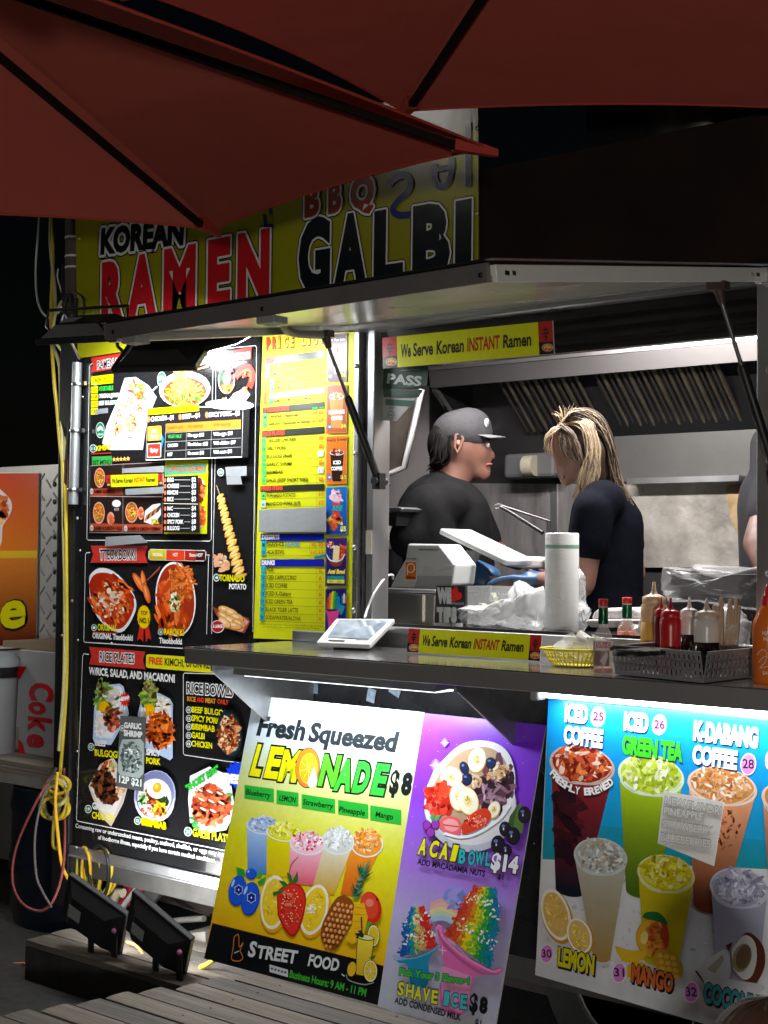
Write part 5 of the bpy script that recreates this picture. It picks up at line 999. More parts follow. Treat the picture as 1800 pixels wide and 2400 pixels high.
for r_ in range(9):
    for c in range(6):
        x = 940+c*32+(r_ % 2)*16-r_*7+max(0, 0); y = 690+r_*40+c*6
        cx, cy = 1000-(y-840)*.28, 840
        if ((x-cx)/104)**2+((y-845)/198)**2 > .92: continue
        P.ell(x, y, 18, 23, '#5c2c10', 20, 6); P.ell(x-1, y-2, 15, 19, ['#d08038', '#c06c2c', '#e09a50'][(r_+c) % 3], 20, 6); P.ell(x-3, y-5, 5, 6, '#f0c890', 20, 6)
for k in range(34):
    rg = random.Random(k); t_ = k/34; x = 1125+t_*75+rg.uniform(-16, 16); y = 650-t_*210; an = rg.uniform(-.9, .9)-.15; L_ = rg.uniform(55, 105); dx, dy = math.sin(an+.45)*L_, -math.cos(an+.3)*L_
    P.poly([(x-11, y), (x+dx, y+dy), (x+11, y+8)], rg.choice(['#1c4c38', '#2c6848', '#4c8860', '#6c9878', '#183c2c']))
P.ell(1250, 725, 78, 120, '#d02c18', -12, 28); P.ell(1238, 712, 64, 102, '#e0482c', -12, 28); P.ell(1240, 690, 30, 30, '#f08068', -12); P.ell(1298, 665, 8, 12, '#4c1c10')
P.poly([(1125, 705), (1200, 690), (1228, 800), (1190, 960), (1110, 1000), (1060, 960), (1110, 860)], '#e8b418'); 
for k in range(5): P.line([(1118+k*4, 720+k*54), (1215-k*6, 735+k*46)], 5, '#c88c10')
P.poly([(1225, 830), (1255, 835), (1235, 900), (1210, 880)], '#58a030')
# drawn glass
P.ell(1270, 935, 46, 84, '#302c10', 0); P.ell(1270, 935, 42, 79, '#f0e8b0', 0); P.ell(1270, 935, 35, 68, '#e0c428', 0)
P.grad([(1150, 945), (1275, 960), (1235, 1240), (1138, 1225)], '#e8d440', '#d0a818', 4); P.line([(1150, 945), (1138, 1225), (1235, 1245), (1275, 960)], 6, '#241c08'); P.ell(1212, 950, 66, 22, '#241c08', 8); P.ell(1212, 948, 60, 17, '#e8e098', 8)
P.line([(1180, 795), (1185, 940)], 12, '#142030'); P.scatter(1170, 930, 24, 30, 16, 10, ['#183828', '#102030'], seed=9)
P.ell(1108, 1185, 36, 60, '#302c10', 10); P.ell(1108, 1185, 32, 55, '#e0b428', 10); P.ell(1248, 1200, 54, 84, '#241c08'); P.ell(1248, 1200, 50, 80, '#f0e4a8'); P.ell(1248, 1200, 43, 70, '#d8bc28')
for k in range(8): q = k*.785; P.line([(1248, 1200), (1248+40*math.cos(q), 1200+66*math.sin(q))], 3, '#f0e8a8')
P.poly([(1235, 1100), (1290, 1080), (1270, 1115)], '#2c7030'); P.line(catmull([(1065, 1225), (1090, 1270), (1200, 1300), (1275, 1285)], 4), 7, '#90989c')
# writing on the black foot
P.line(catmull([(232, 940), (262, 930), (268, 1020), (298, 985), (275, 1045), (295, 1100), (262, 1125), (210, 1110), (222, 1030), (228, 950)], 4), 6, '#d88038', True); P.line([(230, 1065), (268, 1050)], 7, '#b0b0b0')
P.text('S', 328, 1090, 382, 1100, 118, '#d0d4d4', .035, shear=.1); P.text('TREET', 390, 1102, 692, 1148, 98, '#d0d4d4', .035, shear=.1); P.text('FOOD', 778, 1162, 1005, 1204, 92, '#d0d4d4', .035, shear=.1); P.line([(1032, 1222), (1055, 1238)], 7, '#d0d4d4')
P.bar(494, 1150, 632, 1190, 56, '#c8ccd0')
for k in range(5): star(512+k*25, 1182+k*7, 15, '#303438')
P.text('Business Hours: 9 AM - 11 PM', 640, 1248, 1212, 1392, 58, '#38b030', .03)
# purple half pictures
P.t = (880, 1640, 3.95)
for x, y, r_ in ((652, 400, 30), (570, 610, 46)): 
    for k, a_ in enumerate(('#a058e8', '#c088f0', '#e8c8ff')): P.ell(x, y, r_*(1-.3*k), r_*(1.3-.4*k), a_)
    P.line([(x, y-r_*1.3), (x, y+r_*1.3)], 5, '#f0e0ff'); P.line([(x-r_*1.2, y), (x+r_*1.2, y)], 5, '#f0e0ff')
rg = random.Random(5)
for k in range(26): P.ell(rg.uniform(350, 1500), rg.uniform(200, 1500), 3.5, 4, '#f0b8f0', 0, 6)
P.ell(890, 985, 425, 430, '#b8bcc8', -40, 44); P.ell(915, 960, 400, 380, '#d8d8dc', -40, 44)
P.poly(catmull([(560, 640), (800, 420), (1050, 385), (1230, 480), (1305, 700), (1270, 960), (1120, 1130), (860, 1240), (640, 1230), (480, 1090), (470, 850)], 6), '#e4e6ec')
P.poly(catmull([(620, 660), (800, 490), (1020, 440), (1180, 520), (1262, 720), (1225, 940), (1080, 1090), (860, 1190), (660, 1190), (530, 1050), (520, 840)], 6), '#b89878')
P.scatter(1110, 800, 150, 200, 90, 46, ['#3c1c2c', '#583044', '#7c5468', '#2c1420', '#684058'], el=(1, 2.4), seed=21, rot=20); P.scatter(1090, 820, 130, 160, 26, 18, ['#a88898', '#c8a8b8', '#8c6878'], el=(1.5, 3), seed=22)
P.scatter(1130, 660, 110, 70, 60, 20, ['#c89868', '#e0b888', '#8c5c38', '#e8d8c0', '#6c3c38'], seed=23); P.scatter(930, 760, 60, 50, 34, 18, ['#c89868', '#d8c0a0', '#7c5030'], seed=24)
def berry(x, y, rx, ry, rot=0, c='#14204c'): P.ell(x, y, rx, ry, '#080c20', rot); P.ell(x-3, y-4, rx*.88, ry*.88, c, rot); P.ell(x-rx*.3, y-ry*.4, rx*.3, ry*.18, '#5c78b8', rot)
berry(835, 635, 42, 62, -20); berry(1080, 590, 50, 55); berry(860, 740, 50, 60, 10)
def slice_(x, y, rx, ry, rot): P.ell(x+5, y+12, rx, ry, '#b89050', rot, 28); P.ell(x, y, rx, ry, '#f0e0b0', rot, 28); P.ell(x, y, rx*.9, ry*.9, '#f8f0d4', rot, 28); P.ell(x, y, rx*.42, ry*.42, '#f0dc9c', rot); P.scatter(x, y, rx*.25, ry*.25, 8, 7, ['#c09040', '#d8b060'], seed=int(x))
slice_(952, 560, 80, 116, 12); slice_(715, 720, 100, 96, 25); P.scatter(620, 880, 120, 80, 50, 34, ['#d82c18', '#e84a2c', '#c01c10', '#f07048'], el=(1, 1.8), seed=31); P.scatter(600, 990, 110, 70, 40, 30, ['#d82c20', '#f06858', '#b81c14', '#e84030'], el=(1, 1.8), seed=32)
slice_(785, 900, 84, 130, 0); slice_(870, 940, 96, 130, -15); slice_(1110, 1020, 54, 80, 20)
P.poly(catmull([(600, 1120), (680, 1080), (780, 1100), (805, 1180), (790, 1255), (690, 1245), (610, 1200)], 4), '#e86068'); P.poly(catmull([(640, 1130), (700, 1105), (770, 1130), (785, 1190), (730, 1225), (660, 1200)], 4), '#f0a0a0'); P.line([(640, 1160), (790, 1180)], 12, '#e04048')
P.poly(catmull([(810, 1180), (850, 1110), (950, 1030), (1040, 1010), (1088, 1070), (1050, 1150), (930, 1220), (820, 1255)], 4), '#d83820'); P.scatter(950, 1120, 110, 60, 70, 9, ['#f08068', '#f0c0a0', '#b02010', '#e84830'], seed=33)
P.line(catmull([(650, 1240), (800, 1275), (960, 1240), (1160, 1110), (1262, 980)], 5), 22, '#f0f0f4')
# cartoon berries and acai
for x, y in ((492, 1165), (570, 1155), (525, 1230)): P.ell(x, y, 40, 46, '#3c0c58'); P.ell(x, y, 34, 40, '#9838b0')
P.poly([(545, 1130), (520, 1095), (548, 1045), (560, 1110)], '#28a868'); P.poly([(560, 1125), (580, 1075), (622, 1068), (600, 1115)], '#30b870')
P.poly(catmull([(1355, 945), (1385, 1100), (1370, 1240), (1290, 1180), (1240, 1180), (1260, 1080)], 4), '#587838'); P.poly(catmull([(1355, 945), (1310, 1080), (1290, 1180), (1240, 1180), (1260, 1080)], 4), '#405828')
for x, y, r_ in ((1395, 1070, 76), (1215, 1200, 68), (1290, 1265, 80), (1150, 1345, 82), (1232, 1400, 60)): berry(x, y, r_*.8, r_*1.05, 0, '#241c28'); P.ell(x-r_*.2, y, 7, 14, '#c8c8d0')
for ch, x0, x1, y in (('A', 395, 482, 1440), ('C', 495, 590, 1462), ('A', 592, 685, 1482), ('I', 695, 762, 1500)): P.text(ch, x0, y+4, x1, y+14, 176, '#141408', .10, shear=.1); P.text(ch, x0+8, y-6, x1-8, y+4, 154, '#e8e414', .045, shear=.1)
for ch, x0, x1, y in (('B', 775, 850, 1522), ('O', 862, 938, 1535), ('W', 930, 1022, 1542), ('L', 1022, 1082, 1545)): P.text(ch, x0, y+4, x1, y+10, 148, '#0c2830', .09); P.text(ch, x0+6, y-4, x1-6, y+2, 132, '#2cb4b8', .04)
P.text('$14', 1078, 1575, 1328, 1618, 160, '#f0f0f4', .05, out='#202028', ow=.05); P.text('ADD MACADAMIA NUTS', 402, 1528, 1028, 1645, 56, '#181018', .03); P.line([(1045, 1636), (1115, 1650)], 3, '#504058'); P.text('$1', 1142, 1662, 1198, 1672, 50, '#181018', .02)
P.t = (860, 1980, 3.95)
# rainbow wash and shaved ice
for k, c in enumerate(('#d8a0a8', '#e0b098', '#e0cc98', '#b8d0b0', '#a8c0dc')):
    P.line(catmull([(600, 560+k*34), (720, 520+k*40), (830, 600+k*34), (870, 720+k*26)], 5), 40, c)
P.scatter(850, 500, 110, 70, 30, 34, ['#8090d8', '#98a8e0', '#a090d8'], seed=41)
def ice_band(poly_l, poly_r, cols, seed):
    n = len(cols)
    for k in range(n):
        a_, b_ = k/n, (k+1)/n; L_ = [(poly_l[i][0]*(1-a_)+poly_r[i][0]*a_, poly_l[i][1]*(1-a_)+poly_r[i][1]*a_) for i in range(len(poly_l))]; R_ = [(poly_l[i][0]*(1-b_)+poly_r[i][0]*b_, poly_l[i][1]*(1-b_)+poly_r[i][1]*b_) for i in range(len(poly_l))]
        P.poly(L_+R_[::-1], cols[k])
        for j in range(len(L_)-1):
            P.scatter((L_[j][0]+R_[j+1][0])/2, (L_[j][1]+R_[j+1][1])/2, abs(R_[j][0]-L_[j][0])*.8+8, abs(L_[j+1][1]-L_[j][1])*.6, 20, 10, [cols[k], cols[k], cols[min(n-1, k+1)], '#f0f0e0'] if j % 2 else [cols[k], cols[max(0, k-1)]], seed=seed+k*7+j)
ice_band([(440, 600), (375, 700), (352, 780), (370, 850), (345, 950), (320, 1040)], [(515, 580), (580, 630), (600, 720), (620, 800), (640, 880), (665, 945)], ['#1850a8', '#1878b8', '#209890', '#c8cc60', '#d8a060', '#d83028', '#d02820'], 60)
P.poly(catmull([(268, 1050), (300, 1070), (450, 1060), (600, 1010), (690, 940), (600, 1060), (600, 1180), (580, 1310), (440, 1330), (400, 1120), (330, 1100)], 3), '#1c88b0'); P.line(catmull([(265, 1030), (350, 1058), (480, 1045), (620, 990), (690, 930)], 5), 10, '#70b8d0')
P.poly(catmull([(670, 780), (720, 745), (780, 900), (1000, 1080), (1170, 1170), (1280, 1150), (1245, 1205), (1080, 1205), (1010, 1260), (960, 1500), (880, 1580), (720, 1520), (700, 1300), (745, 1180), (715, 1000)], 3), '#d868a8')
P.poly([(720, 1120), (1000, 1220), (955, 1500), (900, 1560), (740, 1500), (712, 1300)], '#e090c0'); P.line([(790, 880), (1000, 1080), (1180, 1170)], 8, '#f0b0d8')
ice_band([(1060, 385), (960, 450), (925, 540), (860, 650), (800, 760), (735, 830)], [(1190, 420), (1245, 500), (1255, 700), (1220, 850), (1200, 1000), (1170, 1150)], ['#c83c28', '#d8582c', '#d89028', '#dcd41c', '#88c030', '#28a048', '#188878', '#1480a8'], 90)
P.line(catmull([(668, 790), (705, 750), (740, 860), (900, 1010), (1060, 1110), (1200, 1175), (1275, 1150)], 6), 22, '#e888c0')
P.line([(735, 940), (735, 1020)], 5, '#f8e8f8'); P.line([(705, 975), (770, 985)], 5, '#f8e8f8')
P.text('Pick Your 3 Flavors!', 330, 1210, 985, 1302, 72, '#40b048', .06, out='#103c20', ow=.05)
for ch, x0, x1, y in (('S', 308, 378, 1398), ('H', 385, 470, 1418), ('A', 462, 545, 1438), ('V', 540, 618, 1455), ('E', 620, 692, 1472)): P.text(ch, x0, y+4, x1, y+14, 142, '#283018', .09); P.text(ch, x0+6, y-4, x1-6, y+6, 126, '#d8d838', .04)
for ch, x0, x1, y in (('I', 735, 795, 1492), ('C', 802, 880, 1508), ('E', 890, 965, 1524)): P.text(ch, x0, y+4, x1, y+12, 150, '#184050', .09); P.text(ch, x0+6, y-4, x1-6, y+4, 134, '#48b8c0', .04)
P.text('$', 980, 1548, 1058, 1558, 170, '#101418', .05); P.text('8', 1070, 1560, 1148, 1572, 155, '#101418', .07)
P.text('ADD CONDENSED MILK', 288, 1468, 902, 1632, 62, '#181c24', .03); P.text('$1', 1030, 1668, 1090, 1684, 56, '#181c24', .02)
P.build('printed_artwork', lb, print_mat('board_print', .32, .2))
# ================================================================ blue drinks board
VD = V3((0, .05, .685)).normalized(); OD = V3((-2.06, -.45, .452))
db, P = board('drinks_board', 'blue and sand coloured board with numbered iced drinks under the shelf tube light', 'sign board', [(1286, 1630), (1980, 1700), (1960, 2490), (1255, 2285)], None, (OD, V3((1, 0, 0)), VD), .006, m=mat('foam_board_edge', (.7, .7, .68)))
P.t = (1220, 1580, 2.86)
P.grad([(190, 140), (2200, 370), (2180, 1160), (158, 985)], '#0a7ac8', '#189cd0', 6); P.grad([(158, 985), (2180, 1160), (2170, 1330), (150, 1240)], '#1894b8', '#2098a8', 3); P.grad([(150, 1240), (2170, 1330), (2120, 2600), (100, 2016)], '#dcdee2', '#d0d4d8', 5)
P.scatter(900, 1700, 800, 380, 160, 11, ['#c8c8cc', '#e4e4e4', '#d8d8dc', '#c0c0c4'], el=(1, 2), seed=1)
def bigcup(x, y, rx, ry, x2, y2, rx2, c0, c1, rim, ices, seed, n=190, sz=14, dark=None):
    P.grad([(x-rx*.93, y+ry*.2), (x+rx*.93, y+ry*.5), (x2+rx2, y2+10), (x2-rx2, y2-30)], c0, c1, 8); P.ell(x2, y2-14, rx2, 34, c1, 12)
    P.ell(x, y, rx, ry, rim, 12, 36); P.ell(x+2, y-4, rx*.92, ry*.9, ices[0], 12, 34); P.scatter(x, y-12, rx*.8, ry*.82, n, sz, ices, el=(1, 2.4), seed=seed, rot=12)
    P.line([(x-rx*.93*math.cos(t_)+0*t_, y+ry*.98*math.sin(t_)) for t_ in [k*.314 for k in range(11)]], 8, rim)
bigcup(415, 610, 222, 130, 330, 1470, 92, '#842428', '#181c2c', '#c8a8a0', ['#8c2c18', '#b8502c', '#d87838', '#e8c8b8', '#6c1c14', '#c04830'], 2, 264, 17)
P.scatter(320, 1000, 60, 220, 30, 46, ['#401820', '#2c1420', '#5c1c24'], seed=3)
bigcup(878, 680, 226, 138, 800, 1480, 90, '#9cb818', '#4c6c1c', '#d0e0c8', ['#b8cc40', '#c8d870', '#98b018', '#e4ecc4', '#a8c030'], 4, 240, 17)
bigcup(1355, 752, 238, 128, 1260, 1580, 96, '#d89870', '#7c3c20', '#e0c8b8', ['#c88848', '#e0b088', '#b06c38', '#f0dcc8', '#d89c60'], 5, 264, 12)
P.scatter(1380, 1040, 100, 140, 44, 8, ['#7c4020', '#5c2c18', '#a05830'], seed=6)
bigcup(1850, 850, 236, 128, 1780, 1700, 96, '#c88868', '#7c3c20', '#d8c0b0', ['#b87848', '#d0a080', '#a05c38'], 15, 144, 12)
def cap(s_, x0, y0, x1, y1, h, c='#f0f2f4', b=.06): P.text(s_, x0+5, y0+9, x1+5, y1+9, h, '#28203c', b+.02); P.text(s_, x0, y0, x1, y1, h, c, b)
cap('ICED', 298, 320, 452, 335, 126); cap('COFFEE', 290, 465, 552, 500, 126); cap('ICED', 694, 378, 858, 395, 130); cap('GREEN TEA', 680, 535, 1088, 592, 130, '#38c024')
cap('K-DABANG', 1160, 445, 1592, 500, 138); cap('COFFEE', 1152, 600, 1452, 645, 130); cap('CAPPUCCINO', 1640, 640, 2150, 700, 130)
def pin(x, y, s_, r_=48): P.ell(x, y, r_*1.02, r_*1.45, '#f4dcec', 6); P.ell(x, y, r_*.9, r_*1.3, '#d080c8', 6); P.text(s_, x-r_*.72, y+r_*.5, x+r_*.74, y+r_*.6, r_*1.2, '#141018', .015)
pin(524, 286, '25'); pin(934, 340, '26'); pin(1530, 604, '28', 52)
import bisect
arc = catmull([(196, 668), (255, 735), (335, 788), (420, 812), (510, 806), (585, 770), (632, 735)], 8)
S = 'FRESHLY BREWED'; cum = [0]
for i in range(1, len(arc)): cum.append(cum[-1]+(arc[i]-arc[i-1]).length)
for i, ch in enumerate(S):
    if ch == ' ': continue
    d = cum[-1]*(i+.1)/len(S); j = min(bisect.bisect(cum, d), len(arc)-1); d2 = cum[-1]*(i+.92)/len(S); j2 = min(bisect.bisect(cum, d2), len(arc)-1); a_, b_ = arc[j-1], arc[j2]
    P.text(ch, a_[0]+3, a_[1]+5, b_[0]+3, b_[1]+5, 54, '#28181c', .08); P.text(ch, a_[0], a_[1], b_[0], b_[1], 52, '#f0f0f0', .045)
P.t = (1220, 1900, 2.86)
bigcup(541, 310, 182, 126, 546, 995, 58, '#b4b4a8', '#a88848', '#c8ccc8', ['#b0b4b0', '#c8ccc8', '#a09c90', '#dce0dc', '#b8a890'], 7, 192, 15)
bigcup(980, 425, 196, 128, 945, 1030, 118, '#c4b414', '#c0ac10', '#d8d890', ['#c8bc18', '#d8d038', '#b8a810', '#e0dc80'], 8, 192, 15)
bigcup(1470, 520, 200, 136, 1460, 1200, 130, '#9c9cb0', '#a4a4b0', '#c4c4d4', ['#a0a0b8', '#b8b8cc', '#9090a4', '#d0d0e0'], 9, 192, 17)
citrus(245, 700, 100, 190, -16, '#c08828', '#dcb468'); citrus(402, 840, 86, 130, -18, '#c08828', '#dcb86c')
P.ell(890, 850, 112, 130, '#c89018', 0, 30); P.ell(880, 850, 92, 122, '#d8a828', 0, 30); P.ell(935, 845, 66, 110, '#c83c20', 0, 28); P.scatter(900, 850, 50, 100, 50, 22, ['#d87028', '#c85024', '#e09030'], seed=12); P.ell(835, 850, 26, 46, '#ecd070', 8)
P.poly(catmull([(818, 712), (850, 680), (920, 678), (970, 715), (990, 765), (920, 740), (860, 728)], 4), '#1c6c34')
P.poly(catmull([(640, 905), (740, 935), (855, 945), (800, 1010), (700, 1010), (650, 950)], 4), '#d8b020'); P.poly(catmull([(720, 1040), (780, 1010), (860, 1040), (800, 1100), (720, 1120)], 3), '#d0a41c')
P.poly(catmull([(890, 980), (930, 930), (1010, 935), (1080, 1010), (1090, 1100), (1000, 1140), (930, 1080)], 4), '#c89418')
for k in range(4):
    for j in range(3): P.ell(940+j*44+k*8, 970+k*42+j*8, 20, 17, '#e0b83c', 20, 8)
P.poly(catmull([(1450, 880), (1520, 815), (1590, 850), (1640, 930), (1640, 1050), (1580, 1160), (1520, 1150), (1430, 1060)], 4), '#5c2c1c'); P.poly(catmull([(1420, 930), (1500, 835), (1570, 870), (1590, 980), (1560, 1100), (1500, 1130), (1430, 1060)], 4), '#d8d8d4'); P.ell(1490, 985, 62, 98, '#a09070', 16); P.ell(1500, 980, 48, 84, '#786048', 16)
P.poly([(1380, 900), (1430, 880), (1400, 940)], '#5c2420'); P.poly(catmull([(1180, 1080), (1260, 1000), (1380, 925), (1412, 1010), (1400, 1130), (1300, 1110)], 4), '#c8c8c8'); P.poly([(1172, 1072), (1185, 1068), (1270, 1180), (1240, 1165)], '#5c2420'); P.poly(catmull([(1200, 1070), (1300, 1100), (1420, 1130), (1640, 1170), (1560, 1230), (1330, 1190), (1240, 1160)], 4), '#c0c0c4')
P.poly([(1255, 1060), (1360, 960), (1370, 1000), (1310, 1090)], '#a89c90')
def cap2(s_, x0, y0, x1, y1, h, c): P.text(s_, x0+8, y0+14, x1+8, y1+14, h, '#141010', .09); P.text(s_, x0, y0, x1, y1, h, '#141010', .09); P.text(s_, x0+4, y0-4, x1-4, y1-4, h-12, c, .05)
cap2('LEMON', 248, 1042, 500, 1105, 142, '#d4cc14'); cap2('MANGO', 742, 1150, 1028, 1225, 138, '#c8622c'); cap2('COCONUT', 1225, 1285, 1650, 1400, 150, '#38909c')
pin(182, 958, '30', 44); pin(668, 1085, '31', 48); pin(1152, 1215, '32', 50)
P.build('printed_artwork', db, print_mat('board_print', .32, .2))
nf, P = board('flavor_sticker', 'white cut-out new flavour sticker taped over the green tea cup', 'sticker', [(1555, 1853), (1697, 1880), (1673, 2030), (1541, 1976)], None, (OD+V3((0, -.022, 0)), V3((1, 0, 0)), VD), .0015, m=mat('sticker_backing', (.78, .78, .75), .4))
P.t = (1220, 1580, 2.86)
for i, (s_, x0, y0, x1, y1) in enumerate((('NEW FLAVOR!', 965, 875, 1352, 950), ('PINEAPPLE', 958, 945, 1230, 985), ('STRAWBERRY', 945, 1030, 1292, 1085), ('BLUEBERRIES', 940, 1120, 1280, 1170))): P.text(s_, x0, y0, x1, y1, 62, '#8c9094', .08); P.text(s_, x0+3, y0-3, x1-3, y1-3, 54, '#dcdcd4', .04)
P.build('lettering', nf)
# pale tape scraps under the shelf
for k, (x, y, w_, h) in enumerate(((735, 1608, 14, 20), (870, 1630, 12, 18), (925, 1620, 16, 10))):
    q = onY(x, y, -.004); b = MB(); b.box(q, (w_*.0028, .001, h*.0024), Ry(.2*k)); tag(b.build('tape_scrap', mat('pale_blue_tape', (.4, .5, .62), .5, var=.5, vscale=90)), ('leftmost', 'middle', 'rightmost')[k]+' scrap of pale tape left on the wall under the shelf', 'tape', 'tape scraps under the shelf')
# black inner panel seen between wall and shelf
b = MB(); a_ = onY(600, 1530, -.008); 
b.b2((-3.46, -.006, .72), (-3.41, -.001, 1.15)); o = b.build('shelf_rail', ALU, shelf)
# ================================================================ things on and behind the sill
CZ = 1.262
b = MB(); b.b2((-3.03, .10, CZ-.03), (WX1+.0, .52, CZ)); b.build('inner_counter', STEEL, truck, bevel=.003)
def bx(c, s_, name, m, parent, bev=.004, rot=None):
    mb = MB(); mb.box(c, s_, rot); return mb.build(name, m, parent, bevel=bev)
# health placard and things taped inside the left of the window
a = lambda x, y: (850+x/3.318, 720+y/3.318)
hp, P = board('pass_placard', 'green and white PASS placard hanging in the left corner of the window', 'placard', [a(160, 478), a(508, 450), a(500, 610), a(155, 645)], .02, th=.0015, m=mat('green_placard', (.010, .04, .024), .6))
P.t = (850, 720, 3.318); P.text('PASS', 188, 592, 455, 618, 78, '#9ca8a4', .04); P.line([(290, 492), (450, 485)], 4, '#5c8070')
P.poly([(158, 630), (470, 642), (440, 700), (165, 700)], '#1c4030'); P.build('lettering', hp)
hp2, P = board('permit_sheet', 'white permit sheet with green rules below the PASS placard', 'placard', [a(168, 630), a(468, 652), a(262, 888), a(158, 880)], .024, th=.001, m=mat('paper_sheet', (.42, .42, .42), .5))
P.t = (850, 720, 3.318)
for x0, y0, x1, y1, t_ in ((245, 665, 380, 668, 'K-Street Food'), (215, 692, 350, 700, 'Kai St 21')): P.text(t_, x0, y0, x1, y1, 20, '#303438', .01)
P.poly([(180, 714), (405, 728), (380, 770), (176, 760)], '#3c6854'); P.ring(222, 838, 26, 30, 5, '#707874', '#b4b8b4'); P.text('DOH', 205, 846, 238, 846, 14, '#505854', .02)
P.line([(170, 760), (370, 772)], 3, '#606468'); P.text('2024', 205, 788, 255, 788, 16, '#505458', .0); P.build('lettering', hp2)
kb = lambda x, y: (850+x/3.318, 1100+y/3.318)
def slab(pts, y, name, m, parent, th=.02, bev=0):
    mb = MB(); mb.prism([onY(p[0], p[1], y) for p in pts], (0, th, 0)); return mb.build(name, m, parent, bevel=bev)
# dim window left of the hood, brown reflection put into the pane colour
vp = thing('dim_window_pane', 'dim window pane with a painted brown reflection and pale frame left of the hood', 'panel', onY(960, 1100, .62))
slab([(900, 985), (962, 955), (985, 925), (972, 1000), (948, 1090), (895, 1110)], .62, 'pane', mat('brown_reflection_pane', (.12, .10, .085), .2, var=.6, vscale=6), vp, .004)
mb = MB(); mb.tube([onY(*p, .615) for p in ((988, 912), (968, 1000), (948, 1095), (894, 1118))], .012, 4); mb.build('frame', mat('pale_frame', (.45, .45, .46), .4), vp)
# pan shelf at the left
sh = thing('wall_tray', 'small steel tray sticking out beside the left window post', 'tray', onY(905, 1190, .3))
slab([(878, 1190), (932, 1188), (944, 1192), (938, 1199), (878, 1198)], .3, 'tray', ALU, sh, .12, .003); slab([(880, 1200), (930, 1200), (928, 1232), (880, 1232)], .31, 'bracket', DARKM, sh, .1)
lb_ = thing('dark_fabric_strap', 'black cloth hanging at the lower left corner of the window', 'cloth', onY(902, 1140, .12)); slab([(893, 1120), (912, 1134), (908, 1142), (900, 1150), (893, 1165)], .12, 'cloth', BLACK, lb_, .01)
# steel box, white dispenser with orange sticker, lidded box
sb = thing('steel_box', 'low steel box standing on the counter left of the tips sign', 'box', onY(955, 1459, .22))
q0, q1 = onY(891, 1459, .2), onY(1019, 1392, .2)
mb = MB(); mb.b2((q0.x, .2, CZ), (q1.x, .42, q1.z)); mb.build('body', mat('warm_steel', (.5, .48, .43), .3, .9, var=.15, vscale=6), sb, bevel=.004)
mb = MB(); mb.b2((q0.x-.01, .188, q1.z+.002), (q1.x+.012, .43, q1.z+.014)); mb.build('lid', ALU, sb, bevel=.004)
mb = MB(); mb.b2((q1.x-.075, .192, CZ), (q1.x-.045, .2, q1.z-.004)); mb.build('corner_post', mat('warm_steel', (.5, .48, .43)), sb)
zt_ = q1.z+.0145
dp = thing('white_dispenser', 'white plastic wedge shaped dispenser with an orange sticker on the steel box', 'dispenser', onY(990, 1385, .26))
prof = [kb(*p) for p in ((210, 930), (560, 930), (700, 900), (718, 742), (592, 582), (350, 578), (330, 700), (255, 830))]
P3 = [onY(p[0], p[1], .24) for p in prof]; P3 = [V3((p.x, p.y, max(p.z, zt_))) for p in P3]
mb = MB(); mb.prism(P3, (0, .12, 0)); mb.build('body', mat('greyish_white', (.5, .52, .52), .35), dp, bevel=.006)
mb = MB(); mb.prism([onY(*kb(*p), .236) for p in ((425, 830), (700, 828), (690, 905), (560, 928), (400, 928))], (0, .003, 0)); mb.build('lower_panel', GREYP, dp)
mb = MB(); mb.prism([onY(*kb(*p), .235) for p in ((436, 622), (586, 624), (586, 631), (436, 629))], (0, .003, 0)); mb.build('slot', BLACK, dp)
mb = MB(); mb.prism([onY(*kb(*p), .236) for p in ((480, 755), (560, 790), (716, 745), (700, 775), (560, 815), (450, 825))], (0, .003, 0)); mb.build('front_fold', mat('dispenser_shadow_plastic', (.45, .46, .47), .4), dp)
P = Print(onY(960, 1330, .2345), (1, 0, 0), (0, 0, 1)); P.t = (850, 1100, 3.318)
P.bar(330, 715, 422, 716, 148, '#e8e8e0'); P.bar(334, 719, 418, 720, 140, '#e07018'); P.ring(376, 768, 32, 38, 7, '#f0f0f0', '#e07018'); P.line([(350, 768), (350, 822)], 8, '#f0f0f0'); P.text('Pomme', 346, 850, 408, 850, 20, '#201408', .04); P.text('TAX FREE', 336, 702, 418, 704, 14, '#404448', .02); P.build('sticker', dp)
lbx = thing('lidded_tub', 'dark tub with a white lid behind the dispenser at the left window post', 'tub', onY(935, 1300, .45))
slab([kb(*p) for p in ((145, 618), (345, 620), (300, 740), (230, 930), (145, 935))], .45, 'tub', mat('dark_grey_tub', (.07, .075, .085), .35), lbx, .15, .004); slab([kb(*p) for p in ((120, 540), (300, 532), (470, 572), (460, 592), (140, 616), (120, 600))], .44, 'lid', WHITEP, lbx, .17, .005)
bx(onY(*kb(185, 485), .5), (.06, .05, .07), 'box', mat('pale_card', (.4, .38, .38), .6), lbx)
# slanted tablet on a stand seen from behind
tb = thing('slanted_tablet', 'white tablet on a slanted stand seen from its back', 'tablet', onY(1060, 1400, .33))
mb = MB(); e0, e1 = onY(*kb(590, 500), .36), onY(*kb(1110, 752), .36); dr = (e1-e0); nn = V3((dr.z, 0, -dr.x)).normalized()
if nn.z < 0: nn = -nn
mb.prism([e0, e1, e1+nn*.02, e0+nn*.02], (0, .17, 0)); mb.build('slab', mat('greyish_white', (.5, .52, .52), .35), tb, bevel=.005)
mb = MB(); mb.prism([onY(*kb(*p), .40) for p in ((800, 625), (880, 640), (770, 830), (690, 905), (700, 830))], (0, .04, 0)); mb.build('stand', mat('greyish_white', (.5, .52, .52), .35), tb, bevel=.003)
mb = MB(); mb.tube(catmull([onY(*kb(745, 740), .35), onY(*kb(790, 810), .34), onY(*kb(832, 905), .33)], 4), .0018, 5); mb.build('cable', BLACK, tb)
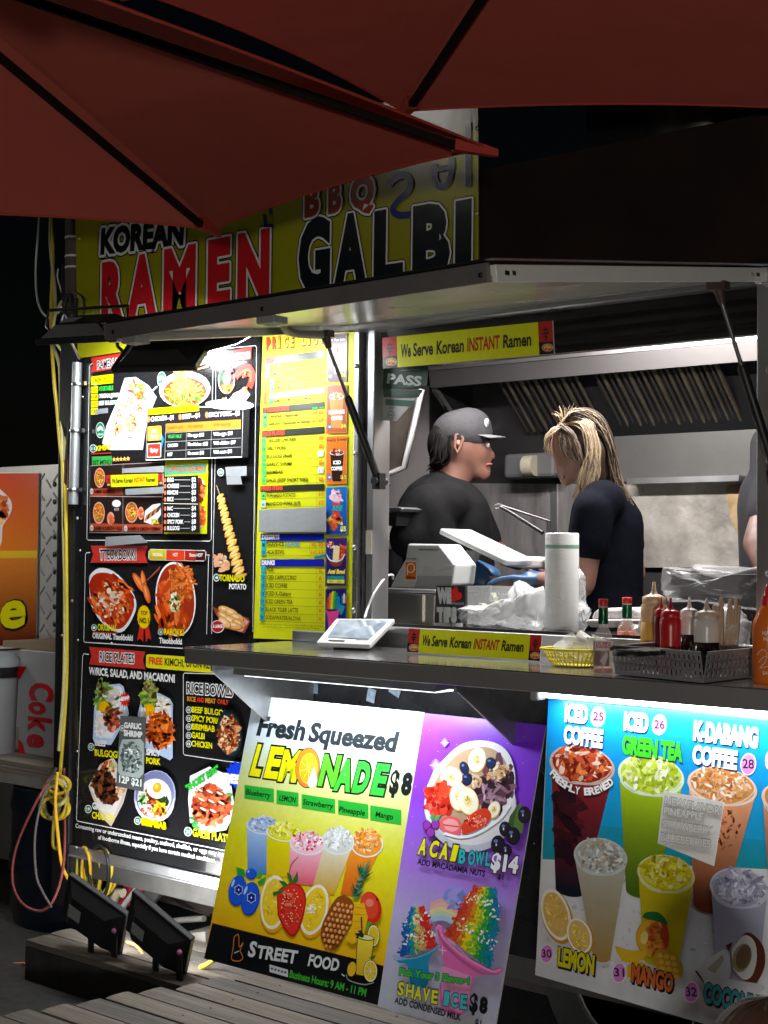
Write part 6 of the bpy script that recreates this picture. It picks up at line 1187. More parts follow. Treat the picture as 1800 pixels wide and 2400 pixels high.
tc = thing('teal_capped_bottle', 'small bottle with a teal cap behind the tips sign', 'bottle', onY(*kb(740, 905), .3)); q = onY(*kb(741, 905), .3); r_ = (onY(*kb(772, 905), .3)-onY(*kb(710, 905), .3)).length/2
mb = MB(); mb.lathe([(r_, 0), (r_, .028), (r_*.9, .033), (0, .033)], (q.x, .3, q.z-.0), 20); mb.build('cap', mat('teal_cap', (.01, .30, .27), .3), tc); mb = MB(); mb.lathe([(r_*1.1, 0), (r_*1.1, q.z-CZ-.012), (r_*.8, q.z-CZ)], (q.x, .3, CZ), 16); mb.build('bottle', mat('clear_plastic', (.8, .8, .8), .1, alpha=.35), tc)
# tips sign and cash box
ts, P = board('tips_sign', 'black sign with white letters and a red heart asking for tips', 'sign', [kb(570, 905), kb(797, 908), kb(795, 1196), kb(558, 1192)], .135, th=.012, m=mat('sign_black', (.01, .01, .011), .4))
P.t = (850, 1100, 3.318); P.text('WE', 580, 1044, 692, 1046, 125, '#c4c8c8', .09, out='#8c9090', ow=.02); P.text('TIPS', 580, 1190, 735, 1192, 118, '#c4c8c8', .09, out='#8c9090', ow=.02)
P.poly(catmull([(702, 930), (722, 912), (740, 920), (748, 955), (765, 958), (775, 985), (760, 1010), (735, 1018), (702, 1030), (692, 985), (690, 950)], 4), '#d8281c'); P.text('APPRECIATE', 692, 1052, 790, 1055, 18, '#a0a4a4', .02); P.build('lettering', ts)
cb = thing('cash_box', 'clear plastic box of folded banknotes beside the tips sign', 'box', onY(*kb(895, 1190), .2))
c0_, c1_ = onY(*kb(800, 1195), .16), onY(*kb(990, 912), .16); glassy = mat('clear_acrylic', (.85, .87, .87), .08, alpha=.22)
mb = MB(); mb.b2((c0_.x, .16, CZ), (c1_.x, .3, c1_.z)); mb.build('box', glassy, cb)
for k in range(7):
    rg = random.Random(k); mb = MB(); x = c0_.x+.04+rg.random()*.05; z = c1_.z-.075+rg.random()*.02; an = rg.uniform(-1, 1)
    mb.grid(lambda u, v: V3((x+(u-.5)*.07*math.cos(an)+.01*math.sin(v*5), .22+rg.random()*.001+(v-.5)*.03, z+(u-.5)*.06*math.sin(an)+.014*math.sin(u*6+k))), 6, 3); mb.build('banknote', mat('banknote_paper', (.42, .45, .30), .7, var=.3, vscale=60), cb)
# bag roll
def lk(px0, px1, py0, py1, y): a_, b_ = onY(px0, py1, y), onY(px1, py0, y); return (a_.x+b_.x)/2, (b_.x-a_.x)*.765/2*1.0, a_.z, b_.z
x, r_, z0, z1 = lk(1268, 1349, 1249, 1478, .15)
br = thing('bag_roll', 'tall white roll of thin plastic produce bags standing on the sill', 'roll', (x, .17, CZ))
r_ = .0505; mb = MB(); mb.lathe([(r_*.98, 0), (r_, .004), (r_, z1-CZ-.004), (r_*.96, z1-CZ), (.02, z1-CZ-.001), (.019, z1-CZ-.03)], (x, .17, CZ), 40)
mb.build('roll', mat('bag_film_roll', (.74, .76, .76), .38, var=.05, bump=.12, bscale=30, stretch=(1, 1, 6)), br)
zb = onY(1300, 1281, .12).z; mb = MB(); mb.lathe([(r_*1.006, -.0055), (r_*1.006, .0055)], (x, .17, zb), 40, cap=False); mb.build('green_band', mat('pale_green_print', (.25, .48, .36), .4), br)
rg = random.Random(4); mb = MB()
for k in range(46):
    th = -math.pi*.5-.7+(.35 if k % 2 else 1.05)+rg.uniform(-.22, .22)+.15; zc = z1-.07-rg.random()*.12-.03; wv = rg.uniform(.1, .3); pts = [(x+r_*1.004*math.cos(th+wv*(j/6-.5)), .17+r_*1.004*math.sin(th+wv*(j/6-.5)), zc+.0035*math.sin(j*.9+k)+abs(j-3)*.0022) for j in range(7)]
    mb.tube(pts, .0008, 4)
mb.build('crinkles', mat('bag_crinkle', (.8, .82, .82), .3), br)['kind'] = 'stuff'
# crumpled plastic bags
def film(name_m='thin_white_film', a_=.42):
    return mat(name_m, (.75, .77, .79), .22, alpha=a_, spec=.7)
def crumple(label, pts, y0, depth, parent=None, m=None, seed=1, amp=.012, n=26, nm='plastic_bag', zmin=CZ+.002):
    """a bag blown up from its outline: folds radiate from the middle"""
    t = thing(nm, label, 'plastic bag', onY(sum(p[0] for p in pts)/len(pts), max(p[1] for p in pts), y0)); ring = catmull([(p[0], p[1], 0) for p in pts]+[(pts[0][0], pts[0][1], 0)], 8)
    cx, cy = sum(p[0] for p in pts)/len(pts), sum(p[1] for p in pts)/len(pts); rg = random.Random(seed); ph = [rg.random()*6.28 for _ in range(6)]
    for side in (1, -1):
        def fn(u, v):
            p = ring[min(len(ring)-1, int(u*(len(ring)-1)))]; v_ = v; x_ = cx+(p.x-cx)*v_; y_ = cy+(p.y-cy)*v_; bulge = math.sqrt(max(0, 1-v_*v_))
            f = sum(math.sin(u*6.283*k+ph[k-1]+v_*2.5*k)*amp/k**.6 for k in (3, 5, 6))+amp*.7*abs(math.sin(u*6.283*9+v_*7+ph[5]))-amp*.5*abs(math.sin(v_*9+u*20+ph[2]))
            q = onY(x_, y_, y0); q = q+V3((0, -side*bulge*depth*.5+f*(.3+v_*.7), f*.4)); q.z = max(q.z, zmin+.002*(1-v_)); return q
        mb = MB(); mb.grid(fn, 64, 14); mb.build('bag_side', m or film(), t)
    return t
crumple('crumpled white plastic bag lying on the sill in front of the tips sign', [kb(*p) for p in ((740, 1085), (800, 1065), (950, 1060), (1060, 1030), (1160, 1000), (1180, 1100), (1100, 1180), (1030, 1205), (900, 1208), (760, 1190))], .14, .09, seed=3)
crumple('crumpled white plastic bag with its peak standing up beside the bag roll', [kb(*p) for p in ((1030, 1190), (1040, 1080), (1130, 1010), (1195, 930), (1215, 862), (1265, 900), (1330, 925), (1400, 960), (1400, 1240), (1250, 1235), (1100, 1225))], .26, .12, seed=8)
crumple('white plastic bag slumped behind the bag roll to its right', [(1345, 1330), (1362, 1350), (1352, 1400), (1375, 1440), (1372, 1476), (1350, 1478)], .3, .06, seed=12)
# tongs
tg = thing('steel_tongs', 'long steel tongs propped up between the two workers', 'tongs', onY(1280, 1260, .35))
t0_ = onY(1165, 1183, .35)
mb = MB(); mb.tube([t0_, onY(1190, 1198, .35), onY(1272, 1249, .34)], [.004, .008, .007], 6); mb.build('tong_arm', DARKM, tg); mb = MB(); mb.tube([t0_+V3((.01, 0, 0)), onY(1200, 1194, .36), onY(1289, 1222, .38)], [.003, .005, .0035], 6); mb.build('tong_arm', mat('tong_steel', (.12, .11, .11), .3, .9), tg)
mb = MB(); mb.lathe([(.008, 0), (.008, .02)], t0_+V3((-.005, 0, -.006)), 8, axis=(1, 0, .2)); mb.build('hinge_cap', ALU, tg)
for k in range(4): q = onY(1282+k*2.5, 1222, .38); mb = MB(); mb.tube([q, q-V3((0, 0, .045))], .0012, 5); mb.build('tine', BLACK, tg)
# black perforated basket and takeaway boxes behind
pbk = thing('black_basket', 'black perforated basket behind the cash box', 'basket', onY(1170, 1420, .33)); q0, q1 = onY(*kb(985, 1010), .33), onY(*kb(1190, 950), .33)
mb = MB(); mb.b2((q0.x, .33, CZ), (q1.x, .345, q1.z)); mb.build('side', BLACK, pbk)
for k in range(7): q = onY(*kb(1005+k*28, 968), .329); mb = MB(); mb.box(q, (.008, .002, .007)); mb.build('hole', mat('pale_hole', (.3, .3, .3), .6), pbk)
tk = thing('takeaway_box', 'open white foam takeaway box held by the workers', 'food container', onY(*kb(1215, 740), .55)); slab([kb(*p) for p in ((1030, 688), (1180, 676), (1360, 690), (1400, 700), (1395, 770), (1250, 775), (1100, 752))], .5, 'tray', mat('foam_white', (.62, .58, .57), .6), tk, .16, .01)
mb = MB(); mb.prism([onY(*kb(*p), .48) for p in ((1025, 700), (1250, 745), (1395, 742), (1395, 756), (1250, 760), (1040, 716))], (0, .02, 0)); mb.build('rim', mat('foam_white', (.62, .58, .57)), tk)
tp = thing('paper_bowl', 'brown paper bowl beside the gloved hand', 'bowl', onY(*kb(1080, 915), .4)); q = onY(*kb(1085, 915), .42); mb = MB(); mb.lathe([(.03, 0), (.045, .035), (.047, .037)], q, 20, cap=False); mb.build('bowl', mat('kraft_paper', (.30, .2, .14), .7), tp, solid=.0)
dsp = thing('paper_dispenser', 'dark wall dispenser with a yellowed roll behind the woman', 'dispenser', onY(1260, 1105, 1.45)); bx(onY(1255, 1092, 1.42), (.25, .1, .1), 'case', mat('dispenser_grey', (.10, .10, .105), .4), dsp, .015)
mb = MB(); q = onY(1232, 1092, 1.36); mb.lathe([(.042, 0), (.042, .05)], q, 20, axis=(1, .0, 0)); mb.build('roll', mat('yellowed_paper', (.35, .33, .24), .7), dsp)
# ---------------------------------------------------------------- right of the window: condiments
k7b = lambda x, y: (1250+x/3.016, 1220+y/3.016)
def bottle_at(px, py_base, z, label, kind, cat='bottle', grp=None):
    q = onZ(px, py_base, z); return thing(kind, label, cat, (q.x, q.y, z), grp, local=True), q
def mpp(q): return (q-CAM).dot(FW)/FOC
def hot_sauce(px, py, z, label, ptop, wpx, label_on=True, liq=(.35, .05, .01)):
    t, q = bottle_at(px, py, z, label, 'hot_sauce_bottle', grp='green necked hot sauce bottles'); s = mpp(q); H_ = (py-ptop)*s; R_ = wpx*s/2
    gl = mat('bottle_glass', (.85, .82, .78), .05, alpha=.3)
    mb = MB(); mb.lathe([(R_*.96, 0), (R_, .005), (R_, H_*.46), (R_*.9, H_*.53), (R_*.55, H_*.61), (R_*.42, H_*.66), (R_*.42, H_*.88), (R_*.5, H_*.885), (R_*.5, H_*.91)], n=28); mb.build('glass', gl, t)
    mb = MB(); mb.lathe([(R_*.93, .004), (R_*.95, .01), (R_*.95, H_*(.09 if label_on else .46)), (0, H_*(.09 if label_on else .46))], n=24); mb.build('sauce', mat('chili_sauce_%d' % label_on, liq, .3), t)
    mb = MB(); mb.lathe([(R_*.52, H_*.67), (R_*.50, H_*.88)], n=24, cap=False); mb.build('neck_foil', mat('green_foil', (.01, .10, .045), .25, .5, bump=.3, bscale=60), t)
    mb = MB(); mb.lathe([(R_*.46, H_*.905), (R_*.50, H_*.92), (R_*.5, H_*.995), (R_*.45, H_), (0, H_)], n=24); mb.build('cap', mat('red_cap', (.62, .02, .015), .35), t)
    if label_on:
        mb = MB(); m_ = 14; a0, a1 = -2.9, -.3; vs = []
        for zz in (H_*.12, H_*.44): vs += [(R_*1.012*math.cos(a0+(a1-a0)*k/m_), R_*1.012*math.sin(a0+(a1-a0)*k/m_), zz) for k in range(m_+1)]
        mb.add(vs, [(k, k+1, k+m_+2, k+m_+1) for k in range(m_)], None, True); mb.build('paper_label', mat('hot_label', (.30, .19, .16), .5, var=.35, vscale=70), t)
        P = Print(V3((q.x, q.y-R_*1.03, z)), (.80, .60, 0), (0, 0, 1), .0005); P.o = q-FW*(R_*1.03); P.t = (1250, 1220, 3.016); P.U = V3((RT.x, RT.y, 0)).normalized(); P.V = V3((0, 0, 1)); P.N = P.U.cross(P.V)
        P.bar(435, 848, 565, 852, 70, '#c8b8b4'); P.text('JUST SIMPLE', 440, 878, 548, 880, 22, '#a02838', .04); P.text('INGREDIENTS', 440, 902, 548, 904, 22, '#a02838', .04); P.poly([(470, 990), (520, 920), (530, 960), (500, 1030)], '#b8a8a0')
        o = P.mb.build('label_print', print_mat('glossy_print'), None, o=(q.x, q.y, z)); o.location = (0, 0, 0); o.parent = t
    return t
hot_sauce(1413, 1581, SZ, 'nearer green necked hot sauce bottle with a paper label, beside the yellow basket', 1404, 45)
hot_sauce(1469, 1548, SZ, 'further green necked hot sauce bottle, orange sauce showing, behind the grey basket', 1400, 46, False, (.55, .1, .02))
def squeeze(px, py, z, ptop, wpx, body, capc, label, liquid=None, lf=.45, grp='squeeze bottles', tipc=None):
    t, q = bottle_at(px, py, z, label, 'squeeze_bottle', grp=grp); s = mpp(q); H_ = (py-ptop)*s; R_ = wpx*s*.55
    mb = MB(); mb.lathe([(R_*.93, 0), (R_, .006), (R_*.98, H_*.3), (R_*.95, H_*.45), (R_, H_*.62), (R_*.97, H_*.72), (R_*.8, H_*.75)], n=26); mb.build('body', body, t)
    if liquid: mb = MB(); mb.lathe([(R_*.95, .004), (R_*1.006, .008), (R_*.99, H_*lf*.6), (R_*.965, H_*lf), (0, H_*lf)], n=26); mb.build('sauce', liquid, t)
    mb = MB(); mb.lathe([(R_*.86, H_*.74), (R_*.9, H_*.755), (R_*.88, H_*.82), (R_*.6, H_*.84), (R_*.28, H_*.86), (R_*.18, H_*.9), (R_*.09, H_), (0, H_)], n=24); mb.build('nozzle_cap', capc, t); return t
CLEAR = mat('cloudy_plastic', (.75, .73, .68), .25, alpha=.6); RB = mat('red_squeeze', (.45, .012, .012), .3, var=.15); 
squeeze(1532, 1562, SZ+.004, 1364, 56, mat('tan_squeeze', (.62, .40, .20), .35, alpha=.9), mat('tan_cap', (.60, .42, .27), .35), 'tan mustard squeeze bottle, tallest, behind the red bottles', mat('mustard', (.62, .33, .06), .4), .6)
squeeze(1549, 1572, SZ+.004, 1400, 30, mat('dark_red_squeeze', (.12, .01, .012), .3), RB, 'dark red squeeze bottle half hidden behind the bright red one')
squeeze(1571, 1580, SZ+.004, 1402, 46, RB, RB, 'bright red ketchup squeeze bottle in the grey basket')
squeeze(1615, 1577, SZ+.004, 1399, 42, CLEAR, mat('white_cap', (.62, .6, .57), .35), 'clear squeeze bottle of soy sauce with a white cap, next to the ketchup', mat('soy', (.012, .010, .010), .15), .52)
squeeze(1656, 1588, SZ+.004, 1403, 56, CLEAR, mat('beige_cap', (.52, .45, .36), .4), 'clear squeeze bottle of soy sauce with a beige cap, nearest the basket corner', mat('soy', (.012, .010, .010)), .45)
# big orange chili bottle at the right edge
t, q = bottle_at(1800, 1601, SZ, 'large orange chili sauce bottle with a red cap at the right edge', 'chili_bottle', 'bottle'); s = mpp(q); H_ = (1601-1369)*s; R_ = 72*s/2
mb = MB(); mb.lathe([(R_*.88, 0), (R_, .008), (R_, H_*.58), (R_*.95, H_*.63), (R_*.62, H_*.74), (R_*.38, H_*.79)], n=32); mb.build('body', mat('orange_chili', (.72, .16, .02), .22, sub=.1), t)
mb = MB(); mb.lathe([(R_*.42, H_*.78), (R_*.44, H_*.87), (R_*.40, H_*.885), (R_*.28, H_*.89), (R_*.26, H_*.95), (R_*.14, H_*.96), (R_*.12, H_), (0, H_)], n=24); mb.build('cap', mat('red_cap', (.62, .02, .015)), t)
P = Print(q-FW*(R_*1.02), V3((RT.x, RT.y, 0)), (0, 0, 1), .0005); P.t = (1250, 1220, 3.016)
P.text('HAND', 1618, 812, 1720, 812, 32, '#e8dcd0', .03); P.text('MADE', 1625, 850, 1720, 850, 26, '#e8dcd0', .03); P.line(catmull([(1580, 950), (1620, 910), (1650, 940), (1640, 1000), (1600, 1040), (1660, 1030)], 4), 5, '#e0c8b8'); P.line(catmull([(1590, 1000), (1640, 960), (1690, 1000)], 4), 5, '#e0c8b8'); P.text('SAUCE', 1620, 1090, 1720, 1090, 26, '#e8dcd0', .02)
o = P.mb.build('label_print', print_mat('glossy_print'), None, o=(q.x, q.y, SZ)); o.location = (0, 0, 0); o.parent = t
# grey condiment basket
c_near, c_left, c_right = onZ(1649, 1601, SZ+.002), onZ(1442, 1580, SZ+.002), onZ(1768, 1586, SZ+.002)
gb = thing('grey_basket', 'grey slotted plastic basket holding the sauce bottles on the shelf', 'basket', c_near)
GP = mat('mid_grey_plastic', (.22, .22, .23), .4); bh = .072
def slotted(p, q, name, nx, flare=.012, out=None):
    d = q-p; L_ = d.length; u = d/L_; nrm = V3((u.y, -u.x, 0)); nrm = nrm if nrm.dot(CAM-p) > 0 else -nrm; mb = MB()
    def pt(a_, h, o_=0): return p+u*a_+V3((0, 0, h))+nrm*(flare*h/bh+o_)
    def bar_(a0, a1, h0, h1):
        v = [pt(a0, h0), pt(a1, h0), pt(a1, h1), pt(a0, h1)]; mb.prism(v, -nrm*.0022)
    rows = 3; hs = [.010+k*(bh-.016)/rows for k in range(rows+1)]
    bar_(0, L_, 0, .010); bar_(0, L_, bh-.010, bh); w_ = L_/nx
    for k in range(nx+1): bar_(max(0, k*w_-w_*.29), min(L_, k*w_+w_*.29), .0102, bh-.0102)
    for h in hs[1:-1]: bar_(0.001, L_-.001, h-.0034, h+.0034)
    mb.prism([pt(0, bh, .0), pt(L_, bh, .0), pt(L_, bh, .006), pt(0, bh, .006)], (0, 0, -.004)); o = mb.build(name, GP, gb); return o
slotted(c_left, c_near, 'long_side', 19); slotted(c_near, c_right, 'end_side', 11)
off = (c_right-c_near); c_bl = c_left+off; slotted(c_bl, c_right, 'long_side', 22); slotted(c_left, c_bl, 'end_side', 11)
mb = MB(); mb.prism([c_left, c_near, c_right, c_bl], (0, 0, .003)); mb.build('base', GP, gb)
# black lids, wrapped cutlery bag, napkins, chopsticks inside the basket
for k in range(3):
    q = onZ(1478+k*28, 1536-k*2, SZ+.06); mb = MB(); mb.lathe([(.042, 0), (.042, .008), (.036, .012), (0, .0125)], q, 24); tag(mb.build('round_lid', BLACK), ('leftmost', 'middle', 'rightmost')[k]+' of three black round lids at the back of the grey basket', 'lid', 'black round lids')
crumple('clear bag of wrapped cutlery standing in the grey basket', [k7b(*p) for p in ((1290, 640), (1330, 600), (1400, 620), (1460, 670), (1480, 700), (1515, 740), (1505, 860), (1500, 905), (1330, 915), (1300, 800))], onZ(1700, 1580, SZ).y+.03, .10, seed=21, zmin=SZ+.01, m=film('clearer_film', .5))
rg = random.Random(3)
for k in range(12):
    px = 1674+k*4.4; q = onZ(px, 1572, SZ+.01); tp_ = onD(px+rg.uniform(-4, 14)-0, 1405+rg.uniform(-6, 30), (q-CAM).dot(FW)); mb = MB(); mb.tube([q, tp_], .0052, 4)
    tag(mb.build('chopsticks', mat('bamboo', (.42, .31, .20), .65, var=.2)), 'pair of disposable bamboo chopsticks in the bunch standing in the grey basket', 'chopsticks', 'bunch of chopsticks in the basket')
crumple('white napkins spilling from a clear jar left of the red bottles', [k7b(*p) for p in ((700, 740), (760, 725), (790, 640), (840, 640), (850, 740), (845, 850), (770, 860), (710, 800))], onZ(1500, 1550, SZ).y+.06, .06, seed=31, zmin=SZ, nm='napkins')
# foam clamshell and clear pot behind the hot sauce
fc = thing('foam_clamshell', 'white ribbed foam takeaway box on the inner counter behind the hot sauce', 'food container', onY(1435, 1462, .2)); slab([k7b(*p) for p in ((360, 712), (390, 700), (740, 700), (755, 712), (735, 735), (560, 760), (400, 755))], .2, 'tray', mat('foam_white', (.62, .58, .57)), fc, .16, .008)
slab([k7b(*p) for p in ((400, 700), (425, 640), (460, 622), (700, 615), (735, 640), (748, 700))], .23, 'lid', mat('foam_white', (.62, .58, .57)), fc, .13, .01)
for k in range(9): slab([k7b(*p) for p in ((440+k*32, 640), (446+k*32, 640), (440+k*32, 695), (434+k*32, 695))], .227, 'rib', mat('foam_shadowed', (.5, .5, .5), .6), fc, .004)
cp = thing('clear_pot', 'clear plastic deli pot lying behind the yellow basket', 'pot', onZ(1390, 1530, SZ)); q = onZ(1393, 1520, SZ+.03); mb = MB(); mb.lathe([(.028, 0), (.036, .05), (.038, .052)], q, 24, axis=(-.9, -.2, .25)); mb.build('pot', mat('cloudy_plastic', (.75, .73, .68)), cp)
# yellow oval basket with cups
yb_ = thing('yellow_basket', 'small yellow oval weave basket of clear sauce cups', 'basket', onZ(1345, 1576, SZ), None); q = onZ(1348, 1562, SZ); YB_ = mat('yellow_basket_plastic', (.72, .62, .02), .35)
ux = V3((.93, .25, 0)).normalized(); uy = V3((-.25, .93, 0)).normalized(); RX, RY, HB = .088, .06, .042
def ov(a_, h, e=0): f = .66+.34*(h/HB)**.7; return q+ux*((RX+e)*f*math.cos(a_))+uy*((RY+e)*f*math.sin(a_))+V3((0, 0, h+.003))
mb = MB()
mb.tube([ov(k*2*math.pi/40, HB, .004) for k in range(41)], .0042, 6); mb.build('rim', YB_, yb_)
mb = MB()
for h in (.001, .012, .022, .032): mb.tube([ov(k*2*math.pi/40, h) for k in range(41)], .0016, 4)
mb.build('hoops', YB_, yb_)['kind'] = 'stuff'
mb = MB()
for k in range(40):
    a_ = k*2*math.pi/40
    mb.tube([ov(a_, h) for h in (0, .01, .02, .03, HB)], .0016, 4)
mb.build('ribs', YB_, yb_)['kind'] = 'stuff'
mb = MB(); mb.add([ov(k*2*math.pi/24, .001) for k in range(24)], [list(range(24))]); mb.build('base', YB_, yb_)
cm = mat('clear_cup', (.72, .73, .70), .15, alpha=.35)
for k, (dx, dy, dz, ax) in enumerate(((-.03, 0, .03, (.2, -.4, .8)), (.0, .01, .04, (-.5, -.3, .7)), (.035, 0, .042, (.8, -.2, .4)), (.02, -.015, .03, (.3, -.6, .5)), (.05, .015, .048, (.5, .1, .9)), (-.01, .02, .05, (-.2, -.8, .6)))):
    mb = MB(); mb.lathe([(.017, 0), (.024, .026), (.0265, .027)], q+ux*dx+uy*dy+V3((0, 0, dz)), 18, axis=ax); tag(mb.build('sauce_cup', cm), 'clear plastic sauce cup loose in the yellow basket', 'cup', 'sauce cups in the yellow basket')
# bag-lined crate at the right of the window
cr = thing('dark_crate', 'dark weave crate lined with clear plastic on the inner counter at right', 'crate', onY(1680, 1440, .34)); q0, q1 = onY(1553, 1440, .3), onY(1815, 1338, .3)
mb = MB(); mb.b2((q0.x+.02, .3, CZ), (q1.x, .5, q1.z-.012)); mb.build('side', mat('black_weave', (.025, .025, .027), .5), cr)
for r_ in range(5):
    for c in range(20): mb = MB(); mb.box((q0.x+.035+c*.0165, .299, CZ+.018+r_*.019), (.009, .003, .010)); mb.build('weave_hole', mat('weave_gap', (.10, .10, .105), .6), cr) if c > 8 else None
crumple('large clear plastic liner draped over the dark crate', [k7b(*p) for p in ((905, 350), (940, 325), (1120, 335), (1160, 305), (1290, 325), (1560, 340), (1700, 320), (1720, 460), (1700, 640), (1300, 600), (1150, 580), (990, 570), (930, 520), (895, 480))], .27, .10, seed=41, m=film('liner_film', .2), amp=.010, zmin=CZ)
# pos terminal on the shelf
ks = lambda x, y: (580+x/5.184, 1140+y/5.184)
q = onZ(772, 1520, SZ); py_ = q.y
pt_ = thing('card_terminal', 'white tilted card terminal with a lit screen standing on the shelf', 'card terminal', q)
tl, tr, br_, bl_ = [V3(v) for v in (onD(787, 1448, 0), )*4] if 0 else (None,)*4
dq = (q-CAM).dot(FW)
BLc, BRc = onD(741, 1505, dq-.05), onD(866, 1511, dq-.10); TLc, TRc = onD(788, 1449, dq+.10), onD(925, 1450, dq+.02)
U_ = ((BRc-BLc)+(TRc-TLc)).normalized(); Vv = ((TLc-BLc)+(TRc-BRc)).normalized(); Nn = U_.cross(Vv).normalized(); Nn = Nn if Nn.z > 0 else -Nn
mb = MB(); mb.prism([BLc, BRc, TRc, TLc], -Nn*.016); mb.build('case', WHITEP, pt_, bevel=.004)
def ip(u, v): return BLc*(1-u)*(1-v)+BRc*u*(1-v)+TRc*u*v+TLc*(1-u)*v+Nn*.0012
mb = MB(); mb.add([ip(.13, .2), ip(.9, .2), ip(.95, .93), ip(.08, .93)], [(0, 1, 2, 3)]); 
sm = mat('terminal_screen', (.05, .07, .09), .08, emit=(.16, .24, .36), estr=.55, var=.7, vscale=28, col2=(.25, .28, .3)); mb.build('screen', sm, pt_)
mb = MB(); mb.add([ip(.2, .06), ip(.5, .06), ip(.5, .11), ip(.2, .11)], [(0, 1, 2, 3)]); mb.build('card_slot', BLACK, pt_)
P = Print(ip(.6, .08), U_, U_.cross(Vv).cross(U_) if 0 else (Vv-U_*Vv.dot(U_)).normalized(), .0005)
if P.N.z < 0: P.N = -P.N
P.t = (580, 1140, 5.184); P.text('genuity', 1320, 1865, 1470, 1868, 22, '#303438', .01); P.build('maker_print', pt_)
mb = MB(); foot = [onZ(*ks(1030, 1960), SZ+.001), onZ(*ks(1500, 1975), SZ+.001), onZ(*ks(1640, 1880), SZ+.001), onZ(*ks(1200, 1850), SZ+.001)]
cen = sum(foot, V3((0, 0, 0)))/4; topf = [ip(.25, .1)-Nn*.017, ip(.9, .1)-Nn*.017, ip(.95, .9)-Nn*.017, ip(.25, .9)-Nn*.017]
mb.add(foot+topf, [(3, 2, 1, 0), (4, 5, 6, 7), (0, 1, 5, 4), (1, 2, 6, 5), (2, 3, 7, 6), (3, 0, 4, 7)]); mb.build('stand', mat('grey_white_plastic', (.4, .41, .41), .4), pt_, bevel=.003)
mb = MB(); mb.tube(catmull([onY(855, 1447, -.10), onY(862, 1425, -.06), onY(880, 1385, -.03), onY(905, 1352, .06), onY(920, 1348, .12), onY(921, 1356, .16)], 6), .0038, 8); tag(mb.build('white_cable', WHITEP), 'white power cable curving from the card terminal into the window', 'cable')
# ================================================================ people
FH = V3((FW.x, FW.y, 0)).normalized(); RH = V3((RT.x, RT.y, 0)).normalized()
SKM = mat('tan_skin', (.15, .068, .048), .55, var=.1, vscale=9, sub=.12); SKW = mat('light_skin', (.26, .135, .10), .55, var=.08, vscale=9, sub=.12)
def at(px, py, D, b=0.0): return onD(px, py, D)+FH*b
def hand(name, m, parent, wrist, tip_dir, up_, L=.17, curl=.5, thumb=1):
    """palm with four unequal bent fingers and a thumb leaving its side"""
    d = V3(tip_dir).normalized(); u = V3(up_); u = (u-d*u.dot(d)).normalized(); s_ = d.cross(u); w_ = V3(wrist); pr = [('c', w_-d*.03, w_+d*.02, .026, .028)]
    for k in range(4): pr.append(('c', w_+d*.01+s_*(k-1.5)*.011, w_+d*.085+s_*(k-1.5)*.019, .014, .011))
    for k, fl in enumerate((.066, .078, .073, .055)):
        a_ = w_+d*.085+s_*(k-1.5)*.019; p1 = a_+(d-u*curl*.35).normalized()*fl*.45; p2 = p1+(d-u*curl).normalized()*fl*.3; p3 = p2+(d-u*curl*1.7).normalized()*fl*.25
        pr += [('c', a_, p1, .0098, .009), ('c', p1, p2, .009, .0082), ('c', p2, p3, .0082, .007)]
    a_ = w_+d*.025+s_*.03*thumb; p1 = a_+(d*.7+s_*thumb*.9-u*.3).normalized()*.035; p2 = p1+(d+s_*thumb*.2-u*.5).normalized()*.03
    pr += [('c', w_+d*.01, a_, .016, .013), ('c', a_, p1, .0125, .0105), ('c', p1, p2, .0105, .0085)]
    return remesh(name, pr, m, parent, .0042, 3)
def strands(name, roots, m, parent, r=.0032, seed=1, n=5):
    mb = MB(); rg = random.Random(seed)
    for pts in roots:
        P = catmull(pts, 4); k = len(P); mb.tube(P, [r*(1-.75*(i/(k-1))**2) for i in range(k)], n, cap=False)
    return mb.build(name, m, parent)
# ---- the man in the cap
D = 5.25
man = thing('person', 'man in a grey cap and black polo shirt turned to the right inside the window', 'person', V3((*at(1050, 1300, D).xy, .3)))
gz = lambda p, z: V3((p.x, p.y, z))
ch, nk = at(1040, 1235, D, .0), at(1058, 1150, D)
pr = [('e', at(1078, 1035, D), (.098, .082, .118), Rz(math.atan2(RH.y, RH.x))), ('c', at(1100, 1075, D), at(1118, 1100, D), .066, .040), ('e', at(1120, 1052, D), (.046, .055, .075), Rz(math.atan2(RH.y, RH.x))),
      ('c', at(1144, 1046, D), at(1155, 1070, D), .010, .014), ('c', at(1142, 1086, D), at(1146, 1087, D), .018, .012), ('c', at(1138, 1108, D), at(1130, 1112, D), .022, .03), ('c', at(1134, 1030, D, -.03), at(1134, 1030, D, .03), .018, .018),
      ('c', at(1072, 1085, D), at(1048, 1165, D), .062, .066), ('c', at(1045, 1175, D, -.14), at(1045, 1178, D, .14), .07, .07), ('c', at(1040, 1200, D), at(1040, 1420, D), .125, .115)]
hipz = .3+.88; hp_ = gz(at(1045, 1400, D), hipz)
pr += [('c', at(1040, 1300, D), hp_, .12, .13)]
for sd in (-1, 1): h0 = hp_+FH*.09*sd; kn = gz(h0+RH*.03, .3+.48); an = gz(h0-RH*.02, .3+.07); pr += [('c', h0, kn, .085, .058), ('c', kn, an, .056, .04), ('c', an, an+RH*.16-V3((0, 0, .03)), .04, .034)]
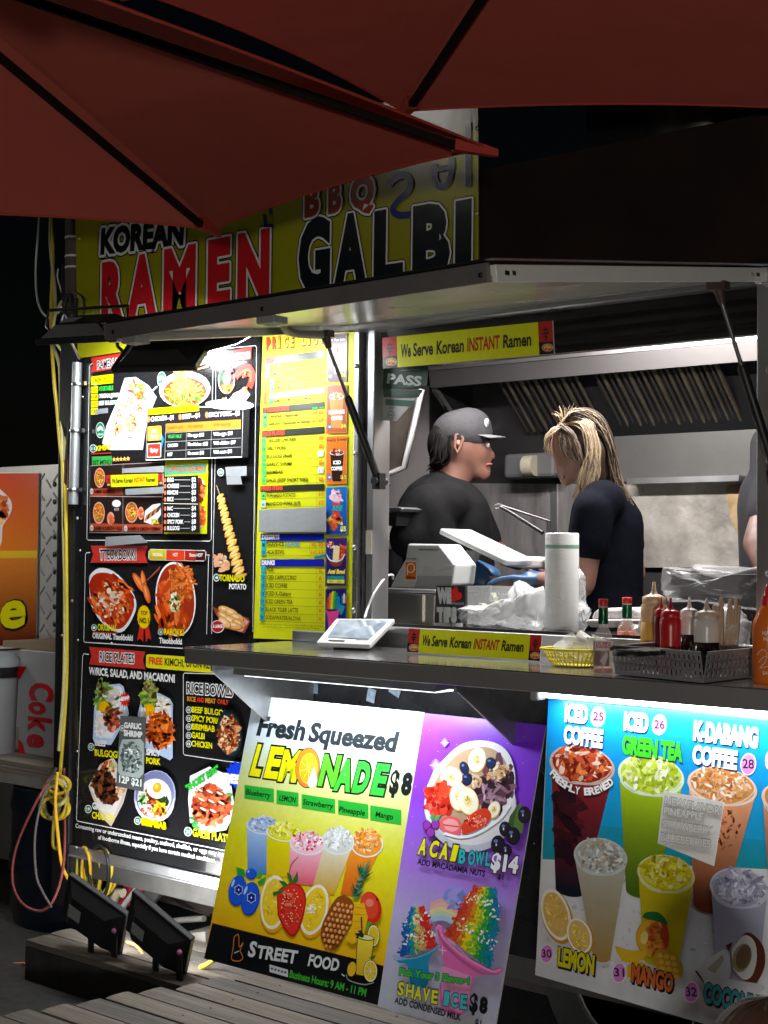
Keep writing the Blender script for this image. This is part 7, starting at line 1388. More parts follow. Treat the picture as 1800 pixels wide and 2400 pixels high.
# near arm hangs and reaches right, far arm reaches over the tray
E1, W1 = at(1035, 1345, D, -.19), at(1120, 1362, D, -.24); S1 = at(1005, 1195, D, -.18)
E2, W2_ = at(1148, 1275, D, .16), at(1208, 1316, D, .10); S2 = at(1108, 1195, D, .15)
pr += [('c', S1, E1, .058, .046), ('c', E1, W1, .044, .03), ('c', S2, E2, .055, .046), ('c', E2, W2_, .045, .027)]
remesh('body', pr, SKM, man, .011, 5)
for sd in (-1,):
    e_ = at(1069, 1044, D, -.083); mb = MB(); mb.tube([e_+V3((0, 0, .032))-RH*.006, e_+V3((0, 0, .036))+RH*.01, e_+V3((0, 0, .02))+RH*.02, e_+V3((0, 0, -.01))+RH*.012, e_+V3((0, 0, -.034))+RH*.0, e_+V3((0, 0, -.01))-RH*.01, e_+V3((0, 0, .032))-RH*.006], [.006, .007, .007, .006, .007, .006, .006], 8); mb.build('ear', SKM, man)
    mb = MB(); mb.lathe([(.001, -.006), (.012, -.004), (.015, 0), (.001, .004)], e_+RH*.003, 10, axis=-FH); mb.build('ear_hollow', mat('shaded_skin', (.2, .08, .06), .6), man)
mb = MB(); q = at(1141, 1045, D, -.036); mb.lathe([(.0, -.008), (.008, -.006), (.011, 0), (.008, .006), (0, .008)], q, 12, axis=RH); mb.build('eye', mat('eye_white', (.5, .48, .46), .2), man)
mb = MB(); mb.tube([at(1132, 1032, D, -.05), at(1145, 1031, D, -.036)], .004, 6); mb.build('eyebrow', mat('black_hair', (.004, .0035, .003), .7, spec=.15), man)
mb = MB(); mb.tube([at(1140, 1089, D, -.03), at(1152, 1088, D, -.006)], .004, 6); mb.build('lips', mat('lip_skin', (.3, .1, .08), .5), man)
HB_ = mat('black_hair', (.012, .010, .009), .6, spec=.2); rg = random.Random(2); L_ = []
for k in range(150):
    b_ = rg.uniform(-.085, .085); x = rg.uniform(1022, 1062); y = rg.uniform(1018, 1050); dd = rg.uniform(.3, 1)
    L_.append([at(x, y, D, b_), at(x-8*dd+rg.uniform(-4, 4), y+22, D, b_*1.05), at(x-14*dd+rg.uniform(-6, 8), y+42, D, b_), at(x-12+rg.uniform(-14, 8), y+58*rg.uniform(.7, 1.1), D, b_*.9)])
strands('hair', L_, HB_, man, .005, 5); remesh('hair_mass', [('e', at(1048, 1042, D), (.066, .088, .09)), ('c', at(1045, 1060, D), at(1034, 1088, D), .06, .04)], HB_, man, .012, 4)
CAPM = mat('washed_grey_cap', (.034, .034, .038), .9, var=.5, vscale=5, bump=.3, bscale=40)
capo = remesh('cap', [('e', at(1084, 1012, D), (.112, .094, .082), Rz(math.atan2(RH.y, RH.x))), ('e', at(1098, 1000, D), (.085, .085, .07), Rz(math.atan2(RH.y, RH.x))), ('c', at(1040, 1022, D), at(1136, 1016, D), .02, .02)], CAPM, man, .009, 5)
mb = MB()
def brim(u, v):
    a_ = (u-.5)*2.2; r = .06+v*.055; base = at(1128, 1021, D); return base+RH*(r*math.cos(a_)-.055+v*.028)+FH*(.083*math.sin(a_)*1.05)+V3((0, 0, .006-.012*v-.01*math.sin(a_)**2))
mb.grid(brim, 16, 5); o = mb.build('brim', mat('cap_brim', (.11, .11, .115), .8), man, solid=.004)
mb = MB(); mb.lathe([(.007, 0), (.005, .004), (0, .005)], at(1084, 960, D), 10); mb.build('cap_button', CAPM, man)
mb = MB(); q = at(1138, 995, D, -.055); mb.lathe([(.017, 0), (.017, .003), (.0, .004)], q, 14, axis=(RH-FH*.6)); mb.build('badge', mat('white_badge', (.6, .6, .68), .5, var=.6, vscale=120), man)
POLO = mat('black_polo', (.007, .007, .008), .9, spec=.15, var=.4, vscale=14, bump=1.0, bscale=9)
remesh('polo_shirt', [('c', at(1042, 1182, D, -.15), at(1048, 1182, D, .14), .082, .08), ('c', at(1000, 1192, D, -.16), at(960, 1262, D, -.19), .085, .078), ('c', S1, S1.lerp(E1, .75), .078, .072), ('c', S2, S2.lerp(E2, .88), .074, .066), ('c', at(1035, 1215, D), at(1035, 1400, D), .17, .165),
        ('c', at(1060, 1215, D), at(1075, 1400, D), .145, .14), ('c', at(990, 1230, D, -.06), at(980, 1380, D, -.05), .11, .11), ('c', at(1035, 1380, D), hp_, .155, .14), ('c', at(1028, 1142, D, -.03), at(1034, 1176, D, -.06), .062, .07)], POLO, man, .012, 7)
mb = MB(); mb.tube(catmull([at(1018, 1138, D, .02), at(1030, 1148, D, -.075), at(1062, 1165, D, -.088), at(1092, 1190, D, -.06), at(1098, 1172, D, .02)], 5), [.016]*21, 8); mb.build('collar', POLO, man)
mb = MB(); mb.grid(lambda u, v: at(1018+u*52, 1132+u*30+v*26, D, -.03-.10*math.sin(u*2.2)-v*.012), 10, 3); mb.build('collar', POLO, man, solid=.006)

remesh('apron_trousers', [('c', hp_-FH*.0, hp_-V3((0, 0, .1)), .15, .14)]+[('c', hp_+FH*.09*s_, gz(hp_+FH*.09*s_, .36), .1, .07) for s_ in (-1, 1)], mat('dark_trousers', (.015, .015, .018), .9), man, .016, 5)
GL = mat('blue_nitrile', (.03, .09, .20), .38, var=.2, vscale=12, bump=.2, bscale=25)
remesh('blue_sleeve', [('c', E1, W1, .06, .05), ('e', at(1088, 1345, D, -.22), (.06, .05, .05)), ('c', at(1075, 1330, D, -.2), at(1135, 1352, D, -.24), .052, .045)], GL, man, .009, 5)
hand('glove', GL, man, W1+RH*.02, RH*.9+V3((0, 0, -.25)), (0, 0, 1), curl=.7, thumb=-1); hand('hand', SKM, man, W2_, RH*.8+V3((0, 0, -.2)), (0, 0, 1), curl=.9)
# ---- the woman
D = 4.72
wom = thing('person', 'woman in a navy shirt, streaked blonde hair clipped up, looking down', 'person', V3((*at(1425, 1400, D).xy, .3)))
rotW = Rz(math.atan2(RH.y, RH.x))
hd = at(1350, 1058, D)
pr = [('e', at(1356, 1045, D), (.092, .076, .108), rotW), ('e', at(1332, 1072, D), (.05, .056, .07), rotW), ('c', at(1316, 1096, D), at(1308, 1108, D), .012, .012), ('c', at(1330, 1118, D), at(1326, 1126, D), .034, .022), ('c', at(1318, 1118, D), at(1316, 1119, D), .012, .010), ('c', at(1320, 1068, D, -.03), at(1320, 1068, D, .03), .022, .022),
      ('c', at(1372, 1090, D), at(1400, 1150, D), .052, .055), ('c', at(1410, 1175, D, -.1), at(1412, 1178, D, .1), .06, .06), ('c', at(1420, 1200, D), at(1425, 1400, D), .09, .09)]
hp2_ = gz(at(1435, 1480, D), .3+.86); pr += [('c', at(1432, 1380, D), hp2_, .1, .13)]
for sd in (-1, 1): h0 = hp2_+FH*.085*sd; kn = gz(h0, .3+.46); an = gz(h0+RH*.02, .3+.07); pr += [('c', h0, kn, .08, .052), ('c', kn, an, .05, .036), ('c', an, an-RH*.15-V3((0, 0, .03)), .036, .03)]
S3, E3, W3 = at(1375, 1200, D, -.14), at(1352, 1368, D, -.13), at(1266, 1358, D, .02)
S4, E4, W4 = at(1462, 1205, D, .12), at(1498, 1345, D, .12), at(1420, 1400, D, .0)
pr += [('c', S3, E3, .052, .042), ('c', E3, W3, .04, .027), ('c', S4, E4, .052, .044), ('c', E4, W4, .04, .028)]
remesh('body', pr, SKW, wom, .010, 5)
remesh('navy_shirt', [('c', at(1400, 1178, D, -.11), at(1432, 1178, D, .11), .072, .075), ('c', S3, S3.lerp(E3, .42), .07, .07), ('c', S4, S4.lerp(E4, .5), .07, .066), ('c', at(1418, 1215, D), at(1418, 1400, D), .112, .108), ('c', at(1438, 1230, D), at(1436, 1400, D), .10, .10), ('c', at(1425, 1390, D), hp2_, .11, .14), ('c', at(1398, 1150, D), at(1405, 1172, D), .055, .07)], mat('navy_shirt_cloth', (.003, .004, .008), .95, spec=.1, var=.3, vscale=12, bump=1.0, bscale=9), wom, .011, 6)
remesh('trousers', [('c', hp2_, hp2_-V3((0, 0, .1)), .145, .13)]+[('c', hp2_+FH*.085*s_, gz(hp2_+FH*.085*s_, .36), .095, .06) for s_ in (-1, 1)], mat('dark_trousers', (.015, .015, .018)), wom, .016, 5)
hand('glove', GL, wom, W3-RH*.01, -RH*.95+V3((0, 0, .05)), (0, 0, 1), curl=.45, thumb=1); hand('hand', SKW, wom, W4, -RH*.8+V3((0, 0, -.3)), (0, 0, 1), curl=.8)
mb = MB(); q = at(1317, 1077, D, -.042); mb.tube([q+RH*.016, q+V3((0, 0, -.003)), q-RH*.010+V3((0, 0, .001))], .0025, 6); mb.build('closed_eyelid', HB_, wom)
mb = MB(); mb.tube([at(1312, 1119, D, -.02), at(1320, 1120, D, -.03)], .004, 6); mb.build('lips', mat('lip_skin', (.3, .1, .08)), wom)
BL1, BL2, BL3 = mat('blonde_hair', (.36, .28, .16), .42, var=.3, vscale=30), mat('ash_blonde_hair', (.17, .125, .085), .42), mat('dark_brown_hair', (.035, .022, .016), .42)
remesh('hair_mass', [('e', at(1368, 1025, D, .0), (.090, .088, .100), rotW), ('c', at(1385, 1040, D), at(1402, 1110, D), .08, .06), ('c', at(1410, 1110, D, .02), at(1450, 1180, D, .0), .055, .045), ('c', at(1388, 1060, D, -.05), at(1370, 1128, D, -.07), .042, .03)], BL3, wom, .011, 5)
clip = (1309, 1003); rg = random.Random(9); A1_, A2_, A3_ = [], [], []
for k in range(800):
    t_ = rg.random(); b_ = rg.uniform(-.085, .04)
    j = lambda s=6: rg.uniform(-s, s)
    ctr = V3((1356, 1040, 0))
    if k < 250:      # the front lock falling from the clip in front of the shoulder
        x0 = 1312+t_*66; y0 = 1000-22*math.sin(t_*3.1); pts = [at(x0+j(3), y0+j(3), D, -.055-.03*t_), at(1352+t_*30+j(4), 1005+j(5), D, -.092), at(1366+t_*26+j(6), 1060+j(8), D, -.10), at(1352+t_*38+j(8), 1118+j(8), D, -.10), at(1338+t_*36+j(10), 1168+t_*-20+j(12), D, -.09)]
        (A1_ if rg.random() < .5 else A2_ if rg.random() < .7 else A3_).append(pts)
    elif k < 450:    # swept back over the crown
        pts = [at(1312+j(5), 1000+j(5), D, b_*.6), at(1342+j(6), 966+t_*16+j(4), D, b_), at(1392+j(6), 980+t_*34+j(5), D, b_), at(1425+j(8)-t_*14, 1045+j(8), D, b_), at(1440+j(8)-t_*10, 1110+j(10), D, b_*.8), at(1470+j(12)-t_*16, 1178+j(12), D, b_*.5-.03)]
        (A2_ if rg.random() < .45 else A3_ if rg.random() < .7 else A1_).append(pts)
    elif k < 500:    # fringe ahead of the clip
        pts = [at(1315+j(5), 1002+j(4), D, b_*.8), at(1292+j(5), 1012+j(5), D, b_), at(1280+j(5), 1035+j(6), D, b_), at(1284+j(8), 1062+j(12), D, b_*.9)]
        (A1_ if rg.random() < .6 else A2_).append(pts)
    elif k < 530:    # spiky tuft at the clip
        a_ = rg.uniform(-1.1, .7); r = rg.uniform(24, 44); pts = [at(1318+j(4), 998+j(3), D, b_*.4), at(1328+math.sin(a_)*r*.6, 985-math.cos(a_)*r*.5, D, b_*.5), at(1334+math.sin(a_)*r*1.2, 988-math.cos(a_)*r, D, b_*.6)]
        (A2_ if rg.random() < .5 else A1_).append(pts)
    else:            # thin temple hair
        u_ = rg.random(); pts = [at(1312+j(5), 1003+j(5), D, -.06-.02*u_), at(1306+u_*30+j(4), 1024+j(5), D, -.070-.018*u_), at(1308+u_*40+j(5), 1050+j(6), D, -.072-.02*u_), at(1322+u_*38+j(6), 1074+u_*16+j(6), D, -.074-.018*u_)]; (A2_ if rg.random() < .5 else A3_).append(pts)
strands('blonde_strands', A1_, BL1, wom, .0019, 5); strands('ash_strands', A2_, BL2, wom, .0019, 5); strands('dark_strands', A3_, BL3, wom, .0022, 5)
mb = MB(); mb.tube(catmull([at(1303, 1006, D, -.03), at(1310, 1000, D, -.062), at(1322, 1006, D, -.07)], 4), .005, 6); mb.build('hair_clip', mat('brown_clip', (.25, .13, .08), .3), wom)
# ---- third worker at the right post
D = 4.75
th = thing('person', 'worker in a dark shirt with a tattooed forearm, half hidden by the right window post', 'person', V3((*at(1835, 1400, D).xy, .3)))
hp3 = gz(at(1850, 1450, D), 1.2); sh_ = at(1800, 1190, D, -.10); el_ = at(1752, 1275, D, -.16); wr_ = at(1772, 1395, D, -.28)
pr = [('e', at(1850, 1000, D), (.09, .08, .115)), ('c', at(1850, 1060, D), at(1850, 1130, D), .055, .06), ('c', at(1850, 1160, D, -.14), at(1850, 1160, D, .14), .07, .07), ('c', at(1850, 1180, D), hp3, .13, .13), ('c', at(1800, 1160, D, -.1), el_, .062, .056), ('c', el_, wr_, .056, .032),
      ('c', at(1905, 1160, D), at(1925, 1320, D), .055, .045), ('c', at(1925, 1320, D), at(1870, 1400, D, -.15), .045, .03)]
for sd in (-1, 1): h0 = hp3+FH*.09*sd; pr += [('c', h0, gz(h0, .8), .085, .056), ('c', gz(h0, .8), gz(h0, .37), .054, .04), ('c', gz(h0, .37), gz(h0, .34)-RH*.14, .04, .032)]
remesh('body', pr, mat('tattooed_skin', (.22, .12, .09), .5, var=.5, vscale=16, col2=(.07, .05, .05)), th, .012, 5)
remesh('dark_shirt', [('c', at(1845, 1080, D, -.1), at(1850, 1180, D, .12), .10, .12), ('c', at(1800, 1040, D), at(1806, 1180, D, -.06), .06, .085), ('c', at(1850, 1180, D), at(1850, 1400, D), .17, .16), ('c', at(1800, 1160, D, -.1), at(1800, 1160, D, -.1).lerp(el_, .35), .082, .078), ('c', at(1850, 1400, D), hp3, .16, .15)], mat('charcoal_shirt', (.006, .006, .009), .9, var=.3), th, .014, 6)
hand('hand', mat('tattooed_skin', (.22, .12, .09)), th, wr_, V3((-.1, -.3, -.6))-RH*.3, -FH, curl=.6)
mb = MB(); mb.lathe([(.035, 0), (.03, .12), (.0, .13)], at(1850, 930, D), 12); remesh('hair', [('e', at(1852, 985, D, .01), (.098, .088, .1))], HB_, th, .014, 3)
# ---- child sitting on the deck, only the crown of the head in the picture
D = 2.02; hc = onD(1800, 2520, D)
kid = thing('person', 'brown haired head at the bottom right corner in front of the drinks board', 'person', V3((hc.x, hc.y, .25)))
zt2 = hc.z; seat = V3((hc.x, hc.y, .36)); nkz = zt2-.13
pr = [('e', hc, (.082, .09, .1)), ('c', hc-V3((0, 0, .08)), V3((hc.x, hc.y, nkz-.02)), .04, .045), ('c', V3((hc.x-.09, hc.y, nkz-.06)), V3((hc.x+.09, hc.y, nkz-.06)), .05, .05), ('c', V3((hc.x, hc.y, max(nkz-.08, .4))), seat, .1, .12), ('c', seat+V3((-.07, 0, 0)), seat+V3((-.1, .25, .02)), .06, .05), ('c', seat+V3((.07, 0, 0)), seat+V3((.1, .25, .02)), .06, .05)]
remesh('body', pr, SKW, kid, .012, 4)
HBR = mat('brown_hair', (.10, .055, .035), .45, var=.4, vscale=60); rg = random.Random(6); L_ = []
for k in range(240):
    a_ = rg.random()*6.283; ph = rg.random()**.5*1.7; r0 = .098; pts = []
    for j in range(5):
        p_ = ph*(.15+.85*j/4) if False else j/4*1.9; q = V3((r0*.88*math.sin(p_)*math.cos(a_+p_*.15), r0*.96*math.sin(p_)*math.sin(a_+p_*.15), r0*1.05*math.cos(p_))); pts.append(hc+q*(1+rg.uniform(-.01, .025)))
    L_.append(pts)
strands('hair', L_, HBR, kid, .0035, 5); remesh('hair_mass', [('e', hc+V3((0, -.005, .004)), (.086, .095, .103))], HBR, kid, .012, 3)
remesh('shirt', [('c', V3((hc.x-.1, hc.y, nkz-.07)), V3((hc.x+.1, hc.y, nkz-.07)), .06, .06), ('c', V3((hc.x, hc.y, max(nkz-.08, .42))), seat, .12, .13)], mat('kid_shirt', (.1, .1, .12), .9), kid, .014, 4)

# ================================================================ left of the truck: cords, pipe, neighbour stall
def px_tube(name, label, cat, pts, r, m, y=None, grp=None, n=7, k=5):
    P = [onY(p[0], p[1], p[2]) for p in pts]; mb = MB(); mb.tube(catmull(P, k), r, n); o = mb.build(name, m, None, o=P[0]); return tag(o, label, cat, grp)
YC = mat('yellow_cord', (.62, .46, .03), .45, var=.2, vscale=40); YC2 = mat('orange_yellow_cord', (.70, .40, .02), .45); PY = mat('pale_yellow_cord', (.52, .48, .20), .5, var=.3, vscale=20)
WC = mat('white_cord', (.6, .6, .57), .45); RC = mat('red_hose', (.26, .055, .05), .45); GC = mat('grey_cord', (.14, .12, .115), .5); BC = mat('black_cord', (.015, .015, .015), .5)
px_tube('extension_cord', 'bright yellow cord running full height beside the truck corner', 'cord', [(118, 430, .1), (124, 600, .08), (120, 740, .05), (126, 880, .0), (134, 960, 0), (141, 1040, -.02), (150, 1110, -.02), (154, 1200, -.02), (156, 1380, -.02), (156, 1590, -.02), (146, 1750, -.03), (140, 1830, -.05)], .0075, YC, grp='cords hanging at the truck corner')
px_tube('extension_cord', 'pale yellow cord twisted with the bright one beside the truck corner', 'cord', [(125, 430, .1), (118, 560, .08), (130, 700, .05), (124, 800, .03), (140, 860, 0), (143, 960, 0), (146, 1060, -.02), (149, 1240, -.02), (152, 1400, -.02), (150, 1600, -.03), (138, 1760, -.05)], .0075, PY, grp='cords hanging at the truck corner')
px_tube('extension_cord', 'olive yellow cord looping from the cable bundle above the far floodlight', 'cord', [(145, 705, -.05), (133, 730, -.06), (126, 760, -.05), (130, 800, -.02), (155, 850, 0), (155, 980, 0), (152, 1080, -.02)], .006, PY, grp='cords hanging at the truck corner')
px_tube('white_cable', 'white cable drooping in a long curve left of the yellow cords', 'cable', [(97, 430, .2), (90, 540, .2), (84, 620, .2), (86, 690, .15), (98, 730, .1), (118, 747, .08)], .0045, WC)
px_tube('white_wire', 'thin white wire dangling above the cable bundle', 'cable', [(136, 630, .0), (135, 650, 0), (143, 680, 0), (151, 706, 0)], .003, WC)
px_tube('extension_cord', 'red cord running down behind the grey conduit', 'cord', [(178, 850, .02), (168, 920, .01), (162, 990, 0), (159, 1100, -.01), (157, 1300, -.01)], .006, RC)
px_tube('extension_cord', 'black cord crossing the red cord beside the conduit', 'cord', [(186, 930, -.02), (170, 970, -.02), (160, 1020, -.02), (154, 1100, -.02), (150, 1240, -.02), (151, 1500, -.02)], .006, BC)
px_tube('red_hose', 'red hose hanging in a wide loop in front of the dark barrel', 'hose', [(122, 1820, -.1), (85, 1880, -.14), (40, 1980, -.16), (29, 2060, -.18), (50, 2115, -.2), (95, 2135, -.2), (128, 2105, -.18), (150, 2020, -.12), (152, 1880, -.05), (150, 1800, -.04)], .0052, RC)
px_tube('grey_hose', 'thin grey hose hanging inside the red loop', 'hose', [(132, 1800, -.1), (100, 1870, -.12), (82, 1960, -.14), (85, 2050, -.16), (100, 2090, -.18), (120, 2125, -.2)], .005, GC)
pc = thing('conduit_pipe', 'grey conduit pipe clamped to the truck corner', 'pipe', onY(172, 1180, -.03)); mb = MB(); mb.cyl(onY(181, 850, -.03), onY(172, 1182, -.03), .019, 14); mb.build('pipe', mat('galvanised_pipe', (.42, .45, .46), .4, .6, var=.2), pc)
for (x, y) in ((183, 900), (178, 1010), (172, 1148)): q = onY(x, y, -.03); mb = MB(); mb.lathe([(.024, -.006), (.026, 0), (.024, .006)], q, 14, cap=False); mb.box(q+V3((.03, .0, 0)), (.03, .012, .014)); mb.build('pipe_clamp', SCREWM, pc)
up_p = thing('upper_pipe', 'rusty downpipe above the cable bundle at the banner edge', 'pipe', onY(172, 800, -.0)); mb = MB(); mb.cyl(onY(172, 470, -.0), onY(174, 800, -.0), .032, 14); mb.build('pipe', mat('rusty_pipe', (.12, .085, .06), .6, .4, var=.5, vscale=8), up_p)
for y in (558, 602, 628): q = onY(173, y, 0); mb = MB(); mb.lathe([(.034, -.004), (.035, 0), (.034, .004)], q, 14, cap=False); mb.build('wire_band', WC, up_p)
for k, (pts, lab) in enumerate((([(158, 690, -.06), (150, 720, -.06), (156, 760, -.07), (148, 800, -.06)], 'outer black cable of the tangled bundle at the truck corner'), ([(176, 685, -.06), (195, 700, -.07), (196, 740, -.07), (188, 770, -.06)], 'black cable looping right with a white plug in the bundle'), ([(165, 690, -.05), (168, 740, -.06), (160, 800, -.05)], 'middle black cable of the tangled bundle at the truck corner'), ([(178, 700, -.04), (176, 750, -.05), (182, 800, -.04)], 'inner black cable of the tangled bundle at the truck corner'))):
    px_tube('black_cable', lab, 'cable', pts, .010 if k != 1 else .005, BC, grp='cable bundle at the truck corner')
mb = MB(); mb.cyl(onY(194, 742, -.075), onY(186, 766, -.075), .008, 10); tag(mb.build('plug', WC, o=None), 'white plug hanging from the black cable at the banner edge', 'plug')
for k, (x, y, an) in enumerate(((137, 735, .6), (143, 756, -.3), (133, 778, .4), (150, 775, -.5), (140, 800, .1), (163, 790, .3))):
    mb = MB(); q = onY(x, y, -.08); mb.tube(catmull([q, q+V3((.02*math.cos(an), 0, .03)), q+V3((.045*math.cos(an+.6), 0, .012*math.sin(an)))], 3), .003, 5); tag(mb.build('cable_tie', WC), ('highest left', 'second', 'lowest left', 'middle', 'bottom', 'rightmost')[k]+' white cable tie end sticking out of the cable bundle', 'cable tie', 'cable ties')
# knotted cord
kt = thing('cord_knot', 'big knot of yellow cord hanging at the truck corner', 'cord', onY(128, 1930, -.1)); cx, cy = 128, 1870
for k in range(5):
    rx, ry, ox, oy, ph = ((30, 44, 0, 5, 0), (22, 30, 8, -14, 1), (34, 26, 0, 24, .5), (18, 38, -6, 10, 2), (26, 20, 10, -30, .3))[k]
    pts = [onY(cx+ox+rx*math.cos(a_*.42+ph), cy+oy+ry*math.sin(a_*.42+ph), -.08-.022*math.sin(a_*.84+k)) for a_ in range(17)]
    mb = MB(); mb.tube(catmull(pts, 3), .0075, 7); mb.build('cord_loop', (YC, PY)[k % 2], kt)
mb = MB(); mb.tube(catmull([onY(x, y, -.12) for x, y in ((135, 1810), (130, 1880), (136, 1960), (146, 2030), (165, 2068))], 5), .007, 7); mb.build('cord_tail', YC2, kt)
mb = MB(); mb.tube(catmull([onY(x, y, -.1) for x, y in ((128, 1900), (124, 1960), (126, 1985), (136, 1985), (136, 1950))], 5), .0065, 7); mb.build('cord_tail', YC, kt)
# coil below the menu board
co = thing('cord_coil', 'coil of yellow and black cord hanging under the menu board', 'cord', onY(215, 2080, .05)); rg = random.Random(5)
for k in range(16):
    x = 178+k*4.6+rg.uniform(-4, 4); w_ = rg.uniform(10, 34); h_ = rg.uniform(50, 80); pts = [onY(x+w_*math.cos(a_), 2045+h_*math.sin(a_)*.9, .02+.03*math.sin(k)+.01*math.sin(a_*2)) for a_ in [q*.55 for q in range(13)]]
    mb = MB(); mb.tube(catmull(pts, 3), .0065, 6); mb.build('cord_loop', (YC, YC2, YC, BC)[k % 4], co)
# neighbour stall: white tread-plate wall, sunset coloured sign, plank shelf, carton, bin, barrel
YN = .75
ns = thing('neighbour_stall', 'pale tread-plate wall of the neighbouring stall at the left edge', 'stall', onY(120, 1530, YN)); TPM = mat('tread_plate', (.42, .43, .42), .45, .3, var=.12, vscale=6)
q0, q1 = onY(-300, 1530, YN), onY(140, 1088, YN); mb = MB(); mb.b2((q0.x, YN, 0), (q1.x, YN+.03, q1.z)); mb.build('wall', TPM, ns)
mb = MB(); 
for r_ in range(9):
    for c in range(3):
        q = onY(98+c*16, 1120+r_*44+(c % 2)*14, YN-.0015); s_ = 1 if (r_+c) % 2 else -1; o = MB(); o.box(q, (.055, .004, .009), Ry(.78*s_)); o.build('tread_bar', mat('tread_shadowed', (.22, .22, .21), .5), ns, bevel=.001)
for r_ in range(10): q = onY(128, 1135+r_*41, YN-.002); o = MB(); o.lathe([(.014, 0), (.014, .002), (0, .002)], q, 6, axis=(0, -1, 0)); o.build('bolt_head', BLACK, ns)
ss, P = board('neighbour_sign', 'orange food sign with a big yellow letter e at the left edge', 'sign board', [(-320, 1100), (91, 1108), (85, 1516), (-320, 1540)], YN-.01, m=mat('sign_backing', (.6, .6, .58)))
P.t = (0, 1050, 2.328)
P.grad([(-700, 140), (212, 138), (206, 560), (-700, 570)], '#cc4420', '#e07c28', 5); P.grad([(-700, 570), (206, 560), (204, 600), (-700, 605)], '#e0c030', '#e0b828', 2); P.grad([(-700, 605), (204, 600), (198, 1070), (-700, 1110)], '#d88030', '#601c14', 6)
P.line(catmull([(-60, 200), (10, 255), (55, 310), (40, 360), (5, 420), (-5, 520), (-60, 560)], 4), 30, '#e4e0e4'); P.scatter(5, 330, 26, 60, 30, 16, ['#d85020', '#e88040', '#b03c18', '#f0c070'], seed=4)
P.text('e', -8, 1004, 150, 992, 232, '#201a08', .09, shear=.18); P.text('e', -4, 990, 138, 978, 214, '#e0dc10', .035, shear=.18)
P.build('printed_sign', ss)
sp = thing('plank_shelf', 'grey plank shelf in front of the neighbouring stall holding the carton and bin', 'shelf', onY(60, 1810, .3)); q = onY(120, 1800, .05); zsh = q.z
mb = MB(); mb.b2((-6.4, .05, zsh-.05), (q.x+.0, .75, zsh)); mb.build('plank', mat('weathered_plank_d', (.2, .18, .15), .8), sp); mb = MB(); mb.b2((-6.4, .05, zsh-.09), (q.x-.0, .1, zsh-.05)); mb.build('front_rail', mat('pale_rail', (.24, .22, .19), .8, var=.4), sp)
for x in (-6.2, q.x-.12): mb = MB(); mb.b2((x, .12, 0), (x+.08, .2, zsh-.09)); mb.build('leg', mat('shaded_board', (.05, .045, .04)), sp)
# carton
yc = .22; c0_, c1_ = onY(42, 1785, yc), onY(146, 1530, yc)
ca = thing('drinks_carton', 'silver drinks carton on its side with red script lettering behind the bin', 'carton', V3(((c0_.x+c1_.x)/2, yc+.1, zsh)))
mb = MB(); mb.b2((c0_.x, yc, zsh), (c1_.x-.0, yc+.28, c1_.z)); mb.build('box', mat('silver_carton', (.42, .43, .45), .4, .2, var=.12, vscale=7, bump=.08, bscale=8), ca, bevel=.004)
mb = MB(); mb.b2((c0_.x-.15, yc+.02, c1_.z+.002), (c1_.x-.04, yc+.3, c1_.z+.03)); tag(mb.build('cardboard_sheet', mat('brown_cardboard', (.30, .22, .14), .8, var=.2)), 'flattened brown cardboard lying on top of the silver carton', 'cardboard')
P = Print(V3((c0_.x, yc, zsh)), (1, 0, 0), (0, 0, 1)); P.t = (0, 1050, 2.328)
P.poly([(75, 1192), (148, 1192), (110, 1262), (72, 1235)], '#c41418'); P.poly([(102, 1585), (125, 1610), (138, 1660), (136, 1718), (98, 1718)], '#c41418')
tmp = Print(V3((c0_.x, yc, zsh)), (0, 0, -1), (1, 0, 0)); tmp.N = V3((0, -1, 0)); tmp.z = .002; tmp.t = P.t; tmp.mb = P.mb
for i_, (ch_, y0, y1) in enumerate((('C', 1275, 1375), ('o', 1380, 1450), ('k', 1462, 1545), ('e', 1555, 1630))):
    h_ = 118 if ch_ in 'Ck' else 118
    p0, p1 = tmp.uv(170+i_*-4, y0), tmp.uv(166+i_*-4, y1); vs, fs = glyphs(ch_, .045); xa = min(v[0] for v in vs); xb = max(v[0] for v in vs); sx = (p1[0]-p0[0])/(xb-xa); Hh = (tmp.uv(170+118, y0)-tmp.uv(170, y0))[1]; sy = Hh/CAPH
    tmp.z += 1e-4; tmp.mb.add([tmp.P(p0[0]+(x-xa)*sx, p0[1]+(y)*sy*1.0) for x, y in vs], fs, lin('#c01418'))
P.build('carton_print', ca)
# grey bin with dark band
bi = thing('white_bin', 'pale grey plastic bin with a dark rim band at the left edge', 'bin', onY(20, 1812, .02)); yb2 = .0; c0_, c1_ = onY(-120, 1815, yb2), onY(46, 1600, yb2)
cxb = (c0_.x+c1_.x)/2; rb = .12; q_ = onY(-24, 1800, .16); cxb = q_.x; yb2 = .04
mb = MB(); zb0 = zsh+.0; mb.lathe([(rb*.86, 0), (rb*.93, c1_.z-zb0-.04), (rb*.95, c1_.z-zb0)], (cxb, yb2+rb, zb0), 28); mb.build('tub', mat('pale_bin', (.34, .35, .36), .5, var=.12, vscale=9), bi)
mb = MB(); mb.lathe([(rb*.98, 0), (rb*1.03, .03), (rb*1.0, .045)], (cxb, yb2+rb, c1_.z-.01), 28, cap=False); mb.build('rim_band', BLACK, bi)
mb = MB(); mb.lathe([(rb*1.05, .045), (rb*1.04, .07), (rb*.8, .10), (0, .11)], (cxb, yb2+rb, c1_.z-.01), 28); mb.build('lid', mat('pale_bin', (.34, .35, .36)), bi)
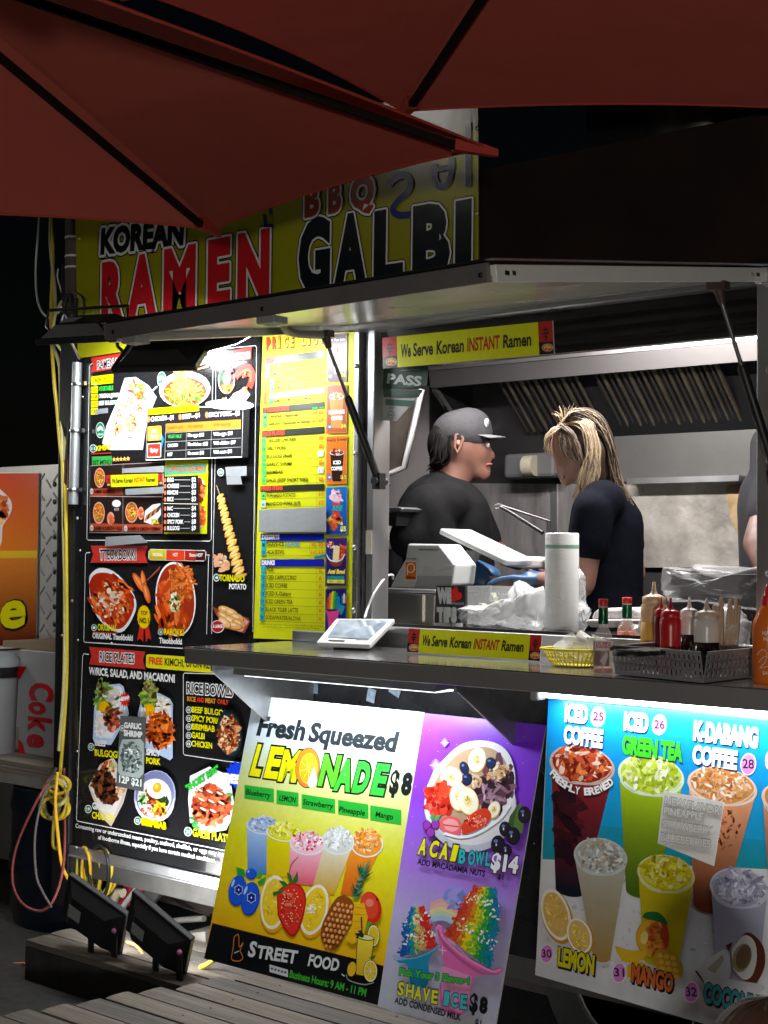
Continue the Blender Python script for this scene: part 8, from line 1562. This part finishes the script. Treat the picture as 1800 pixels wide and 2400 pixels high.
# dark blue barrel
ba = thing('water_barrel', 'dark blue plastic barrel standing below the plank shelf', 'barrel', onY(60, 2300, .1)); r0_ = .30; bxx = onY(60, 2000, .0).x-.03
BM = mat('dark_blue_barrel', (.006, .009, .018), .28, var=.4, vscale=7, bump=.1, bscale=6)
mb = MB(); ztop = zsh-.1; mb.lathe([(r0_*.95, 0), (r0_*.98, .04), (r0_, .06), (r0_, .2), (r0_*1.03, .215), (r0_*1.03, .235), (r0_, .25), (r0_*1.03, .265), (r0_*1.0, .285), (r0_, ztop-.1), (r0_*1.03, ztop-.08), (r0_*.98, ztop)], (bxx, .32, 0), 40); mb.build('drum', BM, ba)
# junk beneath the truck
k8 = lambda x, y: (150+x/4.046, 2050+y/4.046)
def junk_tube(nm, lab, cat, pts, r, m, y): P = [onY(*k8(*p), y) for p in pts]; mb = MB(); mb.tube(P, r, 8); return tag(mb.build(nm, m, None), lab, cat)
fu = thing('folded_umbrella', 'folded red and white umbrella lying under the truck', 'umbrella', onY(*k8(600, 330), .12))
for k, (c_, pts) in enumerate(((0, [(560, 90), (660, 100), (480, 330), (430, 300)]), (1, [(665, 105), (705, 115), (540, 330), (470, 360)]), (0, [(710, 115), (760, 125), (640, 280), (560, 320)]), (1, [(480, 85), (555, 92), (440, 250), (400, 200)]))):
    mb = MB(); mb.prism([onY(*k8(*p), .12+.015*k) for p in pts], (0, .03, 0)); mb.build('canopy_fold', (mat('red_fold', (.32, .02, .03), .6), mat('white_fold', (.5, .5, .47), .6))[c_], fu, bevel=.006)
junk_tube('bent_pipe', 'cream plastic pipe elbow under the truck', 'pipe', [(450, 280), (520, 160), (560, 175)], .018, mat('cream_pipe', (.55, .48, .33), .5), .08)
junk_tube('drain_pipe', 'pale drain pipe lying flat under the truck', 'pipe', [(930, 455), (1120, 430), (1330, 415)], .012, mat('dusty_pipe', (.32, .30, .26), .6, var=.3), .25)
mb = MB(); mb.prism([onY(*k8(*p), .15) for p in ((620, 230), (820, 130), (910, 190), (760, 360), (640, 370))], (0, .02, 0)); tag(mb.build('metal_offcut', mat('dusty_metal', (.16, .15, .14), .5, .5, var=.5, vscale=14)), 'dusty curved metal offcut lying under the truck', 'metal sheet')
mb = MB(); mb.prism([onY(*k8(*p), .3) for p in ((980, 190), (1250, 240), (1390, 300), (1380, 400), (1200, 340), (1060, 290))], (0, .06, 0)); tag(mb.build('axle_bracket', mat('rusty_chassis', (.05, .035, .028))), 'rusty axle bracket under the truck skirt', 'bracket')
mb = MB(); mb.prism([onY(*k8(*p), .06) for p in ((1050, 570), (1340, 540), (1345, 740), (1180, 700))], (0, .2, 0)); tag(mb.build('concrete_block', mat('chipped_concrete', (.28, .26, .22), .85, var=.4, vscale=12, bump=.6, bscale=30)), 'chipped concrete block under the truck behind the second floodlight', 'block')
px_tube('extension_cord', 'lit orange cord curving between the two floodlights', 'cord', [(298, 2208, -.2), (318, 2216, -.2), (332, 2232, -.22), (345, 2262, -.24)], .006, mat('orange_cord', (.6, .25, .08), .5))
px_tube('extension_cord', 'orange cord lying on the asphalt left of the plank step', 'cord', [(-60, 2262, -.25), (0, 2260, -.28), (60, 2258, -.28)], .006, mat('orange_cord', (.6, .25, .08)))
mb = MB(); q = onZ(525, 2262, .14); mb.lathe([(.012, 0), (.018, .05), (.012, .1)], q+V3((.0, .2, 0)), 10); tag(mb.build('yellow_strap_buckle', BLACK), 'black buckle lying behind the lemonade board foot', 'buckle')
px_tube('yellow_strap', 'yellow strap end under the lemonade board corner', 'strap', [(470, 2268, -.22), (490, 2258, -.22), (512, 2240, -.22), (520, 2225, -.22)], .009, YC)
px_tube('shelf_wire', 'white wire drooping under the left end of the shelf', 'cable', [(640, 1588, -.06), (648, 1605, -.06), (655, 1636, -.05)], .004, WC)
px_tube('ceiling_chain', 'thin brass chain hanging beside the left shelf bracket', 'chain', [(592, 1590, -.1), (592, 1620, -.1), (590, 1668, -.1)], .003, mat('brass_chain', (.5, .42, .2), .3, .8), n=5)
